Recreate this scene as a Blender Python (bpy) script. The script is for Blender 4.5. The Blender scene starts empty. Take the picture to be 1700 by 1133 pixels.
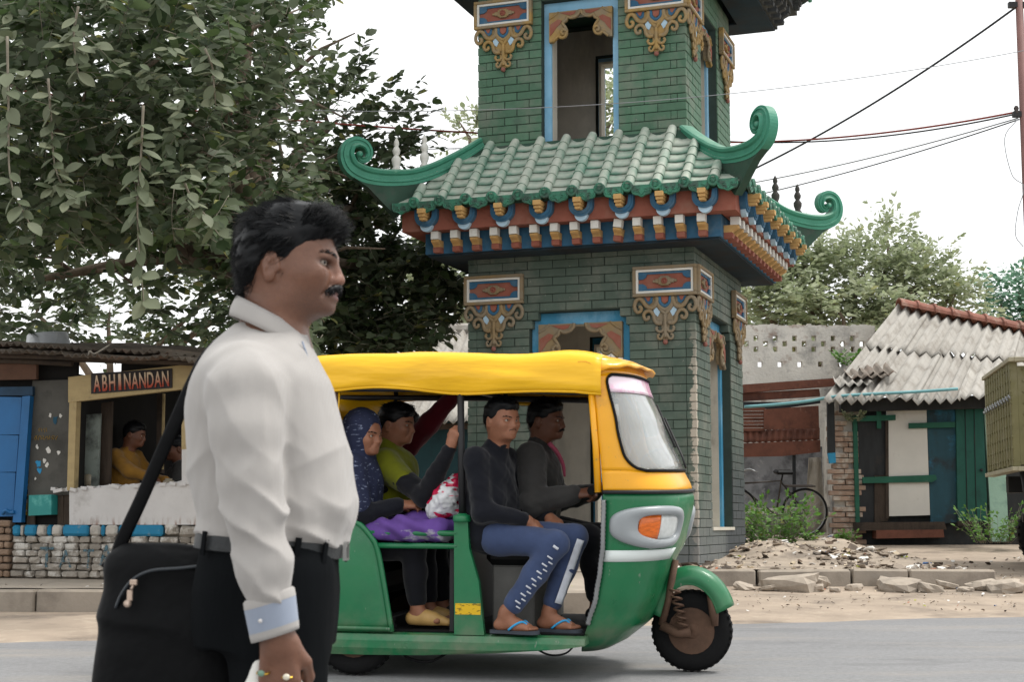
import bpy, math, random
import numpy as np
from mathutils import Vector, Matrix, noise

SC = bpy.context.scene
COL = SC.collection
R = math.radians
PI = math.pi

# ------------------------------------------------------------------ camera
FPX, PITCH, CAMZ = 2530.0, R(6.85), 0.82
cam_d = bpy.data.cameras.new('camera')
cam = bpy.data.objects.new('camera', cam_d)
COL.objects.link(cam)
cam.location = (0, 0, CAMZ)
cam.rotation_euler = (PI / 2 + PITCH, 0, 0)
cam_d.sensor_width = 36.0
cam_d.lens = 36.0 * FPX / 1700.0
cam_d.clip_start = 0.05
cam_d.clip_end = 2000.0
cam_d.dof.use_dof = True
cam_d.dof.focus_distance = 12.5
cam_d.dof.aperture_fstop = 11.0
SC.camera = cam

# ------------------------------------------------------------------ sky (bright overcast)
SUN_EL, SUN_AZ = 62.0, 82.0      # azimuth measured clockwise from +Y (away from the camera)
world = bpy.data.worlds.new('World')
SC.world = world
world.use_nodes = True
wn = world.node_tree
wn.nodes.clear()
sky = wn.nodes.new('ShaderNodeTexSky')
sky.sky_type = 'NISHITA'
sky.sun_disc = False
sky.sun_elevation = R(SUN_EL)
sky.sun_rotation = R(SUN_AZ)
sky.air_density = 1.0
sky.dust_density = 6.0
hsv = wn.nodes.new('ShaderNodeHueSaturation')
hsv.inputs['Saturation'].default_value = 0.12
wmix = wn.nodes.new('ShaderNodeMix')
wmix.data_type = 'RGBA'
wmix.inputs[0].default_value = 0.82            # cloud layer over the blue
wmix.inputs[7].default_value = (10.6, 10.75, 10.8, 1)
wbg = wn.nodes.new('ShaderNodeBackground')
wbg.inputs['Strength'].default_value = 0.085
wout = wn.nodes.new('ShaderNodeOutputWorld')
wn.links.new(sky.outputs[0], hsv.inputs['Color'])
wn.links.new(hsv.outputs[0], wmix.inputs[6])
wn.links.new(wmix.outputs[2], wbg.inputs['Color'])
wn.links.new(wbg.outputs[0], wout.inputs['Surface'])

# ------------------------------------------------------------------ sun behind thin cloud
sun_d = bpy.data.lights.new('sun', 'SUN')
sun_d.energy = 1.5
sun_d.angle = R(16)
sun_d.color = (1.0, 0.96, 0.90)
sun = bpy.data.objects.new('sun', sun_d)
COL.objects.link(sun)
_sd = Vector((math.sin(R(SUN_AZ)) * math.cos(R(SUN_EL)), math.cos(R(SUN_AZ)) * math.cos(R(SUN_EL)), math.sin(R(SUN_EL))))
sun.rotation_euler = (-_sd).to_track_quat('-Z', 'Y').to_euler()
sun.location = _sd * 40

# ------------------------------------------------------------------ exposure / engine
SC.view_settings.view_transform = 'Standard'
SC.view_settings.look = 'None'
SC.view_settings.exposure = 0.78
SC.view_settings.gamma = 1.0
SC.view_settings.use_curve_mapping = False
SC.render.engine = 'CYCLES'
SC.cycles.use_denoising = True
SC.cycles.max_bounces = 6
SC.cycles.diffuse_bounces = 3
SC.cycles.glossy_bounces = 3
SC.cycles.transmission_bounces = 4
SC.cycles.transparent_max_bounces = 6
SC.cycles.caustics_reflective = False
SC.cycles.caustics_refractive = False
# ================================================================== tools
rng = random.Random(7)


def at(x, y, Y):
    """World point seen at photograph pixel (x, y) at the real depth Y (metres from the camera)."""
    u, v = (x - 850.0) / FPX, (566.5 - y) / FPX
    dy, dz = math.cos(PITCH) - v * math.sin(PITCH), math.sin(PITCH) + v * math.cos(PITCH)
    return Vector((u * Y / dy, Y, CAMZ + dz * Y / dy))


def ground_z(Y):
    return 0.036 * (min(Y, 15.0) - 8.7) if Y < 15 else 0.2268 + min(Y - 15.0, 7.0) * 0.045


# ---------------------------------------------------------------- materials
def _n(nt, t, **kw):
    n = nt.nodes.new(t)
    for k, v in kw.items():
        setattr(n, k, v)
    return n


def srgb(h):
    h = h.lstrip('#')
    c = [int(h[i:i + 2], 16) / 255 for i in (0, 2, 4)]
    return tuple(x / 12.92 if x <= .04045 else ((x + .055) / 1.055) ** 2.4 for x in c)


class Mat:
    """small helper around a Principled material whose colour is built up in layers"""

    def __init__(s, name, col, rough=0.8, metal=0.0, coord='Object', spec=0.4):
        s.m = bpy.data.materials.new(name)
        s.m.use_nodes = True
        s.nt = s.m.node_tree
        s.b = s.nt.nodes['Principled BSDF']
        s.b.inputs['Roughness'].default_value = rough
        s.b.inputs['Metallic'].default_value = metal
        s.b.inputs['Specular IOR Level'].default_value = spec
        s.m.diffuse_color = (*col, 1)
        if coord == 'World':
            g = _n(s.nt, 'ShaderNodeNewGeometry')
            s.co = g.outputs['Position']
        else:
            tc = _n(s.nt, 'ShaderNodeTexCoord')
            s.co = tc.outputs[coord]
        rgb = _n(s.nt, 'ShaderNodeRGB')
        rgb.outputs[0].default_value = (*col, 1)
        s.c = rgb.outputs[0]
        s.bumpn = None
        s.link()

    def link(s):
        s.nt.links.new(s.c, s.b.inputs['Base Color'])

    def L(s, a, b):
        s.nt.links.new(a, b)

    def noise(s, scale, detail=4, rough=.6, stretch=None, dist=0.0, off=(0, 0, 0)):
        n = _n(s.nt, 'ShaderNodeTexNoise')
        n.inputs['Scale'].default_value = scale
        n.inputs['Detail'].default_value = detail
        n.inputs['Roughness'].default_value = rough
        n.inputs['Distortion'].default_value = dist
        co = s.co
        if stretch or any(off):
            mp = _n(s.nt, 'ShaderNodeMapping')
            if stretch:
                mp.inputs['Scale'].default_value = stretch
            mp.inputs['Location'].default_value = off
            s.L(co, mp.inputs[0])
            co = mp.outputs[0]
        s.L(co, n.inputs['Vector'])
        return n.outputs['Fac']

    def ramp(s, fac, lo, hi, a=0.0, b=1.0):
        r = _n(s.nt, 'ShaderNodeMapRange')
        r.inputs[1].default_value = lo
        r.inputs[2].default_value = hi
        r.inputs[3].default_value = a
        r.inputs[4].default_value = b
        s.L(fac, r.inputs[0])
        return r.outputs[0]

    def math(s, op, a, b=None):
        m = _n(s.nt, 'ShaderNodeMath', operation=op)
        for i, v in enumerate((a, b)):
            if v is None:
                continue
            if isinstance(v, (int, float)):
                m.inputs[i].default_value = v
            else:
                s.L(v, m.inputs[i])
        return m.outputs[0]

    def mix(s, col, fac, mode='MIX'):
        mx = _n(s.nt, 'ShaderNodeMix', data_type='RGBA', blend_type=mode)
        if isinstance(fac, (int, float)):
            mx.inputs[0].default_value = fac
        else:
            s.L(fac, mx.inputs[0])
        s.L(s.c, mx.inputs[6])
        if isinstance(col, tuple):
            mx.inputs[7].default_value = (*col[:3], 1)
        else:
            s.L(col, mx.inputs[7])
        s.c = mx.outputs[2]
        s.link()
        return s

    def scale_by(s, fac):
        """multiply the colour by a scalar socket"""
        mx = _n(s.nt, 'ShaderNodeMix', data_type='RGBA', blend_type='MULTIPLY')
        mx.inputs[0].default_value = 1
        cmb = _n(s.nt, 'ShaderNodeCombineColor')
        for i in range(3):
            s.L(fac, cmb.inputs[i])
        s.L(s.c, mx.inputs[6])
        s.L(cmb.outputs[0], mx.inputs[7])
        s.c = mx.outputs[2]
        s.link()
        return s

    def vary(s, amt=.2, scale=5, detail=5, stretch=None):
        return s.scale_by(s.ramp(s.noise(scale, detail, stretch=stretch), .25, .75, 1 - amt, 1 + amt))

    def stain(s, col, scale=3, lo=.5, hi=.62, amt=1.0, detail=6, stretch=None, off=(0, 0, 0)):
        return s.mix(col, s.ramp(s.noise(scale, detail, .65, stretch=stretch, off=off), lo, hi, 0, amt))

    def per_object(s, amt=.2):
        o = _n(s.nt, 'ShaderNodeObjectInfo')
        return s.scale_by(s.ramp(o.outputs['Random'], 0, 1, 1 - amt, 1 + amt))

    def per_island(s, amt=.25):
        g = _n(s.nt, 'ShaderNodeNewGeometry')
        return s.scale_by(s.ramp(g.outputs['Random Per Island'], 0, 1, 1 - amt, 1 + amt))

    def up_dust(s, col, amt=.6, lo=.2, hi=.95, scale=6):
        """dust that has settled on faces that look up"""
        g = _n(s.nt, 'ShaderNodeNewGeometry')
        sx = _n(s.nt, 'ShaderNodeSeparateXYZ')
        s.L(g.outputs['Normal'], sx.inputs[0])
        up = s.ramp(sx.outputs[2], lo, hi, 0, 1)
        f = s.math('MULTIPLY', up, s.ramp(s.noise(scale, 5), .3, .65, .25 * amt, amt))
        return s.mix(col, f)

    def bump(s, scale=60, strength=.3, dist=.01, detail=4, stretch=None):
        bn = _n(s.nt, 'ShaderNodeBump')
        bn.inputs['Strength'].default_value = strength
        bn.inputs['Distance'].default_value = dist
        s.L(s.noise(scale, detail, stretch=stretch), bn.inputs['Height'])
        if s.bumpn:
            s.L(s.bumpn, bn.inputs['Normal'])
        s.bumpn = bn.outputs[0]
        s.L(s.bumpn, s.b.inputs['Normal'])
        return s


def simple(name, col, rough=.8, var=.15, scale=6, bump=0.0, bscale=80, metal=0.0, coord='Object', stain=None, spec=.4):
    m = Mat(name, col, rough, metal, coord, spec)
    if var:
        m.vary(var, scale)
    if stain:
        m.stain(*stain)
    if bump:
        m.bump(bscale, bump)
    return m.m


# ---------------------------------------------------------------- mesh builder
class MB:
    def __init__(s):
        s.v, s.f, s.mi, s.sm = [], [], [], []

    def add(s, verts, faces, mi=0, smooth=False):
        o = len(s.v)
        s.v.extend(tuple(p) for p in verts)
        for f in faces:
            s.f.append(tuple(i + o for i in f))
            s.mi.append(mi)
            s.sm.append(smooth)
        return s

    def box(s, c, d, mi=0, rot=None, taper=None, bev=0.0):
        """box centred at c with full sizes d; bev chamfers the vertical (local z) rim of every face"""
        hx, hy, hz = d[0] / 2, d[1] / 2, d[2] / 2
        if bev > 0:
            b = min(bev, hx * .9, hy * .9, hz * .9)
            pts, fs = [], []
            vid = {}

            def V(x, y, z):
                k = (round(x, 6), round(y, 6), round(z, 6))
                if k not in vid:
                    vid[k] = len(pts)
                    pts.append((x, y, z))
                return vid[k]
            for sx in (-1, 1):
                fs.append([V(sx * hx, y, z) for y, z in ((-hy + b, -hz + b), (hy - b, -hz + b), (hy - b, hz - b), (-hy + b, hz - b))][::sx])
            for sy in (-1, 1):
                fs.append([V(x, sy * hy, z) for x, z in ((-hx + b, -hz + b), (hx - b, -hz + b), (hx - b, hz - b), (-hx + b, hz - b))][::-sy])
            for sz in (-1, 1):
                fs.append([V(x, y, sz * hz) for x, y in ((-hx + b, -hy + b), (hx - b, -hy + b), (hx - b, hy - b), (-hx + b, hy - b))][::sz])
            for sx in (-1, 1):
                for sy in (-1, 1):
                    q = [V(sx * hx, sy * (hy - b), -hz + b), V(sx * (hx - b), sy * hy, -hz + b), V(sx * (hx - b), sy * hy, hz - b), V(sx * hx, sy * (hy - b), hz - b)]
                    fs.append(q[::sx * sy])
                for sz in (-1, 1):
                    q = [V(sx * hx, -hy + b, sz * (hz - b)), V(sx * (hx - b), -hy + b, sz * hz), V(sx * (hx - b), hy - b, sz * hz), V(sx * hx, hy - b, sz * (hz - b))]
                    fs.append(q[::-sx * sz])
            for sy in (-1, 1):
                for sz in (-1, 1):
                    q = [V(-hx + b, sy * hy, sz * (hz - b)), V(-hx + b, sy * (hy - b), sz * hz), V(hx - b, sy * (hy - b), sz * hz), V(hx - b, sy * hy, sz * (hz - b))]
                    fs.append(q[::sy * sz])
            for sx in (-1, 1):
                for sy in (-1, 1):
                    for sz in (-1, 1):
                        q = [V(sx * hx, sy * (hy - b), sz * (hz - b)), V(sx * (hx - b), sy * hy, sz * (hz - b)), V(sx * (hx - b), sy * (hy - b), sz * hz)]
                        fs.append(q[::sx * sy * sz])
        else:
            pts = [(x, y, z) for z in (-hz, hz) for y in (-hy, hy) for x in (-hx, hx)]
            fs = [(0, 2, 3, 1), (4, 5, 7, 6), (0, 1, 5, 4), (2, 6, 7, 3), (0, 4, 6, 2), (1, 3, 7, 5)]
        if taper:
            pts = [(x * (1 + (taper - 1) * (z / hz * .5 + .5)), y * (1 + (taper - 1) * (z / hz * .5 + .5)), z) for x, y, z in pts]
        c = Vector(c)
        if rot is not None:
            pts = [c + rot @ Vector(p) for p in pts]
        else:
            pts = [c + Vector(p) for p in pts]
        return s.add(pts, fs, mi)

    def b2(s, x0, x1, y0, y1, z0, z1, mi=0, bev=0.0):
        return s.box(((x0 + x1) / 2, (y0 + y1) / 2, (z0 + z1) / 2), (abs(x1 - x0), abs(y1 - y0), abs(z1 - z0)), mi, None, None, bev)

    def rings(s, rings, mi=0, closed=True, cap0=True, cap1=True, smooth=True):
        """join consecutive rings of equal length"""
        o = len(s.v)
        n = len(rings[0])
        for r in rings:
            s.v.extend(tuple(p) for p in r)
        m = n if closed else n - 1
        for i in range(len(rings) - 1):
            for j in range(m):
                a, b = o + i * n + j, o + i * n + (j + 1) % n
                s.f.append((a, b, b + n, a + n))
                s.mi.append(mi)
                s.sm.append(smooth)
        if cap0 and closed:
            s.f.append(tuple(o + j for j in range(n))[::-1])
            s.mi.append(mi); s.sm.append(False)
        if cap1 and closed:
            s.f.append(tuple(o + (len(rings) - 1) * n + j for j in range(n)))
            s.mi.append(mi); s.sm.append(False)
        return s

    def tube(s, pts, rad, n=8, mi=0, smooth=True, up=None, flat=1.0, cap=True):
        """tube along points, rad a number or a list; flat squashes the second axis"""
        pts = [Vector(p) for p in pts]
        if not isinstance(rad, (list, tuple)):
            rad = [rad] * len(pts)
        rings = []
        prev = None
        for i, p in enumerate(pts):
            t = (pts[min(i + 1, len(pts) - 1)] - pts[max(i - 1, 0)])
            if t.length < 1e-9:
                t = Vector((0, 0, 1))
            t.normalize()
            if prev is None:
                u = Vector(up) if up is not None else (Vector((0, 0, 1)) if abs(t.z) < .9 else Vector((1, 0, 0)))
            else:
                u = prev
            u = u - t * u.dot(t)
            if u.length < 1e-6:
                u = t.orthogonal()
            u.normalize()
            prev = u
            w = t.cross(u)
            rings.append([p + rad[i] * (math.cos(2 * PI * j / n) * w * 1.0 + math.sin(2 * PI * j / n) * u * flat) for j in range(n)])
        return s.rings(rings, mi, True, cap, cap, smooth)

    def lathe(s, prof, c=(0, 0, 0), n=16, axis='z', mi=0, smooth=True, a0=0.0, a1=2 * PI):
        full = abs(a1 - a0 - 2 * PI) < 1e-6
        m = n if full else n + 1
        rings = []
        c = Vector(c)
        for r, h in prof:
            ring = []
            for j in range(m):
                a = a0 + (a1 - a0) * j / n
                x, y = r * math.cos(a), r * math.sin(a)
                ring.append(c + (Vector((x, y, h)) if axis == 'z' else Vector((h, x, y)) if axis == 'x' else Vector((y, h, x))))
            rings.append(ring)
        return s.rings(rings, mi, full, full, full, smooth)

    def prism(s, poly, d0, d1, plane='xz', mi=0, smooth=False, mi_side=None):
        """polygon extruded between d0 and d1 along the axis that is not in plane"""
        def P(a, b, d):
            return {'xz': (a, d, b), 'yz': (d, a, b), 'xy': (a, b, d)}[plane]
        n = len(poly)
        o = len(s.v)
        s.v.extend(P(a, b, d0) for a, b in poly)
        s.v.extend(P(a, b, d1) for a, b in poly)
        s.f.append(tuple(o + i for i in range(n))); s.mi.append(mi); s.sm.append(False)
        s.f.append(tuple(o + n + i for i in range(n))[::-1]); s.mi.append(mi); s.sm.append(False)
        for i in range(n):
            j = (i + 1) % n
            s.f.append((o + j, o + i, o + n + i, o + n + j))
            s.mi.append(mi if mi_side is None else mi_side); s.sm.append(smooth)
        return s

    def grid(s, fn, nu, nv, mi=0, smooth=True):
        vs = [fn(i / nu, j / nv) for j in range(nv + 1) for i in range(nu + 1)]
        fs = [(j * (nu + 1) + i, j * (nu + 1) + i + 1, (j + 1) * (nu + 1) + i + 1, (j + 1) * (nu + 1) + i) for j in range(nv) for i in range(nu)]
        return s.add(vs, fs, mi, smooth)

    def sheet(s, fn, nu, nv, th, mi=0, smooth=True):
        """grid surface with thickness th (offset along its normal)"""
        P = [[Vector(fn(i / nu, j / nv)) for i in range(nu + 1)] for j in range(nv + 1)]
        Q = []
        for j in range(nv + 1):
            row = []
            for i in range(nu + 1):
                du = P[j][min(i + 1, nu)] - P[j][max(i - 1, 0)]
                dv = P[min(j + 1, nv)][i] - P[max(j - 1, 0)][i]
                nn = du.cross(dv)
                if nn.length > 1e-12:
                    nn.normalize()
                row.append(P[j][i] - nn * th)
            Q.append(row)
        w = nu + 1
        vs = [p for r in P for p in r] + [p for r in Q for p in r]
        K = w * (nv + 1)
        fs = []
        for j in range(nv):
            for i in range(nu):
                a = j * w + i
                fs.append((a, a + 1, a + w + 1, a + w))
                fs.append((K + a + w, K + a + w + 1, K + a + 1, K + a))
        for i in range(nu):
            fs.append((i + 1, i, K + i, K + i + 1))
            a = nv * w + i
            fs.append((a, a + 1, K + a + 1, K + a))
        for j in range(nv):
            a = j * w
            fs.append((a, a + w, K + a + w, K + a))
            a = j * w + nu
            fs.append((a + w, a, K + a, K + a + w))
        return s.add(vs, fs, mi, smooth)

    def sphere(s, c, r, n=12, m=8, mi=0, rot=None):
        """ellipsoid"""
        if not isinstance(r, (tuple, list)):
            r = (r, r, r)
        c = Vector(c)
        vs = [Vector((0, 0, r[2]))]
        for j in range(1, m):
            t = PI * j / m
            for i in range(n):
                a = 2 * PI * i / n
                vs.append(Vector((r[0] * math.sin(t) * math.cos(a), r[1] * math.sin(t) * math.sin(a), r[2] * math.cos(t))))
        vs.append(Vector((0, 0, -r[2])))
        fs = [(0, 1 + i, 1 + (i + 1) % n) for i in range(n)]
        for j in range(m - 2):
            for i in range(n):
                a, b = 1 + j * n + i, 1 + j * n + (i + 1) % n
                fs.append((a, a + n, b + n, b))
        k = len(vs) - 1
        fs += [(k, k - n + (i + 1) % n, k - n + i) for i in range(n)]
        if rot is not None:
            vs = [rot @ p for p in vs]
        return s.add([c + p for p in vs], fs, mi, True)

    def xform(s, M, start=0):
        for i in range(start, len(s.v)):
            s.v[i] = tuple(M @ Vector(s.v[i]))
        return s

    def mesh(s, name):
        me = bpy.data.meshes.new(name)
        me.from_pydata(s.v, [], s.f)
        me.polygons.foreach_set('material_index', s.mi)
        me.polygons.foreach_set('use_smooth', s.sm)
        me.update()
        return me

    def build(s, name, mats, parent=None, **kw):
        return link_mesh(s.mesh(name), name, mats, parent, **kw)


def link_mesh(me, name, mats, parent=None, loc=None, rot=None, label=None, cat=None, group=None, kind=None):
    if mats is not None and not me.materials:
        for m in (mats if isinstance(mats, (list, tuple)) else [mats]):
            me.materials.append(m)
    o = bpy.data.objects.new(name, me)
    COL.objects.link(o)
    if parent is not None:
        o.parent = parent
    if loc is not None:
        o.location = loc
    if rot is not None:
        o.rotation_euler = rot
    tag(o, label, cat, group, kind)
    return o


def tag(o, label=None, cat=None, group=None, kind=None):
    for k, v in (('label', label), ('category', cat), ('group', group), ('kind', kind)):
        if v:
            o[k] = v
    return o


def empty(name, loc=(0, 0, 0), rz=0.0, label=None, cat=None, group=None, kind=None, parent=None):
    o = bpy.data.objects.new(name, None)
    COL.objects.link(o)
    o.empty_display_size = .1
    o.location = loc
    o.rotation_euler = (0, 0, rz)
    if parent is not None:
        o.parent = parent
    return tag(o, label, cat, group, kind)


def catmull(pts, sub=6):
    """smooth curve through points (any dimension)"""
    P = [np.array(p, float) for p in pts]
    P = [2 * P[0] - P[1]] + P + [2 * P[-1] - P[-2]]
    out = []
    for i in range(1, len(P) - 2):
        for k in range(sub):
            t = k / sub
            out.append(.5 * (2 * P[i] + (P[i + 1] - P[i - 1]) * t + (2 * P[i - 1] - 5 * P[i] + 4 * P[i + 1] - P[i + 2]) * t * t
                             + (-P[i - 1] + 3 * P[i] - 3 * P[i + 1] + P[i + 2]) * t ** 3))
    out.append(P[-2])
    return [tuple(p) for p in out]


def fbm(x, y, z=0.0, oct=4):
    v, a, t = 0.0, 1.0, 0.0
    for _ in range(oct):
        v += a * noise.noise(Vector((x, y, z)))
        t += a
        a *= .5
        x, y, z = x * 2.03 + 5.1, y * 2.03 + 1.7, z * 2.03 + 9.2
    return v / t
# ================================================================== organic shapes: implicit volumes meshed with surface nets
class Field:
    def __init__(s, lo, hi, h):
        s.lo = np.array(lo, np.float32)
        s.h = h
        s.n = (np.ceil((np.array(hi) - np.array(lo)) / h).astype(int) + 1)
        s.F = np.full(tuple(s.n), 10.0, np.float32)

    def _slice(s, lo, hi):
        a = np.maximum(0, np.floor((np.array(lo) - s.lo) / s.h).astype(int))
        b = np.minimum(s.n, np.ceil((np.array(hi) - s.lo) / s.h).astype(int) + 1)
        if np.any(b <= a):
            return None
        sl = tuple(slice(i, j) for i, j in zip(a, b))
        ax = [s.lo[k] + s.h * np.arange(a[k], b[k], dtype=np.float32) for k in range(3)]
        return sl, np.meshgrid(*ax, indexing='ij', sparse=True)

    def put(s, fn, lo, hi, k=.01, op='add'):
        m = k + 4 * s.h
        r = s._slice(np.array(lo) - m, np.array(hi) + m)
        if r is None:
            return
        sl, (X, Y, Z) = r
        d = fn(X, Y, Z)
        d = np.broadcast_to(d, s.F[sl].shape).astype(np.float32)
        F = s.F[sl]
        if op == 'add':
            hh = np.maximum(k - np.abs(F - d), 0) / k
            s.F[sl] = np.minimum(F, d) - hh * hh * k * .25
        elif op == 'sub':
            d = -d
            hh = np.maximum(k - np.abs(F - d), 0) / k
            s.F[sl] = np.maximum(F, d) + hh * hh * k * .25
        else:                                   # keep only what is inside fn
            hh = np.maximum(k - np.abs(F - d), 0) / k
            s.F[sl] = np.maximum(F, d) + hh * hh * k * .25

    def cone(s, a, b, ra, rb, k=.012, op='add'):
        a, b = np.array(a, np.float32), np.array(b, np.float32)
        ab = b - a
        L2 = float(ab @ ab) + 1e-9

        def fn(X, Y, Z):
            t = np.clip(((X - a[0]) * ab[0] + (Y - a[1]) * ab[1] + (Z - a[2]) * ab[2]) / L2, 0, 1)
            return np.sqrt((X - a[0] - ab[0] * t) ** 2 + (Y - a[1] - ab[1] * t) ** 2 + (Z - a[2] - ab[2] * t) ** 2) - (ra + (rb - ra) * t)
        r = max(ra, rb)
        s.put(fn, np.minimum(a, b) - r, np.maximum(a, b) + r, k, op)

    def chain(s, pts, rad, k=.012):
        for i in range(len(pts) - 1):
            s.cone(pts[i], pts[i + 1], rad[i], rad[i + 1], k)

    def ell(s, c, r, k=.012, op='add', rot=None):
        c = np.array(c, np.float32)
        r = np.array(r, np.float32)
        Rm = np.array(rot if rot is not None else np.eye(3), np.float32)

        def fn(X, Y, Z):
            x, y, z = X - c[0], Y - c[1], Z - c[2]
            u = (Rm[0, 0] * x + Rm[1, 0] * y + Rm[2, 0] * z) / r[0]
            v = (Rm[0, 1] * x + Rm[1, 1] * y + Rm[2, 1] * z) / r[1]
            w = (Rm[0, 2] * x + Rm[1, 2] * y + Rm[2, 2] * z) / r[2]
            q = np.sqrt(u * u + v * v + w * w)
            return (q - 1) * float(r.min())
        R_ = float(r.max())
        s.put(fn, c - R_, c + R_, k, op)

    def slices(s, M, zs, xf, xb, hw, n=2.4, k=.012, yc=None, op='add'):
        """stack of super-elliptic sections along local z of frame M (4x4): front x, back x, half-width at heights zs"""
        Mi = np.array(M.inverted(), np.float32)
        o = np.argsort(zs)
        zs, xf, xb, hw = (np.array(q, np.float32)[o] for q in (zs, xf, xb, hw))
        yc = np.zeros_like(zs) if yc is None else np.array(yc, np.float32)[o]
        # smooth tables
        zz = np.linspace(zs[0], zs[-1], 160)

        def sm(t):
            v = np.interp(zz, zs, t)
            kk = np.ones(9) / 9
            return np.convolve(np.pad(v, 4, 'edge'), kk, 'valid')
        txf, txb, thw, tyc = sm(xf), sm(xb), sm(hw), sm(yc)
        cor = [M @ Vector((x, y, z)) for z in (zs[0], zs[-1]) for x in (float(xb.min()), float(xf.max())) for y in (-float(hw.max()) + float(yc.min()), float(hw.max()) + float(yc.max()))]
        lo = np.min([tuple(c) for c in cor], 0)
        hi = np.max([tuple(c) for c in cor], 0)

        def fn(X, Y, Z):
            x = Mi[0, 0] * X + Mi[0, 1] * Y + Mi[0, 2] * Z + Mi[0, 3]
            y = Mi[1, 0] * X + Mi[1, 1] * Y + Mi[1, 2] * Z + Mi[1, 3]
            z = Mi[2, 0] * X + Mi[2, 1] * Y + Mi[2, 2] * Z + Mi[2, 3]
            f_, b_, w_, c_ = np.interp(z, zz, txf), np.interp(z, zz, txb), np.interp(z, zz, thw), np.interp(z, zz, tyc)
            cx, rx = (f_ + b_) / 2, np.maximum((f_ - b_) / 2, .004)
            q = (np.abs((x - cx) / rx) ** n + np.abs((y - c_) / np.maximum(w_, .004)) ** n) ** (1 / n)
            d = (q - 1) * np.minimum(rx, np.maximum(w_, .004))
            return np.maximum(d, np.maximum(zs[0] - z, z - zs[-1]))
        s.put(fn, lo, hi, k, op)

    def mesh(s):
        F = s.F
        ins = F < 0
        cnt = np.zeros(tuple(np.array(F.shape) - 1), np.int8)
        for i in (0, 1):
            for j in (0, 1):
                for k in (0, 1):
                    cnt += ins[i:F.shape[0] - 1 + i, j:F.shape[1] - 1 + j, k:F.shape[2] - 1 + k]
        act = (cnt > 0) & (cnt < 8)
        I, J, K = np.nonzero(act)
        if len(I) == 0:
            return np.zeros((0, 3)), np.zeros((0, 4), int)
        idx = np.full(act.shape, -1, np.int32)
        idx[I, J, K] = np.arange(len(I))
        P = np.zeros((len(I), 3), np.float64)
        C = np.zeros(len(I))
        for ax in range(3):
            for p in (0, 1):
                for q in (0, 1):
                    o0 = [0, 0, 0]
                    others = [a for a in range(3) if a != ax]
                    o0[others[0]], o0[others[1]] = p, q
                    o1 = list(o0)
                    o1[ax] = 1
                    a = F[I + o0[0], J + o0[1], K + o0[2]].astype(np.float64)
                    b = F[I + o1[0], J + o1[1], K + o1[2]].astype(np.float64)
                    m = (a < 0) != (b < 0)
                    t = np.where(m, a / np.where(m, a - b, 1), 0)
                    t = np.clip(t, 0, 1)
                    e = np.zeros((len(I), 3))
                    for d in range(3):
                        e[:, d] = o0[d]
                    e[:, ax] = t
                    P += e * m[:, None]
                    C += m
        P = P / C[:, None] + np.stack([I, J, K], 1)
        V = P * s.h + s.lo
        quads = []
        for ax in range(3):
            b, c = [a for a in range(3) if a != ax]
            sl0 = [slice(None)] * 3
            sl1 = [slice(None)] * 3
            sl0[ax] = slice(0, -1)
            sl1[ax] = slice(1, None)
            A, B = ins[tuple(sl0)], ins[tuple(sl1)]
            ch = A != B
            ii = np.array(np.nonzero(ch))
            ok = (ii[b] > 0) & (ii[c] > 0) & (ii[b] < F.shape[b] - 1) & (ii[c] < F.shape[c] - 1)
            ii = ii[:, ok]
            fl = A[tuple(ii)]
            q = []
            for (db, dc) in ((-1, -1), (0, -1), (0, 0), (-1, 0)):
                jj = ii.copy()
                jj[b] += db
                jj[c] += dc
                q.append(idx[tuple(jj)])
            q = np.stack(q, 1)
            if ax == 1:
                fl = ~fl
            q[~fl] = q[~fl][:, ::-1]
            quads.append(q)
        Q = np.concatenate(quads)
        Q = Q[(Q >= 0).all(1)]
        return V, Q


def relax(V, Q, it=1, w=.5):
    """light Laplacian smoothing of a quad mesh"""
    V = V.copy()
    E = np.concatenate([Q[:, [0, 1]], Q[:, [1, 2]], Q[:, [2, 3]], Q[:, [3, 0]]])
    deg = np.bincount(E.ravel(), minlength=len(V)).astype(float)
    for _ in range(it):
        A = np.zeros_like(V)
        for d in range(3):
            A[:, d] = np.bincount(E[:, 0], V[E[:, 1], d], len(V)) + np.bincount(E[:, 1], V[E[:, 0], d], len(V))
        V = V * (1 - w) + w * A / np.maximum(deg, 1)[:, None]
    return V


def vnormals(V, Q):
    n = np.cross(V[Q[:, 2]] - V[Q[:, 0]], V[Q[:, 3]] - V[Q[:, 1]])
    N = np.zeros_like(V)
    for k in range(4):
        for d in range(3):
            N[:, d] += np.bincount(Q[:, k], n[:, d], len(V))
    return N / np.maximum(np.linalg.norm(N, axis=1), 1e-9)[:, None]


def sines(P, seed, f0, oct=4, stretch=(1, 1, 1)):
    """cheap vectorised pseudo-noise in -1..1 from warped sines"""
    r = np.random.RandomState(seed)
    P = P * np.array(stretch)
    out = np.zeros(len(P))
    amp, tot, f = 1.0, 0.0, f0
    for o in range(oct):
        for _ in range(3):
            d = r.normal(size=3)
            d /= np.linalg.norm(d)
            ph = r.uniform(0, 6.28)
            w = r.normal(size=3)
            out += amp * np.sin(f * (P @ d) + ph + 1.2 * np.sin(.6 * f * (P @ w) + ph * 2))
            tot += amp * .75
        amp *= .55
        f *= 1.9
    return out / tot


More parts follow.
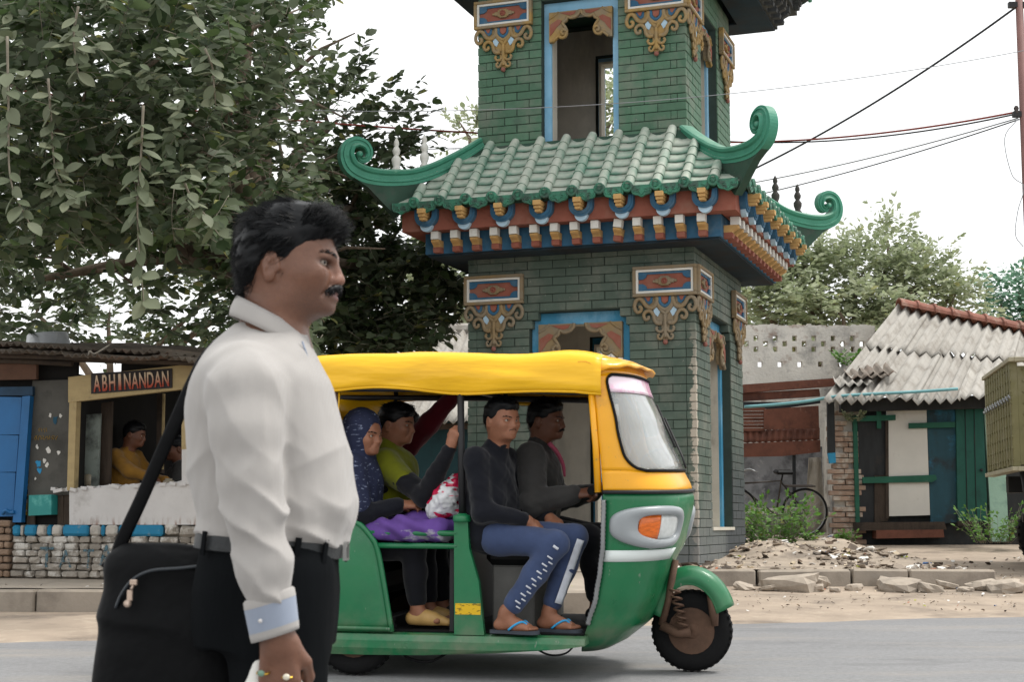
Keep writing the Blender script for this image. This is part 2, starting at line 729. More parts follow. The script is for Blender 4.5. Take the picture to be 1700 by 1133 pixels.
def field_object(fld, name, mat, parent=None, smooth_it=1, disp=None, origin=(0, 0, 0), **kw):
    V, Q = fld.mesh()
    V = relax(V, Q, smooth_it)
    if disp is not None:
        N = vnormals(V, Q)
        V = V + N * disp(V, N)[:, None]
    V = V - np.array(origin)
    me = bpy.data.meshes.new(name)
    me.vertices.add(len(V))
    me.vertices.foreach_set('co', V.astype(np.float32).ravel())
    me.loops.add(len(Q) * 4)
    me.loops.foreach_set('vertex_index', Q.astype(np.int32).ravel())
    me.polygons.add(len(Q))
    me.polygons.foreach_set('loop_start', np.arange(0, len(Q) * 4, 4, dtype=np.int32))
    me.polygons.foreach_set('loop_total', np.full(len(Q), 4, np.int32))
    me.polygons.foreach_set('use_smooth', np.ones(len(Q), bool))
    me.update(calc_edges=True)
    me.validate()
    return link_mesh(me, name, mat, parent, **kw)
# ================================================================== ground, road, kerbs
m = Mat('dirt_ground', srgb('#a29383'), .95, coord='World')
m.vary(.22, 2.2, 7).stain(srgb('#6f655b'), 1.3, .52, .66, .7).stain(srgb('#b8aa98'), 4.5, .55, .68, .6).bump(18, .5, .02).bump(120, .5, .004)
DIRT = m.m
m = Mat('asphalt', srgb('#828283'), .86, coord='World')
m.vary(.26, 190, 2).vary(.16, 30, 4).vary(.10, 1.1, 5, stretch=(.35, 1.6, 1)).stain(srgb('#9b9389'), 1.5, .52, .70, .55, stretch=(.25, 1.3, 1)).stain(srgb('#5f6064'), 2.2, .60, .74, .5, stretch=(.3, 1, 1), off=(7, 3, 0))
m.stain(srgb('#6a6a6b'), .9, .60, .63, .35, detail=3, stretch=(.5, 1.2, 1), off=(3, 1, 0))
m.bump(230, .7, .004, 3)
ASPHALT = m.m
m = Mat('kerb_concrete', srgb('#968d82'), .92, coord='World')
m.vary(.16, 3, 7).stain(srgb('#6a625a'), 2.5, .5, .68, .6).up_dust(srgb('#b3a695'), .8).bump(40, .4, .01)
KERBM = m.m
m = Mat('rubble_stone', srgb('#9c9286'), .95, coord='World')
m.per_object(.22).vary(.2, 12, 5).up_dust(srgb('#b7aa9a'), .7).bump(45, .6, .01)
STONEM = m.m


def ground_fn(u, v):
    x = -60 + 120 * u
    y = -12 + 112 * v ** 1.6
    return (x, y, ground_z(y) if y > -12 else -.6)


mb = MB()
xs = sorted(set([-400, -150, -60, -30] + [-20 + i * .8 for i in range(51)] + [30, 60, 150, 400]))
ys = sorted(set([-30, -15, -6] + [i * .6 for i in range(-6, 60)] + [45, 70, 120, 250, 600]))
vs = []
for y in ys:
    for x in xs:
        z = ground_z(max(y, -4))
        if 9.9 < y < 40 and abs(x) < 22:
            z += .018 * fbm(x * .9, y * .9, 0)
        vs.append((x, y, z - .012))
fs = [(j * len(xs) + i, j * len(xs) + i + 1, (j + 1) * len(xs) + i + 1, (j + 1) * len(xs) + i) for j in range(len(ys) - 1) for i in range(len(xs) - 1)]
mb.add(vs, fs, 0, True)
mb.build('ground', DIRT, kind='structure', label='dusty brown earth verge and ground beside the road')

# road sheet with a ragged dust-blown far edge
mb = MB()
N = 170


def road_edge(x):
    return 11.2 + .25 * max(-6, min(x, 6)) + .10 * fbm(x * .8, 3.3) + .05 * fbm(x * 3.1, 8.0)


cols = []
for i in range(N + 1):
    x = -16 + 34 * i / N
    ye = road_edge(x)
    col = []
    for k, t in enumerate((0, .03, .2, .4, .6, .8, 1)):
        y = ye * (1 - t) + (-9) * t
        col.append((x, y, ground_z(max(y, -4)) + (.004 if k else -.02) + (0.006 * fbm(x * .4, y * .4) if k else 0)))
    cols.append(col)
vs = [p for c in cols for p in c]
fs = [(i * 7 + k, i * 7 + k + 1, (i + 1) * 7 + k + 1, (i + 1) * 7 + k) for i in range(N) for k in range(6)]
mb.add(vs, fs, 0, True)
mb.build('road', ASPHALT, kind='structure', label='worn grey asphalt road in front')

# left pavement with its kerb stones
m = Mat('pavement_dust', srgb('#a59a8c'), .95, coord='World')
m.vary(.14, 2.5, 6).stain(srgb('#877d72'), 1.8, .52, .68, .6).bump(50, .4, .006)
PAVE = m.m
KL0, KL1 = Vector((-9.5, 12.85)), Vector((0.9, 12.0))


def kl(t, off=0.0):
    d = (KL1 - KL0).normalized()
    p = KL0.lerp(KL1, t) + Vector((-d.y, d.x)) * off
    return p


def pave_fn(u, v):
    p = kl(u, .16 + 2.9 * v)
    return (p.x, p.y, .30 + .05 * v + .008 * fbm(p.x * 2, p.y * 2))


mb = MB()
mb.grid(pave_fn, 60, 14)
pave = mb.build('pavement', PAVE, kind='structure', label='raised dusty pavement in front of the tea kiosk')
kb = MB().box((0, 0, 0), (.985, .17, .34), 0, bev=.018)
kme = kb.mesh('kerb_stone')
nk = 11
ang = math.atan2((KL1 - KL0).y, (KL1 - KL0).x)
kroot = empty('kerb', (0, 0, 0), kind='structure', label='concrete kerb of the pavement below the kiosk wall')
for i in range(nk):
    p = kl((i + .5) / nk, .085)
    o = link_mesh(kme, 'kerb_stone', KERBM, kroot, loc=(p.x, p.y, .125 + rng.uniform(-.006, .006)), rot=(0, rng.uniform(-.006, .006), ang))
    o.scale = ((KL1 - KL0).length / nk, 1, 1)

# right earth bank behind a broken kerb
m = Mat('bank_earth', srgb('#a89a8a'), .96, coord='World')
m.vary(.22, 2.5, 7).stain(srgb('#746a60'), 1.7, .5, .64, .75).stain(srgb('#c4b5a2'), 2.1, .56, .68, .8, off=(4, 9, 1)).bump(22, .6, .02).bump(130, .6, .004)
BANK = m.m


def bank_z(x, y):
    t = max(0, min(1, (y - 15.1) / 6.5))
    z = .375 + .05 * t + .23 * t ** 1.3
    z += .05 * fbm(x * 1.1, y * 1.1, 2) * min(1, t * 5 + .1) + .02 * fbm(x * 5, y * 5, 4) * min(1, t * 6)
    z += .16 * math.exp(-((x - 2.95) ** 2 / .25 + (y - 17.6) ** 2 / .5))
    e = max(0, (x - 4.45) / .35)
    if e > 0:
        z = z * (1 - min(1, e)) + (ground_z(y) - .03) * min(1, e)
    return z


def bank_fn(u, v):
    x = -.6 + 5.6 * u
    y0 = 15.12 + (-.02) * (x - 3.6)
    y = y0 + 8.4 * v
    return (x, y, bank_z(x, y))


mb = MB()
mb.grid(bank_fn, 90, 110)
mb.build('earth_bank', BANK, kind='structure', label='littered earth bank between the tower and the tin-roofed shed')
kroot2 = empty('kerb', (0, 0, 0), kind='structure', label='broken concrete kerb along the littered earth bank')
for i, (x0, x1, dz, ry) in enumerate([(-.6, .4, 0, 0), (.41, 1.4, 0, 0), (1.41, 2.38, .0, .004), (2.4, 3.3, -.004, -.008), (3.31, 3.85, .003, .01), (3.86, 4.7, 0, .006)]):
    o = link_mesh(kme, 'kerb_stone', KERBM, kroot2, loc=((x0 + x1) / 2, 15.05 - .02 * ((x0 + x1) / 2 - 3.6), .208 + dz), rot=(0, ry, R(-1.2)))
    o.scale = ((x1 - x0), 1, 1)


def rock_mesh(seed, rough=.25, flat=.6):
    r = random.Random(seed)
    mb = MB()
    mb.sphere((0, 0, 0), 1, 9, 6)
    off = r.uniform(0, 90)
    mb.v = [tuple(Vector(p) * (1 + rough * 1.6 * noise.noise(Vector(p) * 1.3 + Vector((off, 0, 0))) + rough * .6 * noise.noise(Vector(p) * 3 + Vector((0, off, 0))))) for p in mb.v]
    mb.v = [(max(-.8, min(.8, x)), max(-.8, min(.8, y)), max(-.7, min(.62, z)) * flat) for x, y, z in mb.v]
    mb.sm = [False] * len(mb.f)
    return mb.mesh('stone')


rocks = [rock_mesh(k) for k in range(7)]
rr = random.Random(5)
for i in range(34):
    x = rr.uniform(1.75, 4.75)
    big = i < 9
    s = rr.uniform(.13, .24) if big else rr.uniform(.04, .11)
    y = 14.78 - rr.uniform(.0, .42) - (.02 * x) + (0.0 if not big else .02)
    o = link_mesh(rocks[i % 7], 'stone', STONEM, None, loc=(x, y, ground_z(y) + s * .16), rot=(rr.uniform(-.2, .2), rr.uniform(-.2, .2), rr.uniform(0, 6)),
                  label=('large pale rubble slab tumbled at the foot of the broken kerb' if big else 'small grey rubble stone lying at the foot of the broken kerb'), cat='stone', group=('large rubble slabs along the broken kerb' if big else 'small rubble stones along the broken kerb'))
    o.scale = (s * rr.uniform(1.0, 1.6), s, s * rr.uniform(.7, 1.0))

# litter nobody could count: scraps of paper, leaves, plastic and clods over the bank
m = Mat('litter', (.3, .27, .23), .85)
g = _n(m.nt, 'ShaderNodeNewGeometry')
cr = _n(m.nt, 'ShaderNodeValToRGB')
cr.color_ramp.interpolation = 'CONSTANT'
els = [(0, '#6b5f54'), (.22, '#4f463e'), (.36, '#8c8073'), (.56, '#a99c8d'), (.70, '#d9d6d0'), (.80, '#c5b59b'), (.87, '#5c4a3b'), (.92, '#b06a4a'), (.945, '#40618f'), (.96, '#efefec'), (.985, '#a2a83a')]
for k, (p, c) in enumerate(els):
    e = cr.color_ramp.elements[k] if k < 2 else cr.color_ramp.elements.new(p)
    e.position = p
    e.color = (*srgb(c), 1)
m.L(g.outputs['Random Per Island'], cr.inputs[0])
m.c = cr.outputs[0]
m.link()
LITTER = m.m
mb = MB()
rl = random.Random(11)


def scrap(x, y, z, s):
    n = rl.randint(4, 6)
    a0 = rl.uniform(0, 6.28)
    tilt = Vector((rl.uniform(-.5, .5), rl.uniform(-.5, .5), 1)).normalized()
    ax = tilt.orthogonal().normalized()
    ay = tilt.cross(ax)
    c = Vector((x, y, z + s * .18))
    top = []
    for k in range(n):
        a = a0 + 2 * PI * k / n
        r_ = s * rl.uniform(.5, 1.1)
        top.append(c + ax * r_ * math.cos(a) + ay * r_ * math.sin(a) * .75 + tilt * s * rl.uniform(-.25, .25))
    bot = [p - Vector((0, 0, s * .12)) for p in top]
    mb.rings([bot, top], 0, True, True, True, False)


for i in range(4200):
    x = rl.uniform(-.4, 4.9)
    y = 15.2 + 7.6 * rl.random() ** 1.25
    d = fbm(x * .9, y * .7, 7) + .25 * math.exp(-((x - 2.9) ** 2 + (y - 17.3) ** 2) / .5)
    if d < -.02 and rl.random() < .75:
        continue
    s = rl.choice((.014, .018, .022, .03, .04, .055, .08)) * rl.uniform(.7, 1.4)
    scrap(x, y, bank_z(x, y), s)
for i in range(420):
    x = rl.uniform(1.5, 6.2)
    y = rl.uniform(12.3, 14.9)
    scrap(x, y, ground_z(y), rl.uniform(.006, .022))
for i in range(160):
    p = kl(rl.random(), .2 + rl.random() * 1.6)
    scrap(p.x, p.y, .31, rl.uniform(.006, .018))
for i in range(260):
    x = rl.uniform(4.4, 8)
    y = rl.uniform(14, 19)
    scrap(x, y, ground_z(y) - .005, rl.uniform(.01, .05))
mb.build('litter', LITTER, kind='stuff', label='scattered scraps of litter, clods and dry leaves over the bank')
# ================================================================== pagoda tower
TA = 1.275
TC = (1.141, 17.428, 0.0)
tower = empty('pagoda_tower', TC, R(-19.5), label='green brick pagoda gate tower with scrolled tile roof and painted ornaments', cat='tower')


def tower_coord(m):
    tc = _n(m.nt, 'ShaderNodeTexCoord')
    tc.object = tower
    m.co = tc.outputs['Object']
    return m


def brick_mat(name, col, dark):
    m = tower_coord(Mat(name, col, .72))
    m.per_object(.13).vary(.12, 9, 5)
    m.stain(srgb('#7c7d73'), 3.0, .46, .70, .6)              # dust film
    m.stain(srgb('#46574e'), 5.0, .58, .70, .5, off=(3, 1, 5))
    sx = _n(m.nt, 'ShaderNodeSeparateXYZ')
    m.L(m.co, sx.inputs[0])
    # paint worn to plaster along the outer corner
    d = m.math('ADD', m.math('SUBTRACT', TA, sx.outputs[0]), m.math('ADD', sx.outputs[1], TA))
    w = m.math('SUBTRACT', m.math('MULTIPLY', m.noise(11, 5), .26), .075)
    low = m.ramp(sx.outputs[2], 2.3, 3.0, 1, 0)
    peel = m.math('MULTIPLY', m.ramp(m.math('SUBTRACT', w, d), -.004, .012), low)
    m.mix(srgb('#b3aa9c'), peel)
    m.stain(srgb('#a9a79b'), 26, .70, .73, .8, detail=3, off=(2, 7, 1))
    if dark:
        soot = m.ramp(m.math('ADD', sx.outputs[2], m.math('MULTIPLY', m.noise(2.2, 5), .9)), .95, 1.75, .85, 0)
        m.mix(srgb('#6c6f70'), soot)
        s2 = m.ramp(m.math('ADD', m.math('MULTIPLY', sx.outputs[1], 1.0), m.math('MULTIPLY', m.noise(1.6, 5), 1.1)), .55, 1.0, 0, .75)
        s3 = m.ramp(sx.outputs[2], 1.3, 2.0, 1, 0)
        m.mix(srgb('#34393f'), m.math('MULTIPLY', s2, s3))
    m.bump(70, .35, .006)
    return m.m


BR_LO = brick_mat('green_brick_paint', srgb('#505f55'), True)
BR_UP = brick_mat('upper_green_brick_paint', srgb('#4d6f59'), False)
MORTAR = tower_coord(Mat('dark_mortar', srgb('#38433d'), .95)).vary(.2, 8).m
PLASTER = tower_coord(Mat('grey_plaster', srgb('#bcb7ad'), .95)).vary(.2, 1.5, 6).stain(srgb('#6f6d6a'), 1.0, .48, .66, .7, stretch=(1, 1, .3)).bump(20, .3).m
CREAM = tower_coord(Mat('cream_plaster', srgb('#c6c1b4'), .9)).vary(.14, 2.5, 6).stain(srgb('#6d685f'), 2.2, .55, .70, .7, stretch=(1, 1, .6)).bump(30, .3).m
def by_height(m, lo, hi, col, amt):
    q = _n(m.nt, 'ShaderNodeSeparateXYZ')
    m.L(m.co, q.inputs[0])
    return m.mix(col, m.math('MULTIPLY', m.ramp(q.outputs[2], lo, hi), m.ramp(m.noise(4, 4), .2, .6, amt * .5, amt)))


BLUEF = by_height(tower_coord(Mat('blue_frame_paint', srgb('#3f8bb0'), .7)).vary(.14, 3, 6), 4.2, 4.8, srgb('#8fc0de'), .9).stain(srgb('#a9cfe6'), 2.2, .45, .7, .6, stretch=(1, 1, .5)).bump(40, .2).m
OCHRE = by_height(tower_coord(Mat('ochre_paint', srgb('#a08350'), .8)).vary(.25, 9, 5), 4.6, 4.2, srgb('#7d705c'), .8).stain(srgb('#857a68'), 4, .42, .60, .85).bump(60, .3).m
REDP = tower_coord(Mat('brick_red_paint', srgb('#8f5546'), .8)).vary(.16, 7, 5).stain(srgb('#8a6a5c'), 3.5, .5, .66, .55).bump(60, .25).m
BLUEP = tower_coord(Mat('blue_paint', srgb('#32607f'), .8)).vary(.2, 7, 5).stain(srgb('#5f7480'), 4, .5, .68, .6).bump(60, .25).m
WHITEP = tower_coord(Mat('white_paint', srgb('#d9d8d2'), .8)).vary(.1, 6).stain(srgb('#9a948a'), 6, .55, .7, .6).m
LBLUE = tower_coord(Mat('pale_blue_paint', srgb('#a9c4d6'), .75)).vary(.14, 8).m
GOLD = tower_coord(Mat('gold_paint', srgb('#c09a62'), .75)).vary(.16, 9).stain(srgb('#8b7a5e'), 5, .55, .7, .6).m
SOFFIT = tower_coord(Mat('soffit_paint', srgb('#22343f'), .95)).vary(.25, 4).stain(srgb('#2c2d30'), 2.4, .42, .62, .9).m
m = tower_coord(Mat('glazed_tile', srgb('#588674'), .65, spec=.35))
m.per_object(.12).vary(.16, 6, 5).up_dust(srgb('#b4b9ac'), 1.0, .0, .6, 5).stain(srgb('#b8bbb0'), 2.6, .42, .60, .6).stain(srgb('#2f5f4b'), 9, .62, .74, .6).bump(50, .25)
TILE = m.m
m = tower_coord(Mat('ridge_glaze', srgb('#418a72'), .55, spec=.35))
m.vary(.16, 6, 5).up_dust(srgb('#94a897'), .75, .3, .95, 6).stain(srgb('#2c6a54'), 6, .56, .72, .7).stain(srgb('#83b8a0'), 10, .66, .72, .6, off=(1, 2, 3)).bump(35, .3)
RIDGE = m.m
m = tower_coord(Mat('tile_end_glaze', srgb('#3a7a62'), .55))
m.per_object(.2).vary(.25, 20, 4).stain(srgb('#3c4440'), 12, .45, .62, .8).bump(90, .6)
TEND = m.m
DKGREEN = tower_coord(Mat('dark_green_board', srgb('#2f4a3d'), .85)).vary(.25, 5).stain(srgb('#494b47'), 4, .5, .66, .8).m

# ---- a brick with softened arrises, unit length, scaled per piece
bk = MB().box((0, 0, 0), (1, 1, 1), 0)
BH, BL, JT = .0932, .292, .007


def brick_unit(L, D):
    return MB().box((0, 0, 0), (L, D, BH - JT), 0, bev=.004).mesh('brick')


_bm = {}


def brick_me(L, D, mat, key):
    k = (round(L, 2), round(D, 2), key)
    if k not in _bm:
        me = brick_unit(round(L, 2), D)
        me.materials.append(mat)
        _bm[k] = me
    return _bm[k]


def rot4(k):
    return Matrix.Rotation(k * PI / 2, 4, 'Z')


bricks = []           # (face, u0, u1, z, a, storey)


def lay(face, a, z0, n, openings, storey):
    for c in range(n):
        z = z0 + (c + .5) * BH
        D = .10
        e = a if (c + face) % 2 == 0 else a - D - .001
        segs = [(-e, e)]
        for (u0, u1, ze0, fn) in openings:
            if z < ze0:
                continue
            hw = fn(z)
            if hw is None:
                continue
            new = []
            for s0, s1 in segs:
                if s1 <= -hw or s0 >= hw:
                    new.append((s0, s1))
                else:
                    if s0 < -hw:
                        new.append((s0, -hw))
                    if s1 > hw:
                        new.append((hw, s1))
            segs = new
        off = 0 if c % 2 == 0 else BL * .5
        for s0, s1 in segs:
            cuts = [s0]
            k = math.floor((s0 + 10 * BL + off) / BL) + 1
            while True:
                x = k * BL - 10 * BL - off
                if x >= s1 - .06:
                    break
                if x > s0 + .06:
                    cuts.append(x)
                k += 1
            cuts.append(s1)
            for p, q in zip(cuts, cuts[1:]):
                bricks.append((face, p, q, z, a, storey))


def open_lo(z):
    if z > 3.10:
        return None
    if z > 2.92:
        return .56 - (z - 2.92) * .75
    return .56


def open_up(z):
    return None if z > 6.625 else .44


A2 = TA - .08
for f in range(4):
    lay(f, TA, .22, 38, [(-.56, .56, .78, open_lo)], 0)
    lay(f, A2, 4.86, 23, [(-.44, .44, 4.8, open_up)], 1)

order = sorted(bricks, key=lambda b: ({0: 0, 1: 1, 3: 3, 2: 3}[b[0]] * 2 + b[5], -b[3]))
single = [b for b in order if b[0] in (0, 1)]
# the bricks hidden by the taxi count as least visible
single.sort(key=lambda b: (b[0] == 1 and b[5] == 1, b[3] < 2.35 and b[0] == 0 and b[1] < .62, b[0], -(b[2] - b[1])))
wall_lo = empty('lower_wall', parent=tower)
wall_up = empty('upper_wall', parent=tower)
rest = {0: MB(), 1: MB()}
rb = random.Random(2)
n_single = 0
for b in single + [b for b in order if b[0] not in (0, 1)]:
    f, p, q, z, a, st = b
    L = q - p - JT
    D = .10
    pr = rb.uniform(-.002, .0025)
    loc = Vector(((p + q) / 2, -a + D / 2 - pr, z))
    if n_single < 300 and f in (0, 1):
        n_single += 1
        o = link_mesh(brick_me(L, D, BR_UP if st else BR_LO, st), 'brick', None, wall_up if st else wall_lo)
        o.location = rot4(f) @ loc
        o.rotation_euler = (0, 0, f * PI / 2)
    else:
        s0 = len(rest[st].v)
        rest[st].box(loc, (L, D, BH - JT), 0, bev=.004 if f in (0, 1) else 0)
        rest[st].xform(rot4(f), s0)
rest[0].build('brickwork', BR_LO, wall_lo, kind='stuff')
rest[1].build('brickwork', BR_UP, wall_up, kind='stuff')

# ---- mortar core and plastered inside
core_lo, core_up = MB(), MB()
for f in range(4):
    for (mb, a, z0, z1, hw, s0, s1) in ((core_lo, TA, .1, 3.76, .56, .78, 3.10), (core_up, A2, 4.7, 7.02, .44, 4.75, 6.625)):
        st = len(mb.v)
        y0, y1 = -a + .012, -a + .24
        e = a - .02
        mb.b2(-e, -hw - .001, y0, y1, z0, z1, 0)
        mb.b2(hw + .001, e, y0, y1, z0, z1, 0)
        mb.b2(-hw - .002, hw + .002, y0, y1, s1, z1 - .001, 0)
        mb.b2(-hw - .002, hw + .002, y0, y1, z0, s0, 0)
        mb.xform(rot4(f), st)
core_lo.build('mortar_core', MORTAR, wall_lo)
core_up.build('mortar_core', MORTAR, wall_up)
ins = MB()
for f in range(4):
    for (a, z0, z1, hw, s0, s1) in ((TA, .1, 3.72, .56, .78, 3.10), (A2, 4.7, 6.96, .44, 4.75, 6.625)):
        st = len(ins.v)
        y0, y1 = -a + .243, -a + .26
        e = a - .262
        ins.b2(-e, -hw - .001, y0, y1, z0, z1, 0)
        ins.b2(hw + .001, e, y0, y1, z0, z1, 0)
        ins.b2(-hw, hw, y0, y1, s1, z1, 0)
        ins.b2(-hw, hw, y0, y1, z0, s0, 0)
        ins.xform(rot4(f), st)
ins.b2(-A2 + .3, A2 - .3, -A2 + .3, A2 - .3, 3.73, 3.80, 0)
ins.build('inner_plaster', PLASTER, tower)

# ---- painted opening frames, white reveals and scalloped curtain mouldings
def scallop(side, hw, zt, sc=1.0):
    P = [(0, 0), (.405, .0), (.395, -.045), (.35, -.085), (.285, -.095), (.245, -.075), (.225, -.12), (.18, -.155), (.215, -.21), (.235, -.265), (.215, -.325),
         (.165, -.345), (.125, -.32), (.09, -.345), (.045, -.385), (.0, -.39)]
    P = catmull(P[1:-1], 3)
    P = [(0, 0)] + list(P) + [(0, -.39)]
    return [(-side * (hw - x * sc), zt + z * sc) if True else None for x, z in P]


def inset(poly, k):
    cx = sum(p[0] for p in poly) / len(poly)
    cz = sum(p[1] for p in poly) / len(poly)
    return [(cx + (x - cx) * k, cz + (z - cz) * k) for x, z in poly]


def tubes2d(mb, path, y, r, mi=0, sub=4, taper=None, flat=.8):
    pts = catmull(path, sub)
    n = len(pts)
    rad = [r * (1 if taper is None else (1 - (1 - taper) * i / (n - 1))) for i in range(n)]
    mb.tube([(p[0], y, p[1]) for p in pts], rad, 7, mi, True, up=(0, 1, 0), flat=flat)


for f in (0, 1, 2, 3):
    for (a, hw, s0, s1, dd, sc) in ((TA, .56, .785, 3.098, .10, 1.0), (A2, .44, 4.76, 6.622, .085, .88)):
        fr = MB()
        y0, y1 = -a + .105, -a + .135
        inw = hw - dd
        fr.b2(-hw + .001, -inw, y0, y1, s0, s1 - .001, 0)
        fr.b2(inw, hw - .001, y0, y1, s0, s1 - .001, 0)
        fr.b2(-inw, inw, y0, y1, s1 - .13, s1 - .002, 0)
        fr.xform(rot4(f))
        fo = fr.build('opening_frame', BLUEF, tower)
        rv = MB()
        rv.b2(-inw - .03, -inw + .002, y1 + .001, -a + .30, s0, s1 - .13, 0)
        rv.b2(inw - .002, inw + .03, y1 + .001, -a + .30, s0, s1 - .13, 0)
        rv.b2(-inw - .03, inw + .03, y1 + .001, -a + .30, s1 - .13, s1 - .1, 0)
        rv.b2(-hw - .02, hw + .02, -a - .012, -a + .30, s0 - .035, s0 - .001, 0)
        rv.xform(rot4(f))
        rv.build('reveal', CREAM, fo)
        if f in (0, 1):
            for sd in (-1, 1):
                poly = scallop(-sd, inw + .01, s1 - .128, sc)
                cm = MB()
                cm.prism(poly, -a + .045, -a + .104, 'xz', 0)
                ring = poly[1:-1]
                cm.tube([(x, -a + .045, z) for x, z in ring], .02 * sc, 6, 0, True, up=(0, 1, 0))
                tp = [(0.05, -.02), (.36, -.02), (.30, -.06), (.22, -.05)]
                q1 = [(sd * (inw + .01 - x * sc), s1 - .128 + z * sc) for x, z in ((.15, -.018), (.36, -.015), (.34, -.05), (.28, -.065), (.22, -.045))]
                q2 = [(sd * (inw + .01 - x * sc), s1 - .128 + z * sc) for x, z in ((.015, -.16), (.12, -.10), (.17, -.12), (.15, -.16), (.10, -.20), (.06, -.26), (.015, -.31))]
                cm.prism(q1, -a + .038, -a + .046, 'xz', 1)
                cm.prism(q2, -a + .038, -a + .046, 'xz', 1)
                tubes2d(cm, [(sd * (inw + .01 - x * sc), s1 - .128 + z * sc) for x, z in ((.0, -.09), (.07, -.05), (.13, -.0))], -a + .042, .012 * sc, 0)
                tubes2d(cm, [(sd * (inw + .01 - x * sc), s1 - .128 + z * sc) for x, z in ((.235, -.265), (.2, -.24), (.165, -.27), (.18, -.30), (.2, -.29))], -a + .035, .02 * sc, 0)
                cm.xform(rot4(f))
                cm.build('curtain_moulding', [OCHRE, REDP], fo)

# ---- ornamental corner panels with hanging scrollwork
PW, PH = .69, .325
pm = MB()
pm_fr = MB()
for (x0, x1, z0, z1) in ((0, PW, 0, .035), (0, PW, PH - .035, PH), (0, .035, .035, PH - .035), (PW - .035, PW, .035, PH - .035)):
    pm_fr.b2(x0, x1, -.06, .0, z0, z1, 0, bev=.006)
pm_wh = MB()
for (x0, x1, z0, z1) in ((.036, PW - .036, .036, .06), (.036, PW - .036, PH - .06, PH - .036), (.036, .06, .06, PH - .06), (PW - .06, PW - .036, .06, PH - .06)):
    pm_wh.b2(x0, x1, -.045, .0, z0, z1, 0)
pm_fd = MB()
pm_fd.b2(.055, PW - .055, -.015, .0, .055, PH - .055, 0)
pm_bl = MB()
for (x0, x1, z0, z1) in ((.14, PW - .14, .062, .085), (.14, PW - .14, PH - .085, PH - .062)):
    pm_bl.b2(x0, x1, -.028, -.005, z0, z1, 0)
for sx in (0, 1):
    for sz in (0, 1):
        poly = [(0, 0), (.09, 0), (.092, .025), (.08, .055), (.05, .075), (.0, .078)]
        pp = [((.062 + x) if not sx else (PW - .062 - x), (.062 + z) if not sz else (PH - .062 - z)) for x, z in poly]
        pm_bl.prism(pp, -.032, -.005, 'xz', 0)
pm_bs = MB()
cx, cz = PW / 2, PH / 2
for (w, h, d) in ((.26, .026, .035), (.20, .045, .04), (.13, .075, .045), (.09, .1, .042)):
    pm_bs.b2(cx - w / 2, cx + w / 2, -d, -.01, cz - h / 2, cz + h / 2, 0, bev=.004)
pm_bs.lathe([(.034, -.044), (.034, -.055), (.024, -.06), (.022, -.052), (.016, -.05), (.012, -.06), (.0, -.062)], (cx, 0, cz), 12, 'y', 1)
panel_parts = [('panel_frame', pm_fr, [OCHRE]), ('white_border', pm_wh, [WHITEP]), ('panel_field', pm_fd, [REDP]), ('corner_brackets', pm_bl, [BLUEP]), ('boss', pm_bs, [OCHRE, REDP])]
panel_me = []
for nm, mb_, mats in panel_parts:
    me = mb_.mesh(nm)
    for q in mats:
        me.materials.append(q)
    panel_me.append((nm, me))

W = .66
hang = MB()
hang.prism([(x * W, z * W) for x, z in ((-.40, 0), (.40, 0), (.30, -.15), (.2, -.2), (.17, -.38), (.07, -.44), (.04, -.70), (-.04, -.70), (-.07, -.44), (-.17, -.38), (-.2, -.2), (-.30, -.15))], -.02, 0, 'xz', 0)
for s in (-1, 1):
    def S(pts):
        return [(s * x * W, z * W) for x, z in pts]
    tubes2d(hang, S([(.12, -.01), (.15, -.12), (.22, -.175), (.31, -.14), (.37, -.05), (.43, -.02), (.485, -.07), (.50, -.16), (.46, -.235), (.40, -.22), (.39, -.165), (.43, -.15)]), -.028, .026, 0, 4, .7)
    tubes2d(hang, S([(.05, -.42), (.12, -.43), (.17, -.38), (.19, -.29), (.25, -.225), (.32, -.24), (.35, -.30), (.32, -.36), (.27, -.345), (.275, -.305)]), -.028, .024, 0, 4, .7)
    tubes2d(hang, S([(.0, -.48), (.05, -.555), (.11, -.56), (.145, -.51), (.12, -.485)]), -.028, .018, 0, 4, .8)
    tubes2d(hang, S([(.0, -.57), (.03, -.62), (.07, -.68), (.115, -.67), (.12, -.62), (.085, -.61)]), -.028, .016, 0, 4, .8)
    tubes2d(hang, S([(.0, -.28), (.07, -.21), (.13, -.13)]), -.026, .02, 0)
    hang.prism(S([(.20, 0), (.35, 0), (.31, -.07), (.26, -.12), (.21, -.09)])[::s], -.03, -.018, 'xz', 2)
    hang.prism(S([(.235, 0), (.32, 0), (.28, -.07), (.25, -.06)])[::s], -.036, -.029, 'xz', 1)
    hang.prism(S([(.08, -.24), (.14, -.165), (.19, -.215), (.17, -.28), (.12, -.32)])[::s], -.027, -.018, 'xz', 3)
tubes2d(hang, [(x * W, z * W) for x, z in ((-.135, 0), (-.11, -.13), (0, -.21), (.11, -.13), (.135, 0))], -.028, .022, 0)
tubes2d(hang, [(x * W, z * W) for x, z in ((-.09, 0), (-.075, -.1), (0, -.155), (.075, -.1), (.09, 0))], -.03, .019, 2)
hang.prism([(x * W, z * W) for x, z in ((-.06, 0), (-.05, -.08), (0, -.115), (.05, -.08), (.06, 0))], -.034, -.018, 'xz', 1)
tubes2d(hang, [(0, -.28 * W), (0, -.5 * W), (0, -.66 * W)], -.03, .02, 0)
hang.sphere((0, -.03, -.735 * W), (.03, .028, .028), 6, 4, 4)
hang_me = hang.mesh('hanging_scrollwork')
TERRA = tower_coord(Mat('terracotta_tip', srgb('#8a5a50'), .8)).m
for q in (OCHRE, REDP, BLUEP, LBLUE, TERRA):
    hang_me.materials.append(q)

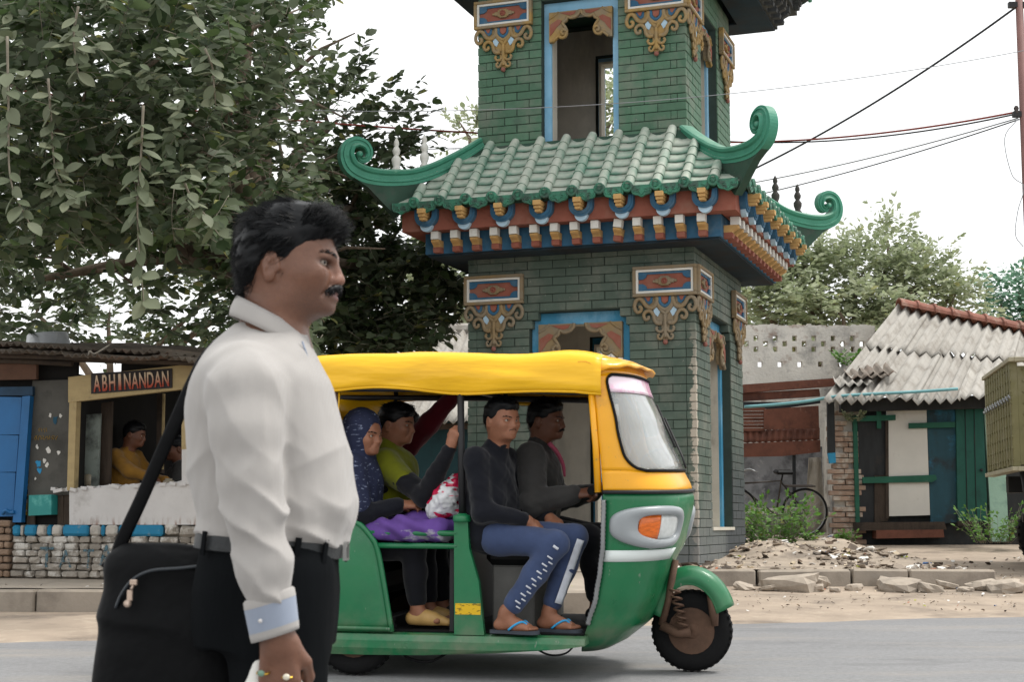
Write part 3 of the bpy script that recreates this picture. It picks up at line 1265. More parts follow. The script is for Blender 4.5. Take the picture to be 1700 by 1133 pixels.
for f in (0, 1):
    for (a, zb) in ((TA, 3.205), (A2, 6.36)):
        for sd in (-1, 1):
            x0 = -a - .03 if sd < 0 else a - PW + .03
            pr = empty('ornament_panel', parent=tower)
            pr.location = rot4(f) @ Vector((x0, -a - .006, zb))
            pr.rotation_euler = (0, 0, f * PI / 2)
            for nm, me in panel_me:
                link_mesh(me, nm, None, pr)
            ho = link_mesh(hang_me, 'hanging_scrollwork', None, tower)
            ho.location = rot4(f) @ Vector((x0 + PW / 2, -a - .004, zb - .004))
            ho.rotation_euler = (0, 0, f * PI / 2)

# ---- the two roofs
def sooty(me):
    c = me.copy()
    c.materials.clear()
    for _ in range(4):
        c.materials.append(SOOT)
    return c


SOOT = tower_coord(Mat('sooty_masonry', srgb('#45484a'), .95)).per_object(.3).vary(.3, 7, 5).stain(srgb('#5c5a55'), 5, .5, .64, .7).bump(30, .6).m


def ring_band(mb, o0, o1, z0, z1, a, mi=0):
    """square ring between offsets o0 (inner) and o1 (outer) of half-width a"""
    for f in range(4):
        st = len(mb.v)
        i, e = a + o0, a + o1
        P = [(-i, -i, z0), (i, -i, z0), (e, -e, z0), (-e, -e, z0), (-i, -i, z1), (i, -i, z1), (e, -e, z1), (-e, -e, z1)]
        mb.add(P, [(0, 1, 2, 3), (7, 6, 5, 4), (3, 2, 6, 7), (1, 0, 4, 5)], mi)
        mb.xform(rot4(f), st)


# corbel: white cap, gold belly, red foot
cb = MB()
cb.prism([(-.165, .19), (-.165, .105), (-.07, .105), (-.07, .19)], -.042, .042, 'yz', 0)
cb.prism(catmull([(-.072, .104), (-.15, .1), (-.145, .075), (-.10, .05), (-.085, .03)], 3) + [(.0, .03), (0, .104)], -.042, .042, 'yz', 1)
cb.prism([(-.085, .029), (-.10, .012), (-.09, -.03), (-.0, -.03), (.0, .029)], -.042, .042, 'yz', 2)
cb_me = cb.mesh('corbel')
for q in (WHITEP, GOLD, REDP):
    cb_me.materials.append(q)
# fascia bracket: blue horseshoe, gold stepped block, pale half ring below
fb = MB()
outer = [(.13 * math.cos(t), -.02 + .12 * math.sin(t)) for t in np.linspace(PI, 2 * PI, 13)]
inner = [(.075 * math.cos(t), -.02 + .065 * math.sin(t)) for t in np.linspace(2 * PI, PI, 11)]
fb.prism([(-.13, .055)] + outer + [(.13, .055), (.085, .055)] + inner + [(-.085, .055)], -.07, .0, 'xz', 0)
fb.prism([(x * .86, z * .86 + .004) for x, z in [(-.13, .05)] + outer + [(.13, .05), (.095, .05)] + [(x * 1.15, z * 1.15) for x, z in inner] + [(-.095, .05)]], -.078, -.069, 'xz', 3)
fb.lathe([(.07, -.055), (.07, 0), (.022, 0), (.022, -.055), (.07, -.055)], (0, 0, -.118), 12, 'y', 2, False, PI / 2, PI * 1.5)
fb.b2(-.048, .036, -.20, .0, -.012, .04, 1, bev=.003)
fb.b2(-.044, .030, -.18, .0, -.045, -.013, 1, bev=.003)
fb.b2(-.038, .022, -.16, .0, -.078, -.046, 1, bev=.003)
fb_me = fb.mesh('fascia_bracket')
for q in (BLUEP, GOLD, LBLUE, BLUEP):
    fb_me.materials.append(q)

NROW = 7
SLL = math.hypot(.72, .76)


def cover_mesh():
    mb = MB()
    L = SLL / NROW
    rings = []
    for (t, r) in ((-.02, .058), (L * .8, .050), (L * .82, .05), (L, .047)):
        rings.append([(r * math.cos(x), t, r * 1.05 * math.sin(x)) for x in np.linspace(-.35, PI + .35, 10)])
    mb.rings(rings, 0, False, False, False, True)
    # thickness at the open lower lip
    mb.rings([rings[0], [(x * .8, y + .002, z * .8) for x, y, z in rings[0]]], 0, False, False, False, False)
    me = mb.mesh('cover_tile')
    me.materials.append(TILE)
    return me


def pan_mesh():
    mb = MB()
    L = SLL / NROW

    def fn(u, v):
        x = (u - .5) * .225
        return (x, -.012 + L * 1.12 * v, .03 - .022 * v - .014 * (1 - (2 * u - 1) ** 2))
    mb.sheet(fn, 5, 1, .014)
    me = mb.mesh('pan_tile')
    me.materials.append(TILE)
    return me


def drip_mesh():
    mb = MB()
    P = [(-.105, .03), (-.108, -.035), (-.085, -.07), (-.04, -.08), (0, -.10), (.04, -.08), (.085, -.07), (.108, -.035), (.105, .03)]
    P = catmull(P, 2)
    mb.prism(P, -.012, .006, 'xz', 0)
    mb.tube([(x * .92, -.016, z * .9) for x, z in P], .009, 5, 0, True, up=(0, 1, 0))
    for s in (-1, 1):
        tubes2d(mb, [(0, -.08), (s * .03, -.03), (s * .06, -.045), (s * .055, -.015), (s * .03, -.01)], -.014, .008, 0, 3)
        tubes2d(mb, [(s * .085, -.02), (s * .07, -.05), (s * .045, -.06)], -.014, .007, 0, 3)
    me = mb.mesh('drip_tile')
    me.materials.append(TEND)
    return me


def cap_mesh():
    mb = MB()
    mb.lathe([(.0, -.022), (.022, -.02), (.026, -.012), (.034, -.012), (.037, -.02), (.054, -.02), (.062, -.012), (.062, .012), (.0, .012)], (0, 0, 0), 14, 'y', 0, False)
    for k in range(6):
        a = k * PI / 3
        mb.sphere((.018 * math.cos(a), -.018, .018 * math.sin(a)), .008, 5, 4)
    me = mb.mesh('tile_end')
    me.materials.append(TEND)
    return me


COVER, PAN, DRIP, TCAP = cover_mesh(), pan_mesh(), drip_mesh(), cap_mesh()


def join_copy(mb, me, M):
    """append a mesh datablock, transformed, to a builder"""
    mb.add([M @ v.co for v in me.vertices], [tuple(p.vertices) for p in me.polygons], 0, True)


# finial (stacked bulbs)
fin = MB()
fin.lathe([(.05, 0), (.05, .03), (.032, .05), (.05, .10), (.052, .14), (.03, .17), (.024, .18), (.04, .205), (.044, .235), (.028, .27), (.02, .28), (.03, .30), (.028, .33), (.01, .37), (0, .385)], (0, 0, 0), 12, 'z')
fin_w = fin.mesh('finial')
fin_w.materials.append(WHITEP)
fin_b = fin.mesh('finial')
fin_b.materials.append(simple('blackened_finial', srgb('#45423f'), .8))


def ridge_mb(a):
    """hip ridge in the (s, z) plane, s measured outward along the diagonal from the wall corner; z relative to soffit"""
    path = [(-.16, 1.33), (.0, 1.215), (.20, 1.09), (.43, .965), (.66, .875), (.89, .835), (1.09, .825), (1.25, .845), (1.385, .91), (1.44, 1.03), (1.41, 1.145), (1.32, 1.19), (1.225, 1.16), (1.185, 1.08), (1.215, 1.01), (1.275, 1.0), (1.305, 1.045)]
    hts = [.15, .16, .165, .165, .165, .17, .175, .175, .165, .15, .13, .11, .095, .08, .065, .055, .045]
    pts = catmull([(p[0], p[1], h * 1.06) for p, h in zip(path, hts)], 5)
    prof = [(-.5, -.05), (-.5, .05), (-.3, .052), (-.27, .066), (-.17, .066), (-.14, .052), (.12, .054), (.2, .076), (.36, .088), (.48, .07), (.5, .03), (.5, -.03), (.48, -.07), (.36, -.088), (.2, -.076), (.12, -.054), (-.14, -.052), (-.17, -.066), (-.27, -.066), (-.3, -.052)]
    rings = []
    n = len(pts)
    for i, (s, z, h) in enumerate(pts):
        p0, p1 = pts[max(0, i - 1)], pts[min(n - 1, i + 1)]
        tx, tz = p1[0] - p0[0], p1[1] - p0[1]
        l = math.hypot(tx, tz)
        nx, nz = -tz / l, tx / l          # outward (top) side of the curve
        wk = 1.0 if i < n * .55 else 1.0 - .35 * (i - n * .55) / (n * .45)
        rings.append([(s + nx * h * q, w * wk, z + nz * h * q) for q, w in prof])
    mb = MB()
    mb.rings(rings, 0, True, True, True, False)
    # eye of the volute
    mb.lathe([(.0, -.075), (.03, -.07), (.034, -.03), (.034, .03), (.03, .07), (0, .075)], (1.30, 0, 1.055), 10, 'y', 0)
    # flared board that carries the ridge over the eave corner
    mb.prism([(.45, .80), (.86, .40), (1.0, .52), (1.2, .70), (1.38, .80), (1.25, .78), (.89, .77)], -.045, .045, 'xz', 1)
    return mb


RW_DIRS = {0: R(-45), 1: R(45), 2: R(135), 3: R(-135)}   # diagonals of the plan


def roof(a, zs, detail, white_fin):
    """a = half-width of the wall under the roof, zs = soffit height"""
    rt = empty('lower_roof' if detail else 'upper_roof', parent=tower)
    mb = MB()
    ring_band(mb, -.03, .335, zs - .025, zs - .001, a, 0)
    ring_band(mb, .30, .36, zs, zs + .235, a, 1)
    mb.build('soffit', [SOFFIT, BLUEP if detail else SOOT], rt)
    mb = MB()
    ring_band(mb, .38, .555, zs + .225, zs + .475, a, 0)
    mb.build('fascia', REDP if detail else SOOT, rt)
    cbm, fbm_ = (cb_me, fb_me) if detail else (sooty(cb_me), sooty(fb_me))
    mb = MB()
    ring_band(mb, .30, .66, zs + .478, zs + .515, a, 0)
    # roof deck: sloping skin
    for f in range(4):
        st = len(mb.v)
        e0, e1 = a + .62, a - .085
        zz0, zz1 = zs + .50, zs + 1.27
        mb.add([(-e0, -e0, zz0), (e0, -e0, zz0), (e1, -e1, zz1), (-e1, -e1, zz1), (-e0, -e0, zz0 - .06), (e0, -e0, zz0 - .06), (e1, -e1, zz1 - .06), (-e1, -e1, zz1 - .06)],
               [(0, 1, 2, 3), (7, 6, 5, 4), (0, 4, 5, 1)], 0)
        mb.xform(rot4(f), st)
    mb.build('roof_deck', DKGREEN, rt)
    rj = random.Random(9)
    other = MB()
    slope = math.atan2(.77, .705)
    ncol = 12
    sp = .297
    for f in range(4):
        own = f in (0, 1)
        # corbels
        nc = 14
        for i in range(nc):
            u = -a - .30 + (2 * a + .6) * (i + .5) / nc
            tilt = R(9) if (f == 0 and i == 9 and detail) else rj.uniform(-.03, .03)
            M = rot4(f) @ Matrix.Translation((u, -a - .362, zs + .03)) @ Matrix.Rotation(tilt, 4, 'Y')
            if own:
                o = link_mesh(cbm, 'corbel', None, rt)
                o.matrix_local = M
        for i in range(8):
            u = (i - 3.5) * .436
            M = rot4(f) @ Matrix.Translation((u, -a - .557, zs + .392))
            if own:
                o = link_mesh(fbm_, 'fascia_bracket', None, rt)
                o.matrix_local = M
        # tiles
        E0, E1 = a + .655, a - .085
        for i in range(-1, ncol + 1):
            for kind in (0, 1):
                u = (i - (ncol - 1) / 2 + (.5 if kind else 0)) * sp
                for r_ in range(NROW):
                    t = r_ / NROW
                    lim = E0 + (E1 - E0) * (t + .6 / NROW) - (.06 if kind else .04)
                    if abs(u) > lim:
                        continue
                    y = -(a + .665) + t * .75
                    z = zs + .485 + t * .775
                    jit = Matrix.Rotation(rj.uniform(-.012, .012), 4, 'Z')
                    M = rot4(f) @ Matrix.Translation((u, y, z + (.035 if not kind else 0.0))) @ Matrix.Rotation(slope - (.0 if kind else .02), 4, 'X') @ jit
                    me = PAN if kind else COVER
                    if own and detail:
                        o = link_mesh(me, me.name.split('.')[0], None, rt)
                        o.matrix_local = M
                    else:
                        join_copy(other, me, M)
                lim0 = a + .655 - .02
                if abs(u) < lim0:
                    M = rot4(f) @ Matrix.Translation((u, -(a + (.70 if not kind else .688)), zs + (.512 if not kind else .49)))
                    me = DRIP if kind else TCAP
                    if own:
                        o = link_mesh(me, me.name.split('.')[0], None, rt)
                        o.matrix_local = M
    if other.v:
        other.build('tile_field', TILE, rt, kind='stuff')
    # hip ridges
    rme = ridge_mb(a).mesh('hip_ridge')
    rme.materials.append(RIDGE)
    rme.materials.append(DKGREEN)
    for k in range(4):
        A = RW_DIRS[k]
        cxy = Vector((math.cos(A), math.sin(A), 0)) * a * math.sqrt(2)
        o = link_mesh(rme, 'hip_ridge', None, rt)
        o.location = (cxy.x, cxy.y, zs - .022)
        o.rotation_euler = (0, 0, A)
        o.scale = (.97, 1, .955) if k == 0 else (1, 1, 1)
        if k != 0:
            for s_, z_ in ((.53, .99), (.86, .915)):
                fo = link_mesh(fin_w if k == 3 else fin_b, 'finial', None, o)
                fo.location = (s_, 0, z_)
    if not detail:
        rt.scale = (1.1, 1.1, 1.0)
    return rt


roof(TA, 3.745, True, True)
roof(A2, 6.97, False, False)
top = MB()
top.b2(-A2 + .06, A2 - .06, -A2 + .06, A2 - .06, 7.04, 8.2, 0)
top.build('roof_core', DKGREEN, tower)
# ================================================================== auto rickshaw
AUTO_LOC = Vector((-.745, 9.024, ground_z(9.024) + .006))
auto = empty('auto_rickshaw', AUTO_LOC, 0, label='green and yellow three-wheeled taxi carrying passengers past the tower', cat='auto rickshaw')
auto.rotation_euler = (.035, .0075, R(-12))
XS = .893                             # the body is short coupled
AM = Matrix.Translation(AUTO_LOC) @ auto.rotation_euler.to_matrix().to_4x4()


def from_auto(x, y, z):
    return AM @ Vector((x, y, z))


m = Mat('green_body_paint', srgb('#0a6b40'), .3, spec=.5)
m.vary(.08, 2.5, 5).stain(srgb('#0a5236'), 2, .55, .75, .5).stain(srgb('#5c6f5c'), 3.2, .60, .78, .35, off=(2, 3, 1))
m.b.inputs['Coat Weight'].default_value = .15
rt0 = m.ramp(m.noise(5, 5), .3, .7, .22, .6)
m.L(rt0, m.b.inputs['Roughness'])
sz_ = _n(m.nt, 'ShaderNodeSeparateXYZ')
m.L(m.co, sz_.inputs[0])
m.mix(srgb('#7f7a68'), m.math('MULTIPLY', m.ramp(sz_.outputs[2], .45, .12, .05, .6), m.ramp(m.noise(7, 6), .38, .68)))
m.stain(srgb('#8b8f84'), 40, .70, .74, .5, detail=2, stretch=(1, 1, .3))
m.bump(4, .16, .03)
AGREEN = m.m
m = Mat('yellow_panel_paint', srgb('#f0a90f'), .3, spec=.5)
m.vary(.06, 3).stain(srgb('#d18e12'), 2.5, .55, .75, .5)
m.b.inputs['Coat Weight'].default_value = .12
m.stain(srgb('#b98a3a'), 5, .56, .72, .5).stain(srgb('#8a7a58'), 36, .70, .74, .5, detail=2)
AYEL = m.m
m = Mat('yellow_vinyl', srgb('#efb80e'), .36, spec=.5)
m.vary(.10, 2.5, 5, stretch=(.4, 1, 1.6)).stain(srgb('#c48f08'), 3, .55, .75, .5, stretch=(.4, 1, 2)).bump(6, .5, .03, 3, stretch=(.3, 1, 1.3))
AVINYL = m.m
BLACKV = simple('black_vinyl', srgb('#0d0e0f'), .6, .2, 8, .2, 60, spec=.2)
BLACKR = simple('black_rubber', srgb('#141415'), .8, .25, 10, .2, 90, spec=.2)
DKMET = simple('dark_metal', srgb('#1b1b1d'), .55, .25, 9)
GREYMET = simple('grey_metal', srgb('#8d8f90'), .4, .15, 8, metal=.6)
m = Mat('silver_plastic', srgb('#94999c'), .3, spec=.5)
m.vary(.07, 5)
SILVER = m.m
WHITET = simple('white_tape', srgb('#dfe6e4'), .5, .06, 5)
STICK = Mat('yellow_notice', srgb('#d9b018'), .5)
STICK.stain(srgb('#6b5a14'), 55, .56, .6, .8, detail=2, stretch=(.35, 1, 1.2))
STICK = STICK.m
m = Mat('windscreen_glass', (.85, .9, .9), .03, spec=.6)
m.b.inputs['Transmission Weight'].default_value = .6
m.b.inputs['IOR'].default_value = 1.1
m.b.inputs['Coat Weight'].default_value = 1.0
m.b.inputs['Coat Roughness'].default_value = .08
m.b.inputs['Alpha'].default_value = .55
AGLASS = m.m
m = Mat('pink_tint_strip', srgb('#e36ab0'), .15, spec=.6)
m.stain((.9, .8, .86), 2.3, .45, .6, .9, stretch=(1, 1.4, 1))  # near-white patches paint the highlight into the strip's colour
PINK = m.m
AMBER = Mat('amber_lens', srgb('#d9691c'), .15, spec=.6).vary(.25, 30, 2, stretch=(1, 1, 4)).m
CLEAR = Mat('clear_lens', srgb('#d5d8d6'), .1, spec=.7).vary(.2, 16, 2).m
RUST = simple('rusty_steel', srgb('#5b4436'), .8, .3, 12, .3, 60)


def interp(tab, z):
    if z <= tab[0][0]:
        return tab[0][1:]
    for a, b in zip(tab, tab[1:]):
        if z <= b[0]:
            t = (z - a[0]) / (b[0] - a[0])
            t = t * t * (3 - 2 * t) * .5 + t * .5
            return tuple(p + (q - p) * t for p, q in zip(a[1:], b[1:]))
    return tab[-1][1:]


#          z     rear x  front x  half-width  power
COWL = [(.14, 1.23, 1.36, .40, 2.2), (.20, 1.25, 1.47, .50, 2.3), (.30, 1.29, 1.58, .55, 2.4), (.45, 1.34, 1.64, .585, 2.5), (.60, 1.365, 1.69, .60, 2.6),
        (.72, 1.38, 1.75, .61, 2.7), (.95, 1.385, 1.80, .61, 2.7), (1.02, 1.383, 1.785, .61, 2.7), (1.12, 1.375, 1.74, .605, 2.7), (1.35, 1.355, 1.64, .60, 2.6), (1.62, 1.325, 1.535, .585, 2.5), (1.72, 1.31, 1.50, .575, 2.5)]
COWL = [(r[0], r[1] / XS, r[2] / XS) + r[3:] for r in COWL]


def cowl(th, z, off=0.0):
    """point on the front body: th = -90 (near side) .. 90 (far side) degrees, z height, off outward"""
    xr, xf, w, p = interp(COWL, z)
    c, s = math.cos(R(th)), math.sin(R(th))
    x = xr + (xf - xr) * abs(c) ** (2 / p)
    y = w * math.copysign(abs(s) ** (2 / p), s)
    if off:
        n = Vector(((abs(c) ** (2 - 2 / p)) / (xf - xr), math.copysign(abs(s) ** (2 - 2 / p), s) / w, 0))
        n.normalize()
        return (x + n.x * off, y + n.y * off, z)
    return (x, y, z)


def shell(parent, name, mat, th0, th1, z0, z1, nu=36, nv=12, th=.012, off=0.0):
    f0 = th0 if callable(th0) else (lambda z: th0)
    f1 = th1 if callable(th1) else (lambda z: th1)
    mb = MB()

    def fn(u, v):
        z = z0 + (z1 - z0) * v
        return cowl(f0(z) + (f1(z) - f0(z)) * u, z, off)
    mb.sheet(fn, nu, nv, th)
    return mb.build(name, mat, parent)


cowl_o = shell(auto, 'front_cowl', AGREEN, -90, 90, .14, 1.0, 44, 22)
shell(cowl_o, 'white_band', WHITET, -89, -18, .635, .695, 20, 2, .003, .004)
shell(cowl_o, 'white_band', WHITET, 18, 89, .635, .695, 20, 2, .003, .004)
# windscreen with rounded lower corners
ZW0, ZW1 = 1.115, 1.63


def ww(z):
    t = (z - ZW0) / .10
    b = 75 if t >= 1 else 75 - 17 * (1 - math.sqrt(max(0, 1 - (1 - t) ** 2)))
    t2 = (ZW1 - z) / .05
    if t2 < 1:
        b -= 8 * (1 - math.sqrt(max(0, 1 - (1 - t2) ** 2)))
    return b


ysur = shell(auto, 'windscreen_surround', AYEL, -90, lambda z: -ww(z), ZW0, ZW1, 6, 26, .02)
shell(ysur, 'windscreen_pillar', AYEL, lambda z: ww(z), 90, ZW0, ZW1, 6, 26, .02)
shell(ysur, 'windscreen_base', AYEL, -90, 90, 1.004, ZW0, 44, 6, .02)
shell(ysur, 'windscreen_header', AYEL, -90, 90, ZW1, 1.72, 40, 4, .02)
ws = shell(auto, 'windscreen', AGLASS, lambda z: -ww(z), lambda z: ww(z), ZW0, ZW1, 36, 20, .005, -.004)
shell(ws, 'tint_strip', PINK, lambda z: -ww(z), lambda z: ww(z), 1.535, ZW1, 36, 4, .003, .003)
shell(ws, 'paper_permit', simple('paper_sticker', srgb('#cfe3ee'), .5), 20, 45, 1.17, 1.27, 6, 3, .002, -.012)
mb = MB()
loop = []
for k in range(41):
    z = ZW0 + (ZW1 - ZW0) * k / 40
    loop.append(cowl(-ww(z), z, .006))
top = [cowl(-ww(ZW1) + 2 * ww(ZW1) * k / 30, ZW1, .006) for k in range(1, 31)]
rt_ = [cowl(ww(ZW0 + (ZW1 - ZW0) * (1 - k / 40)), ZW0 + (ZW1 - ZW0) * (1 - k / 40), .006) for k in range(1, 41)]
bt_ = [cowl(ww(ZW0) - 2 * ww(ZW0) * k / 30, ZW0, .006) for k in range(1, 31)]
mb.tube(loop + top + rt_ + bt_, .0085, 6)
mb.build('rubber_gasket', BLACKR, ws)
mb = MB()
mb.tube([cowl(-90 + 180 * k / 40, 1.002, .006) for k in range(41)], .012, 6)
mb.build('trim_strip', DKMET, cowl_o)
# wiper
mb = MB()
mb.tube([cowl(5, 1.13, .02), cowl(8, 1.2, .025), cowl(25, 1.42, .018)], .007, 6)
mb.tube([cowl(10, 1.25, .012), cowl(32, 1.5, .012)], .008, 5)
mb.build('wiper', DKMET, ws)
# headlamps
for sd in (-1, 1):
    hl = empty('headlamp', parent=auto)
    ct, cz = -54.0, .815
    ro, rn = [], 40

    def hp(k, ku, kv, off, shift=0.0):
        a = 2 * PI * k / rn
        c, s_ = math.cos(a), math.sin(a)
        e = 2 / 3.4
        u = math.copysign(abs(c) ** e, c)
        v = math.copysign(abs(s_) ** e, s_)
        # the rear end of the bezel is cut back below
        th_ = ct + shift + ku * u
        zz = cz + kv * v * (1.0 - .18 * max(0, -u)) + (.012 if u < 0 else 0) * max(0, -u)
        return cowl(th_ if sd < 0 else -th_, zz, off)
    bz = MB()
    bz.rings([[hp(k, 34, .115, -.002) for k in range(rn)], [hp(k, 33, .113, .02) for k in range(rn)], [hp(k, 30, .10, .034) for k in range(rn)],
              [hp(k, 22, .073, .036, 5) for k in range(rn)], [hp(k, 20.5, .066, .02, 5) for k in range(rn)], [hp(k, 20, .064, .004, 5) for k in range(rn)]], 0, True, False, False, True)
    bz.build('bezel', SILVER, hl)
    for nm, mt, u0, u1 in (('indicator_lens', AMBER, -1, -.05), ('lamp_lens', CLEAR, -.03, 1)):
        g = MB()

        def lf(u, v, u0=u0, u1=u1):
            uu = u0 + (u1 - u0) * u
            th_ = ct + 5 + 20 * uu
            return cowl(th_ * (1 if sd < 0 else -1), cz + (v - .5) * .128, .010 + .010 * (1 - (2 * v - 1) ** 2))
        g.sheet(lf, 8, 6, .006)
        g.build(nm, mt, hl)

# ---- floor pan, sills and side structure
mb = MB()
prof = [(-.62, .12), (-.635, .16), (-.635, .20), (-.62, .232), (-.585, .24), (.585, .24), (.62, .232), (.635, .20), (.635, .16), (.62, .12)]
rings = []
for x, lift in ((-.52, .0), (-.3, -.005), (.1, -.005), (.45, .01), (.9, .03), (1.3, .06), (1.44, .08)):
    rings.append([(x, y, max(z, .115 + lift) if z < .2 else z) for y, z in prof])
mb.rings(rings, 0, True, True, True, False)
fl = mb.build('floor_pan', AGREEN, auto)
mb = MB()
mb.b2(-.45, 1.42, -.56, .56, .243, .25, 0)
mb.build('floor_mat', BLACKR, fl)
for sd in (-1, 1):
    Y = sd * .61
    # rear quarter panel: bulged, with a raised flange along the door edge
    q = MB()
    edge = catmull([(-.10, .865), (.03, .83), (.11, .765), (.16, .69), (.205, .50), (.255, .245)], 5)

    def qf(u, v):
        e = edge[min(len(edge) - 1, int(round(v * (len(edge) - 1))))]
        x0 = -.55 + .02 * v
        x = x0 + (e[0] - x0) * u
        z = e[1] if u > 0 else e[1]
        bul = .035 * math.sin(PI * min(1, max(0, (z - .2) / .7))) * (1 - u ** 4) * (1 if u < .97 else .6)
        return (x, sd * (.60 + bul), z)
    q.sheet(qf, 14, len(edge) - 1, sd * -.015)
    qp = q.build('rear_quarter_panel', AGREEN, auto)
    f_ = MB()
    f_.tube([(e[0], sd * .612, e[1]) for e in edge], .016, 8)
    f_.tube([(-.53, sd * .625, .262), (.25, sd * .625, .262)], .012, 6)
    f_.build('panel_flange', AGREEN, qp)
    w_ = MB()

    def wf(u, v):
        x = -.45 + .59 * u
        z = .63 + .065 * v
        uu = (x + .55) / .71
        bul = .035 * math.sin(PI * (z - .2) / .7) * (1 - uu ** 4)
        return (x, sd * (.604 + bul), z)
    w_.sheet(wf, 10, 2, sd * -.003)
    w_.build('white_band', WHITET, qp)
    # door pillar
    p = MB()
    p.prism([(.645, .238), (.83, .238), (.795, .52), (.735, .70), (.727, .845), (.642, .845)], sd * .575, sd * .618, 'xz', 0)
    pl = p.build('door_pillar', AGREEN, auto)
    c = MB()
    c.lathe([(.0, .84), (.052, .84), (.056, .848), (.056, .868), (.05, .874), (.03, .88), (.025, .885), (.0, .885)], (.687, sd * .597, 0), 14)
    c.build('pillar_collar', AGREEN, pl)
    t_ = MB()
    t_.tube([(.687, sd * .597, .88), (.68, sd * .595, 1.2), (.672, sd * .585, 1.56)], .021, 10)
    t_.build('pillar_tube', DKMET, pl)
    if sd < 0:
        s_ = MB()
        s_.b2(.652, .808, sd * .6185, sd * .620, .346, .405, 0)
        s_.build('notice_sticker', STICK, pl)
    for z in (.777, .708):
        r_ = MB()
        r_.tube([(.10 if z > .75 else .15, sd * .605, z), (.38, sd * .61, z), (.66, sd * .605, z)], .0155, 8)
        r_.build('side_rail', AGREEN, auto)
    # front post
    r_ = MB()
    r_.tube([(1.518, sd * .592, 1.0), (1.505, sd * .588, 1.25), (1.475, sd * .58, 1.56)], .022, 8)
    r_.build('front_post', AYEL, auto)
    g_ = MB()
    pts = [cowl(sd * 89.9, z, .012) for z in np.linspace(.30, .96, 60)]
    g_.tube(pts, [.017 if k % 2 else .0125 for k in range(60)], 8)
    g_.build('ribbed_edge_strip', GREYMET, cowl_o)
    # rear side canvas
    k_ = MB()

    def kf(u, v):
        return (-.62 + .50 * u + .02 * v, sd * (.588 + .012 * math.sin(PI * v) - .012 * math.sin(u * 9) * v), .85 + .72 * v)
    k_.sheet(kf, 12, 8, sd * -.008)
    k_.build('side_canvas', AVINYL, auto)
    h_ = MB()
    h_.tube([(-.115, sd * .60, .86), (-.12, sd * .598, 1.2), (-.13, sd * .59, 1.58)], .02, 8)
    h_.build('rear_post', RUST, auto)
# cowl seam to the yellow notice plate behind far lamp
# tail
mb = MB()
mb.b2(-.60, -.54, -.60, .60, .12, .86, 0, bev=.02)
mb.build('tail_panel', AGREEN, auto)
mb = MB()
mb.b2(-.61, -.595, -.57, .57, .87, 1.55, 0)
mb.build('rear_canvas', AVINYL, auto)

# ---- canopy
mb = MB()
NX, NS = 46, 26


def canopy(u, v):
    x = -.64 + 2.18 * u
    s = (v - .5) * 2                      # -1 near .. 1 far
    a = abs(s)
    wr = .008 * fbm(x * 3.2, s * 4, 1.5) + .006 * math.sin(x * 7 + s * 5)
    sag = .022 * math.sin(x * 5.2 + .6) * (1 if a < .85 else .6)
    zt = 1.742 + .012 * math.sin(PI * u) - (0.09 * max(0, (.06 - u) / .06) ** 2) - .03 * max(0, (u - .88) / .12) ** 2
    zb = 1.572 - .045 * u ** 1.4 + .012 * math.sin(x * 6)
    if a < .62:
        y = a / .62 * .53
        z = zt + .018 * (1 - (a / .62) ** 2) * 1.2
    elif a < .76:
        t = (a - .62) / .14 * PI / 2
        y = .53 + .075 * math.sin(t)
        z = zt - .075 * (1 - math.cos(t))
    else:
        t = (a - .76) / .24
        y = .605 + .012 * math.sin(PI * t) + .006 * math.sin(x * 13 + t * 3) * t
        z = (zt - .075) + (zb - zt + .075) * t
        wr += .010 * math.sin(x * 4 - t * 4) * math.sin(PI * t)
    y += wr * .7
    return (x, math.copysign(y, s), z + wr + sag * (.4 if a < .7 else .15))


mb.sheet(canopy, NX, NS * 2, -.008)
can = mb.build('canopy', AVINYL, auto)
# hem along the lower edge, peak over the windscreen, roof bows, dark lining
mb = MB()
for sd in (0, 1):
    mb.tube([Vector(canopy(k / 40, sd)) + Vector((0, 0, -.003)) for k in range(41)], .010, 6)
mb.build('canopy_hem', AVINYL, can)
mb = MB()


def brow(u, v):
    s = (u - .5) * 2
    p = Vector(cowl(s * 88, 1.70, 0))
    base = Vector((1.40, math.copysign(min(abs(s) * .60, .60), s), 1.735 - .05 * abs(s) ** 4))
    tip = Vector((p.x + .075 * (1 - .4 * abs(s) ** 6), p.y * 1.03, 1.672 - .035 * abs(s) ** 6))
    q = base.lerp(tip, v)
    q.z += .02 * math.sin(PI * v) + .004 * math.sin(u * 40)
    return q


mb.sheet(brow, 36, 6, .014)
mb.build('front_peak', AYEL, can)
mb = MB()
for x in (-.12, .67, 1.42):
    mb.tube([(x, -.585, 1.55), (x, -.575, 1.64), (x, -.50, 1.70), (x, 0, 1.71), (x, .50, 1.70), (x, .575, 1.64), (x, .585, 1.55)], .016, 8)
for sd in (-1, 1):
    mb.tube([(-.58, sd * .582, 1.575), (.6, sd * .582, 1.56), (1.47, sd * .58, 1.535)], .018, 8)
mb.build('roof_bows', DKMET, can)
mb = MB()
mb.b2(-.6, 1.42, -.52, .52, 1.712, 1.72, 0)
mb.b2(.60, .63, -.56, .56, 1.56, 1.71, 0)
mb.build('roof_lining', BLACKV, can)

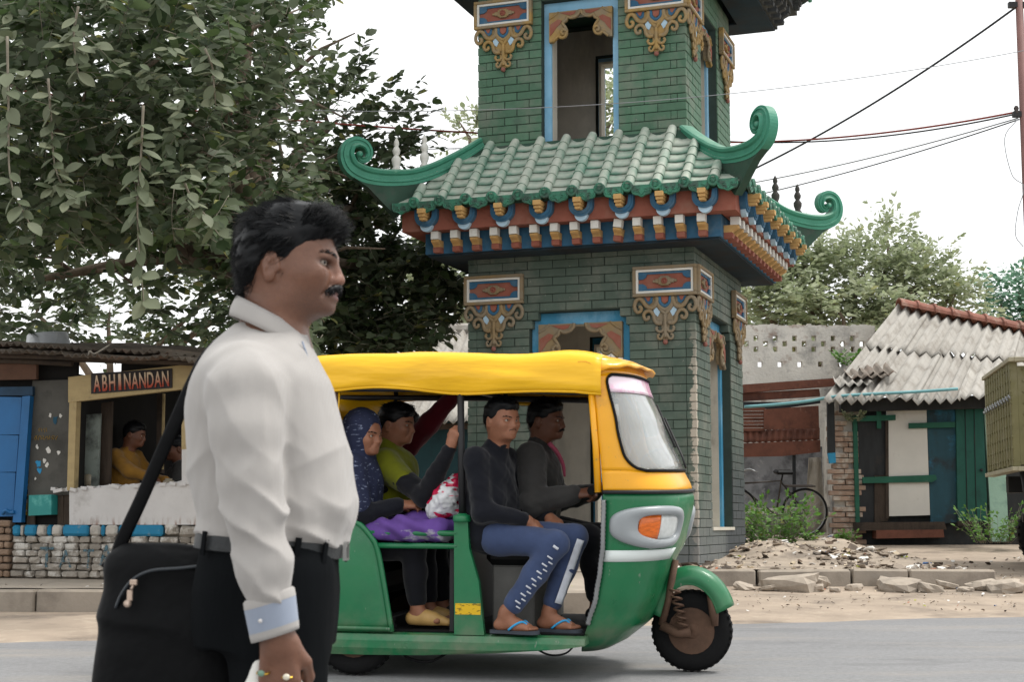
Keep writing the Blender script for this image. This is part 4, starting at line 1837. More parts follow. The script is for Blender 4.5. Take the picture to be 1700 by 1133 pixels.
# ---- seats and partition
mb = MB()
mb.b2(-.46, .16, -.54, .54, .42, .60, 0, bev=.05)
sb = mb.build('rear_seat', BLACKV, auto)
mb = MB()
mb.box((-.42, 0, .92), (.14, 1.06, .62), 0, rot=Matrix.Rotation(R(-10), 3, 'Y'), bev=.05)
mb.build('rear_backrest', BLACKV, auto)
mb = MB()
mb.b2(.80, 1.16, -.48, .48, .60, .70, 0, bev=.035)
mb.build('driver_seat', BLACKV, auto)
mb = MB()
mb.b2(.84, 1.10, -.46, .46, .25, .60, 0, bev=.01)
mb.build('engine_box', simple('grey_box_paint', srgb('#5c5b58'), .75, .3, 6), auto)
mb = MB()
mb.b2(.60, .625, -.56, .56, .25, .72, 0)
mb.build('partition', DKMET, auto)
# steering column and handlebar
mb = MB()
mb.tube([(1.80, 0, .50), (1.62, 0, .85), (1.50, 0, 1.05)], .03, 10)
mb.tube([(1.44, -.36, 1.01), (1.47, -.24, 1.03), (1.51, -.1, 1.05), (1.51, .1, 1.05), (1.47, .24, 1.03), (1.44, .36, 1.01)], .016, 8)
hb = mb.build('handlebar', DKMET, auto)
mb = MB()
for sd in (-1, 1):
    mb.tube([(1.435, sd * .38, 1.005), (1.455, sd * .27, 1.022)], .024, 8)
mb.box((1.54, 0, 1.06), (.12, .26, .1), 0, bev=.02)
mb.build('grips', BLACKR, hb)

# ---- wheels
def wheel(parent, loc, name='wheel'):
    w = empty(name, loc, 0, parent=parent)
    t = MB()
    prof = [(.125, -.045), (.16, -.055), (.195, -.05), (.215, -.038), (.223, -.02), (.2255, 0), (.223, .02), (.215, .038), (.195, .05), (.16, .055), (.125, .045)]
    t.lathe(prof, (0, 0, 0), 36, 'y', 0)
    for k in range(36):
        a = 2 * PI * k / 36
        for y in (-.03, .03):
            t.box((.221 * math.cos(a), y, .221 * math.sin(a)), (.007, .024, .020), 0, rot=Matrix.Rotation(-a, 3, 'Y'))
    t.build('tyre', BLACKR, w)
    r_ = MB()
    r_.lathe([(.128, -.05), (.132, -.03), (.122, -.032), (.10, -.02), (.085, -.028), (.05, -.03), (.045, -.05), (.03, -.055), (0, -.055)], (0, 0, 0), 24, 'y', 0)
    r_.lathe([(.128, .05), (.132, .03), (.122, .032), (.10, .02), (.05, .03), (0, .03)], (0, 0, 0), 24, 'y', 0)
    r_.build('rim', RUST, w)
    return w


wheel(auto, (0, -.53, .2255))
wheel(auto, (0, .53, .2255))
wheel(auto, (1.79, 0, .2255), 'front_wheel')
mb = MB()
A0, A1 = R(26), R(160)


def fend(u, v):
    a = A0 + (A1 - A0) * u
    s = (v - .5) * 2
    rr_ = .285 - .085 * abs(s) ** 3.5 + .02 * math.sin(a)
    ww_ = .105 * math.copysign(min(1, abs(s) ** .75), s)
    return (1.815 + (rr_ - .035) * math.cos(a), ww_, .215 + (rr_ + .055) * math.sin(a))


mb.sheet(fend, 26, 12, .008)
mg = mb.build('front_mudguard', AGREEN, auto)
mb = MB()
mb.tube([fend(u, 0) for u in np.linspace(0, 1, 27)], .008, 6)
mb.build('mudguard_rim', AGREEN, mg)
# fork, trailing link and spring
mb = MB()
mb.tube([(1.74, -.10, .62), (1.70, -.105, .40), (1.66, -.10, .26)], .02, 8)
mb.tube([(1.66, -.10, .26), (1.75, -.105, .215), (1.82, -.095, .2255)], [.028, .024, .03], 8)
mb.tube([(1.60, -.06, .47), (1.63, -.085, .40), (1.69, -.1, .31)], .012, 6)
spr = []
for k in range(60):
    t = k / 59
    a = t * 2 * PI * 6
    spr.append((1.73 + .05 * t + .028 * math.cos(a), -.105 + .028 * math.sin(a), .48 - .22 * t))
mb.tube(spr, .007, 5)
mb.tube([(1.93, -.085, .44), (1.95, -.09, .32), (1.955, -.09, .26)], [.022, .026, .018], 8)
mb.build('fork', RUST, auto)
mb = MB()
mb.tube(catmull([(.28, -.55, .14), (.36, -.56, .095), (.48, -.56, .085), (.58, -.55, .13)], 5), .008, 6)
mb.build('hose', BLACKR, auto)
mb = MB()
mb.tube(catmull([(1.1, -.5, .17), (1.2, -.5, .13), (1.3, -.5, .14), (1.36, -.5, .19)], 5), .006, 6)
mb.build('hose', BLACKR, auto)
mb = MB()
mb.b2(-.35, .4, -.35, .35, .13, .2, 0)
mb.tube([(0, -.5, .2255), (0, .5, .2255)], .04, 8)
mb.build('axle', DKMET, auto)
# far-side mirror on its stalk
mb = MB()
mb.tube([cowl(78, 1.05, 0), (1.72, .74, 1.12), (1.72, .78, 1.22)], .008, 6)
mb.sphere((1.72, .79, 1.29), (.02, .05, .08), 10, 7)
mb.build('side_mirror', DKMET, auto)

KEEP = {'tyre', 'rim'}
for ch in auto.children_recursive:
    if ch.type != 'MESH' or ch.name.split('.')[0] in KEEP:
        continue
    nm = ch.name.split('.')[0]
    n_ = len(ch.data.vertices)
    co = np.empty(n_ * 3, np.float32)
    ch.data.vertices.foreach_get('co', co)
    if nm in ('front_mudguard', 'mudguard_rim', 'fork'):
        co[0::3] -= .03
    else:
        co[0::3] *= XS
    ch.data.vertices.foreach_set('co', co)
    ch.data.update()
# ================================================================== people
def skin_mat(name, col):
    m = Mat(name, col, .5, spec=.35)
    m.vary(.10, 14, 4).vary(.08, 60, 3)
    m.stain(tuple(c * .62 for c in col), 9, .55, .72, .4)
    m.b.inputs['Subsurface Weight'].default_value = .12
    m.b.inputs['Subsurface Radius'].default_value = (.012, .005, .003)
    m.b.inputs['Subsurface Scale'].default_value = .5
    m.bump(220, .12, .002)
    return m.m


def cloth_mat(name, col, rough=.9, var=.12, weave=500, stripes=None, bump=.15):
    m = Mat(name, col, rough, spec=.2)
    m.vary(var, 7, 5)
    if stripes:
        w = _n(m.nt, 'ShaderNodeTexWave')
        w.inputs['Scale'].default_value = stripes[0]
        w.inputs['Distortion'].default_value = .15
        w.bands_direction = stripes[2]
        m.L(m.co, w.inputs['Vector'])
        m.mix(stripes[1], m.ramp(w.outputs['Fac'], .80, .95, 0, stripes[3]))
    m.bump(weave, bump, .001, 2)
    m.b.inputs['Sheen Weight'].default_value = .15
    return m.m


SKIN_A = skin_mat('brown_skin', srgb('#7a5341'))
SKIN_B = skin_mat('dark_brown_skin', srgb('#6b4635'))
SKIN_C = skin_mat('light_brown_skin', srgb('#8f614a'))
HAIR = Mat('black_hair', srgb('#0a0c0f'), .45, spec=.22).per_island(.6).vary(.35, 60, 3, stretch=(.2, 1, 1)).m
EYEW = simple('eye_white', srgb('#a09488'), .25, 0)
IRIS = simple('dark_iris', srgb('#1a100c'), .15, 0)
LIPM = simple('lip', srgb('#7a463c'), .5, .1, 40)
HU = .00125                               # one head unit (metres)


def hxy(px, py, dy=0.0):
    return ((px - 475) * HU, dy, (440 - py) * HU)


HEAD_Y = [350, 360, 375, 395, 415, 432, 452, 470, 490, 505, 516, 526, 534, 545, 565]
HEAD_F = [492, 517, 540, 554, 559, 560, 556, 556, 559, 556, 553, 543, 521, 507, 505]
HEAD_B = [450, 430, 414, 402, 397, 396, 398, 402, 407, 410, 411, 411, 411, 411, 409]
HEAD_W = [.020, .045, .062, .072, .076, .077, .0765, .074, .069, .061, .055, .051, .050, .053, .056]


def head_sdf(F, M, sc=1.0, nose=1.0, neck=True):
    """adds a head (x forward, z up, origin at eye level) in frame M"""
    S = M @ Matrix.Scale(sc, 4)
    R3 = np.array(M.to_3x3())

    def w(p):
        return tuple(S @ Vector(p))
    sl = slice(None) if neck else slice(0, 13)
    Sn = S
    F.slices(Sn, [(440 - y) * HU for y in HEAD_Y[sl]], [(x - 475) * HU for x in HEAD_F[sl]], [(x - 475) * HU for x in HEAD_B[sl]], HEAD_W[sl], 2.35, .006)

    def ell(p, r, k, op='add', rot=None):
        F.ell(w(p), [q * sc for q in r], k * sc, op, R3 if rot is None else R3 @ rot)

    def cone(a, b, ra, rb, k):
        F.cone(w(a), w(b), ra * sc, rb * sc, k * sc)
    for s in (-1, 1):
        ell(hxy(523, 461, s * .050), (.032, .020, .022), .025)                 # cheek
        ell(hxy(548, 442, s * .034), (.015, .019, .0125), .012, 'sub')         # eye socket
        cone(hxy(555, 431, s * .012), hxy(541, 430, s * .05), .0085, .007, .014)   # brow ridge
        ell(hxy(540.5, 434.6, s * .032), (.0140, .0175, .0052), .005)           # upper lid
        ell(hxy(539.5, 448.6, s * .032), (.0130, .016, .0050), .005)             # lower lid
        ell(hxy(480, 505, s * .043), (.028, .02, .024), .03)                   # jaw corner
        ell(hxy(560, 471.5, s * .0125), (.011, .0085, .0078), .007)            # nostril wing
        # ear
        rot = np.array(Matrix.Rotation(s * R(14), 3, 'Z') @ Matrix.Rotation(R(8), 3, 'Y'))
        ell(hxy(464, 449, s * .083), (.019, .0075, .029), .008, 'add', rot)
        ell(hxy(463, 470, s * .080), (.009, .0065, .010), .008)
        ell(hxy(467, 449, s * .0925), (.0120, .0095, .0195), .003, 'sub', rot)
        cone(hxy(477, 446, s * .081), hxy(478, 458, s * .082), .0045, .005, .004)
        cone(hxy(466, 440, s * .088), hxy(459, 458, s * .089), .003, .003, .003)
    cone(hxy(556, 441), hxy(561, 454), .0085, .009, .012)
    cone(hxy(561, 454), hxy(564.5, 467), .009, .0115, .010)
    F.ell(w(hxy(564, 467.5)), [.0125 * sc * nose, .0125 * sc, .0105 * sc], .008 * sc, 'add', R3)
    ell(hxy(558.5, 486), (.0085, .024, .0075), .008)                           # upper lip
    ell(hxy(557.5, 498.5), (.0085, .021, .0065), .008)                         # lower lip
    ell(hxy(571, 493.2), (.0125, .030, .0016), .003, 'sub')                    # mouth line
    for s in (-1, 1):
        F.cone(w(hxy(557, 474, s * .022)), w(hxy(543, 496, s * .039)), .0022 * sc, .0026 * sc, .007 * sc, 'sub')
        ell(hxy(536, 455, s * .047), (.012, .010, .004), .006)
    ell(hxy(546, 516), (.0125, .020, .012), .02)                               # chin


def head_extras(obj, M, sc=1.0, brow=True, mous=0.0, hair_strands=0, gaze=0.0):
    S = M @ Matrix.Scale(sc, 4)
    for s in (-1, 1):
        mb = MB()
        c = Vector(hxy(539.6, 441.8, s * .032))
        mb.sphere(c, .0125, 14, 10, 0)
        g = Vector((math.cos(gaze), -math.sin(gaze) * (1 if s < 0 else 1), -.04)).normalized()
        mb.sphere(c + g * .0066, (.0066, .0066, .0066), 10, 8, 1)
        mb.xform(S)
        mb.build('eye', [EYEW, IRIS], obj)
        if brow:
            mb = MB()
            rb_ = random.Random(3)
            P = catmull([hxy(561.5, 431, s * .012), hxy(559, 427, s * .024), hxy(551, 425, s * .040), hxy(539, 429, s * .056)], 6)
            for k in range(60):
                p = Vector(P[int(rb_.random() * (len(P) - 1))]) + Vector((.0035, s * .004, rb_.uniform(-.003, .003)))
                q = p + Vector((-.005 * rb_.uniform(.5, 1), s * .006, rb_.uniform(-.001, .003)))
                mb.tube([p, q], [.0009, .0003], 3)
            mb.xform(S)
            mb.build('eyebrow', HAIR, obj)
    if mous:
        mb = MB()
        rb_ = random.Random(4)
        for s in (-1, 1):
            P = catmull([hxy(565.5, 480.5, s * .002), hxy(563.5, 482, s * .012), hxy(557, 486, s * .023), hxy(547, 492, s * .032)], 6)
            mb.tube(P, [.0070 * mous] * 6 + [.0068 * mous] * 5 + [.006 * mous] * 4 + [.0045 * mous, .004 * mous, .003 * mous, .0015 * mous][:len(P) - 15], 8)
            for k in range(170):
                p = Vector(P[int(rb_.random() * (len(P) - 1))]) + Vector((rb_.uniform(0, .005), rb_.uniform(-.003, .003), rb_.uniform(-.004, .005))) * mous
                q = p + Vector((rb_.uniform(-.001, .003), s * .003, -.007 * rb_.uniform(.6, 1.2))) * mous
                mb.tube([p, q], [.0009, .0003], 3)
        mb.xform(S)
        mb.build('moustache', HAIR, obj)


HL_X = [370, 395, 402, 427, 438, 449, 462, 476, 484, 494, 499, 512, 535, 556, 600]
HL_Y = [470, 488, 494, 490, 462, 433, 432, 441, 454, 450, 432, 418, 410, 402, 396]


def hair_object(parent, M, sc=1.0, style='thick', voxel=.004, strands=1500, seed=1, mat=None, origin=(0, 0, 0)):
    S = M @ Matrix.Scale(sc, 4)
    c = S @ Vector((0, 0, .03))
    F = Field([c.x - .19 * sc, c.y - .19 * sc, c.z - .19 * sc], [c.x + .19 * sc, c.y + .19 * sc, c.z + .19 * sc], voxel)
    R3 = np.array(M.to_3x3())

    def ell(px, py, dy, r, k=.02):
        F.ell(tuple(S @ Vector(hxy(px, py, dy))), [q * sc for q in r], k * sc, 'add', R3)
    big = 1.0 if style == 'thick' else .96
    ell(469, 405, 0, (.1000 * big, .0905 * (.5 + .5 * big), .087 * (1.0 if style == 'thick' else .97)))
    ell(430, 438, 0, (.0500 * big, .0745, .068))
    if style == 'thick':
        ell(540, 382, -.010, (.031, .056, .024), .03)
        ell(505, 366, 0, (.055, .062, .034), .03)
    else:
        ell(528, 380, 0, (.036, .056, .030), .03)
        ell(490, 362, 0, (.055, .06, .03), .03)
    Si = np.array(S.inverted(), np.float32)
    hx = np.array([(x - 475) * HU for x in HL_X])
    hz = np.array([(440 - y) * HU for y in HL_Y])

    def cut(X, Y, Z):
        x = Si[0, 0] * X + Si[0, 1] * Y + Si[0, 2] * Z + Si[0, 3]
        z = Si[2, 0] * X + Si[2, 1] * Y + Si[2, 2] * Z + Si[2, 3]
        return (np.interp(x, hx, hz) - z) * sc
    F.put(cut, F.lo, F.lo + F.n * F.h, .006, 'keep')

    def disp(V, N):
        P = (np.c_[V, np.ones(len(V))] @ np.array(S.inverted()).T)[:, :3]
        return sc * (.0035 * sines(P, seed, 60, 3, (.35, 1, 1.3)) + .0025 * sines(P, seed + 5, 160, 2, (.25, 1, 1.2)))
    V, Q = F.mesh()
    o = field_object(F, 'hair', mat or HAIR, parent, 1, disp, origin)
    if strands:
        N = vnormals(V, Q)
        r = random.Random(seed)
        mb = MB()
        Sr = S.to_3x3()
        fwd, up = (Sr @ Vector((1, 0, 0))).normalized(), (Sr @ Vector((0, 0, 1))).normalized()
        Pl = (np.c_[V, np.ones(len(V))] @ np.array(S.inverted()).T)[:, :3]
        for _ in range(strands):
            i = r.randrange(len(V))
            n = Vector(N[i])
            p = Vector(V[i]) - n * .004 * sc
            lx, lz = Pl[i, 0], Pl[i, 2]
            flow = -fwd * 1.0 + up * (.25 if lz > .06 else -.7)
            if lx > .045 and lz > .03 and style == 'thick':      # quiff sweeps forward and up
                flow = fwd * r.uniform(.1, .7) + up * r.uniform(.0, .5)
            flow = flow - n * flow.dot(n)
            if flow.length < 1e-4:
                continue
            flow.normalize()
            wv_ = noise.noise(Vector(Pl[i]) * 38) * .9
            flow = (flow + up * wv_ + Vector((r.uniform(-.14, .14), r.uniform(-.14, .14), r.uniform(-.14, .14)))).normalized()
            L = r.uniform(.025, .050) * sc
            thick = 1.0 if strands > 2000 else 1.5
            lift = r.uniform(.02, .13) if lx < .045 else r.uniform(.02, .14)
            pts = [p, p + flow * L * .5 + n * L * lift * .55, p + flow * L + n * L * lift * .5]
            mb.tube(pts, [.0009 * sc * thick, .0008 * sc * thick, .0002 * sc], 3)
        mb.xform(Matrix.Translation(-Vector(origin)))
        mb.build('hair_strands', mat or HAIR, o)
    return o


def hand_sdf(F, wrist, palm_dir, back_n, thumb_dir, curl=1.2, sc=1.0, k=.006):
    """hand from the wrist: palm_dir along the hand, back_n out of the back, thumb_dir towards the thumb side"""
    w, d, n, t = Vector(wrist), Vector(palm_dir).normalized(), Vector(back_n).normalized(), Vector(thumb_dir).normalized()
    n = (n - d * n.dot(d)).normalized()
    t = (t - d * t.dot(d) - n * t.dot(n)).normalized()

    def P(a, b, c):
        return tuple(w + (d * a + t * b + n * c) * sc)
    F.cone(P(-.03, 0, 0), P(.02, 0, 0), .026 * sc, .027 * sc, .015)
    for b in (-.028, -.009, .010, .027):
        F.cone(P(.015, b * .7, -.002), P(.085 - abs(b) * .15, b * 1.02, 0), .0155 * sc, .0125 * sc, .016)
    lens = [(.034, .024, .018), (.042, .028, .020), (.045, .030, .021), (.038, .026, .020)]
    for (b, L, base) in zip((-.0295, -.0098, .0102, .0295), lens, (.076, .088, .090, .084)):
        p = Vector((base, b, 0))
        a = 0.12 * curl
        r_ = .0098 if abs(b) < .02 else .0088
        for j, l in enumerate(L):
            a += curl * (.55, .95, .75)[j]
            q = p + Vector((math.cos(a) * l, b * .02, -math.sin(a) * l))
            F.cone(P(*p), P(*q), r_ * sc * (1 - .08 * j), r_ * sc * (1 - .08 * (j + 1)), k)
            p = q
    F.cone(P(.018, .022, -.006), P(.052, .046, -.016), .0155 * sc, .0115 * sc, .014)
    F.cone(P(.052, .046, -.016), P(.082, .047, -.026 - .008 * curl), .0112 * sc, .0095 * sc, k)
    F.cone(P(.082, .047, -.026 - .008 * curl), P(.104, .036, -.036 - .01 * curl), .0098 * sc, .008 * sc, k)


def foot_sdf(F, ankle, fwd, sc=1.0, toes=True):
    a, f = Vector(ankle), Vector(fwd).normalized()
    up = Vector((0, 0, 1))
    s = f.cross(up).normalized()

    def P(x, y, z):
        return tuple(a + (f * x + s * y + up * z) * sc)
    F.cone(P(0, 0, .02), P(-.02, 0, -.05), .036 * sc, .032 * sc, .02)
    F.cone(P(-.04, 0, -.055), P(.06, 0, -.055), .030 * sc, .032 * sc, .02)
    F.cone(P(.02, 0, -.03), P(.12, .0, -.062), .034 * sc, .024 * sc, .02)
    F.cone(P(.06, -.015, -.062), P(.13, -.022, -.066), .026 * sc, .018 * sc, .015)
    F.cone(P(.06, .015, -.062), P(.125, .025, -.066), .026 * sc, .017 * sc, .015)
    if toes:
        for y, l, r_ in ((-.032, .165, .0125), (-.012, .166, .0095), (.006, .160, .009), (.022, .150, .0085), (.036, .138, .0085)):
            F.cone(P(.12, y * .9, -.07), P(l, y, -.074), r_ * sc * 1.1, r_ * sc, .005)


def frame(o, fwd, up=(0, 0, 1)):
    f = Vector(fwd).normalized()
    u = Vector(up)
    l = u.cross(f).normalized()
    u = f.cross(l).normalized()
    M = Matrix.Identity(4)
    for i in range(3):
        M[i][0], M[i][1], M[i][2], M[i][3] = f[i], l[i], u[i], o[i]
    return M


def figure(J, label, top, bottom, skin=SKIN_A, hair='short', voxel=.007, mous=0.0, group=None, M=None, head_sc=1.0, shoe=None, bare_feet=False, collar=None, puff=.016, hood=None, curl=(1.0, 1.0), girth=1.0, base=None, hand_n=((0, -1, 0), (0, 1, 0)), seed=1, hide=()):
    """a person from joint positions (local metres).  Returns the body object; clothes and hair are children."""
    j = {k: Vector(v) for k, v in J.items() if k not in ('face', 'up')}
    allp = np.array([tuple(v) for v in j.values()])
    lo, hi = allp.min(0) - .2, allp.max(0) + .24
    H = frame(j['head'], J['face'], J.get('up', (0, 0, 1)))
    base = Vector(base) if base is not None else Vector((j['pelvis'].x, j['pelvis'].y, allp[:, 2].min()))
    across = (j['sl'] - j['sr']).normalized()
    F = Field(lo, hi, voxel)
    head_sdf(F, H, head_sc)
    F.cone(tuple(H @ Vector((-.02, 0, -.12)) * 1), tuple(j['chest']), .052, .075, .03)
    F.chain([tuple(j['chest']), tuple((j['chest'] + j['pelvis']) / 2), tuple(j['pelvis'])], [.11 * girth, .105 * girth, .11 * girth], .05)
    F.chain([tuple(j['sr']), tuple(j['chest']), tuple(j['sl'])], [.06, .08, .06], .03)
    sides = (('r', 1), ('l', -1))
    for q, (sd, sg) in enumerate(sides):
        F.chain([tuple(j['s' + sd]), tuple(j['e' + sd]), tuple(j['w' + sd])], [.046, .038, .026], .02)
        d = j['w' + sd] - j['e' + sd]
        d = j.get('h' + sd, j['w' + sd] + d.normalized() * .1) - j['w' + sd]
        n = Vector(hand_n[q])
        hand_sdf(F, j['w' + sd], d, n, d.cross(n) * sg * (-1), curl[q], .95)
        F.chain([tuple(j['pelvis']), tuple(j['p' + sd]), tuple(j['k' + sd]), tuple(j['a' + sd])], [.10, .085, .052, .036], .03)
        fdir = j['t' + sd] - j['a' + sd]
        fdir.z = 0
        foot_sdf(F, j['a' + sd], fdir, .98, bare_feet)
    body = field_object(F, 'person', skin, None, 1, None, base, label=label, cat='person', group=group)
    mat_all = M or Matrix.Identity(4)
    body.matrix_world = mat_all @ Matrix.Translation(base)
    # top garment
    F = Field(lo, hi, voxel)
    pf = puff
    mid = (j['chest'] * .45 + j['pelvis'] * .55)
    F.cone(tuple(H @ Vector((-.025, 0, -.135))), tuple(j['chest']), .062 if collar is None else collar, .10, .03)
    F.chain([tuple(j['sr']), tuple(j['chest'] + Vector((0, 0, .01))), tuple(j['sl'])], [.062 + pf * .6, .095 + pf, .062 + pf * .6], .05)
    for off in (-.07, .07):
        F.chain([tuple(j['chest'] + across * off - Vector((0, 0, .05))), tuple(mid + across * off), tuple(j['pelvis'] + across * off)], [(.105 + pf) * girth, (.108 + pf) * girth, (.115 + pf) * girth], .06)
    for sd, sg in sides:
        F.chain([tuple(j['s' + sd]), tuple(j['e' + sd]), tuple(j['w' + sd].lerp(j['e' + sd], .06))], [.054 + pf, .045 + pf, .031 + pf * .7], .03)

    def disp(V, N):
        return .006 * sines(V, seed, 22, 3, (1, 1, 1.6)) + .0035 * sines(V, seed + 3, 60, 2)
    field_object(F, top[0], top[1], body, 2, disp, base)
    # lower garment
    F = Field(lo, hi, voxel)
    for sd, sg in sides:
        an = j['a' + sd].lerp(j['k' + sd], .16)
        F.chain([tuple(j['pelvis']), tuple(j['p' + sd]), tuple(j['k' + sd]), tuple(j['k' + sd].lerp(an, .5)), tuple(an)], [.118, .098, .070, .064, .055], .03)

    def disp2(V, N):
        return .005 * sines(V, seed + 9, 26, 3, (1, 1, 1.3))
    field_object(F, bottom[0], bottom[1], body, 2, disp2, base)
    if shoe is not None:
        for sd, sg in sides:
            fdir = j['t' + sd] - j['a' + sd]
            fdir.z = 0
            fd = fdir.normalized()
            a = j['a' + sd]
            F = Field(np.array(a) - .22, np.array(a) + .25, .006)
            F.cone(tuple(a + fd * -.03 - Vector((0, 0, .055))), tuple(a + fd * .09 - Vector((0, 0, .06))), .040, .041, .02)
            F.cone(tuple(a + fd * .05 - Vector((0, 0, .045))), tuple(a + fd * .175 - Vector((0, 0, .073))), .040, .022, .02)
            zc = a.z - .092

            def flat(X, Y, Z):
                return (zc - Z) + X * 0 + Y * 0
            F.put(flat, F.lo, F.lo + F.n * F.h, .004, 'keep')
            field_object(F, 'shoe', shoe, body, 1, None, base)
    Mi = Matrix.Translation(-base) @ H
    head_extras(body, Mi, head_sc, True, mous)
    if hair:
        hair_object(body, H, head_sc, hair, .006, 500, seed, None, base)
    if hood is not None:
        nm, mt, fn = hood
        F = Field(lo, hi, voxel)
        fn(F, j, H)
        field_object(F, nm, mt, body, 2, lambda V, N: .005 * sines(V, seed + 2, 30, 3, (1, 1, .6)) + .003 * sines(V, seed + 6, 75, 2, (1, 1, .5)), base)
    return body, base


# ------------------------------------------------------------------ the man walking in front
MY = 3.16


def mp(x, y, dy=0.0):
    p = at(x, y, MY + dy)
    return (p.x, p.y, p.z)


MG = ground_z(MY)
HM = Matrix.Translation(Vector(mp(475, 440))) @ Matrix.Rotation(R(-5), 4, 'Z')
mbase = Vector((mp(440, 1000)[0], MY, MG))
F = Field((mbase.x - .40, MY - .40, MG - .01), (mbase.x + .42, MY + .42, 1.53), .0045)
head_sdf(F, HM, 1.0, 1.05)
F.cone(mp(458, 530), mp(440, 620), .058, .075, .03)
F.chain([mp(440, 640), mp(445, 760), mp(450, 900)], [.11, .12, .115], .06)
F.chain([mp(420, 640, -.14), mp(430, 610), mp(420, 640, .14)], [.05, .06, .05], .02)
ARM = [mp(406, 640, -.145), mp(408, 720, -.225), mp(421, 855, -.245), mp(440, 955, -.245), mp(460, 1050, -.235)]
F.chain(ARM, [.052, .047, .040, .038, .029], .02)
FARM = [mp(410, 640, .145), mp(420, 720, .215), mp(430, 870, .22), mp(470, 1000, .20)]
F.chain(FARM, [.052, .047, .040, .029], .02)
wr = Vector(mp(462, 1056, -.235))
hand_sdf(F, wr, (.05, .04, -1), (-.12, -1, -.02), (1, -.15, 0), 1.25, 1.02, .005)
hand_sdf(F, mp(474, 1012, .20), (.2, 0, -1), (0, 1, 0), (1, 0, 0), .8, 1.0)
hipn, hipf = mp(455, 960, -.09), mp(450, 960, .09)
LEGN = [hipn, mp(470, 1330, -.10), mp(440, 1660, -.10)]
LEGF = [hipf, mp(400, 1330, .10), mp(335, 1640, .10)]
for L_ in (LEGN, LEGF):
    an = (L_[2][0], L_[2][1], MG + .115)
    F.chain([L_[0], L_[1], an], [.085, .055, .036], .03)
    foot_sdf(F, an, (1, -.05, 0), 1.0, False)
ms = Mat('walking_man_skin', srgb('#6f4c3b'), .4, spec=.45)
ms.vary(.10, 18, 4).vary(.10, 70, 3)


def ms_mask(c, sc, lo, hi):
    mp_ = _n(ms.nt, 'ShaderNodeMapping')
    mp_.vector_type = 'TEXTURE'
    mp_.inputs['Location'].default_value = c
    mp_.inputs['Scale'].default_value = sc
    ms.L(ms.co, mp_.inputs[0])
    ln_ = _n(ms.nt, 'ShaderNodeVectorMath', operation='LENGTH')
    ms.L(mp_.outputs[0], ln_.inputs[0])
    return ms.ramp(ln_.outputs['Value'], lo, hi, 1, 0)


def hm(x, y, d=0.0):
    return tuple(HM @ Vector(hxy(x, y, d)) - mbase)


ms.mix(srgb('#4d3a31'), ms.math('MULTIPLY', ms_mask(hm(520, 508), (.075, .085, .045), .55, 1.15), ms.ramp(ms.noise(420, 2), .35, .65, .25, .75)))   # shaved beard
ms.mix(srgb('#6b403a'), ms_mask(hm(560, 493), (.018, .026, .012), .8, 1.1))      # lips
ms.mix(srgb('#825a49'), ms_mask(hm(566, 466), (.03, .03, .02), .5, 1.2))          # ruddier nose
ms.mix(srgb('#48322a'), ms_mask(hm(541, 443, -.034), (.022, .03, .014), .6, 1.2))  # eye rims
ms.b.inputs['Subsurface Weight'].default_value = .1
ms.b.inputs['Subsurface Radius'].default_value = (.012, .005, .003)
ms.b.inputs['Subsurface Scale'].default_value = .4
ms.bump(320, .45, .0015).bump(90, .25, .003)
man = field_object(F, 'person', ms.m, None, 1, None, mbase, label='man in white shirt with thick black hair and moustache, walking past', cat='person')
man.location = mbase
Mh = Matrix.Translation(-mbase) @ HM
head_extras(man, Mh, 1.0, True, 1.2, gaze=.55)
hair_object(man, HM, 1.0, 'thick', .004, 13000, 1, None, mbase)

# shirt
m = Mat('white_shirt_cloth', srgb('#a29e9a'), .85, spec=.2)
m.vary(.05, 5, 5)
for (sc_, dirn, amt) in ((70, 'X', .10), (140, 'X', .16)):
    wv = _n(m.nt, 'ShaderNodeTexWave')
    wv.inputs['Scale'].default_value = sc_
    wv.inputs['Distortion'].default_value = .6
    wv.inputs['Detail Scale'].default_value = .4
    wv.bands_direction = dirn
    m.L(m.co, wv.inputs['Vector'])
    m.mix(srgb('#b9b9bd'), m.ramp(wv.outputs['Fac'], .78, .97, 0, amt))
m.bump(700, .25, .0012, 2).bump(22, .22, .006, 3, stretch=(1, 1, .5))
m.b.inputs['Sheen Weight'].default_value = .2
SHIRT = m.m
SHIRTB = cloth_mat('blue_grey_cuff', srgb('#8f98a8'), .85)
SH_Y = [539, 555, 573, 594, 620, 640, 690, 740, 790, 835, 870, 895, 915, 935]
SH_B = [394, 374, 357, 343, 333, 324, 316, 317, 322, 329, 336, 342, 346, 352]
SH_F = [500, 509, 517, 527, 538, 551, 565, 577, 587, 592, 590, 578, 560, 548]
SH_W = [.050, .070, .105, .150, .192, .198, .20, .197, .193, .192, .192, .188, .18, .176]
F = Field((mbase.x - .36, MY - .38, .62), (mbase.x + .34, MY + .38, 1.34), .005)
zz_ = [mp(450, y)[2] for y in SH_Y]
Ms = Matrix.Translation((0, MY, 0))
F.slices(Ms, zz_, [mp(x, y)[0] for x, y in zip(SH_F, SH_Y)], [mp(x, y)[0] for x, y in zip(SH_B, SH_Y)], SH_W, 2.5, .02)
SL = [mp(406, 622, -.150), mp(408, 655, -.200), mp(410, 720, -.228), mp(416, 800, -.238), mp(424, 860, -.243), mp(437, 945, -.243), mp(446, 985, -.240)]
SLR = [.066, .068, .063, .058, .053, .050, .046]
F.chain(SL, SLR, .03)
F.chain([mp(406, 622, .150), mp(415, 720, .225), mp(428, 865, .225), mp(462, 985, .20)], [.07, .062, .054, .043], .03)


def crease(x):
    return 1.3 * ((1 - np.abs(np.sin(x * .5))) ** 1.5 - .25)


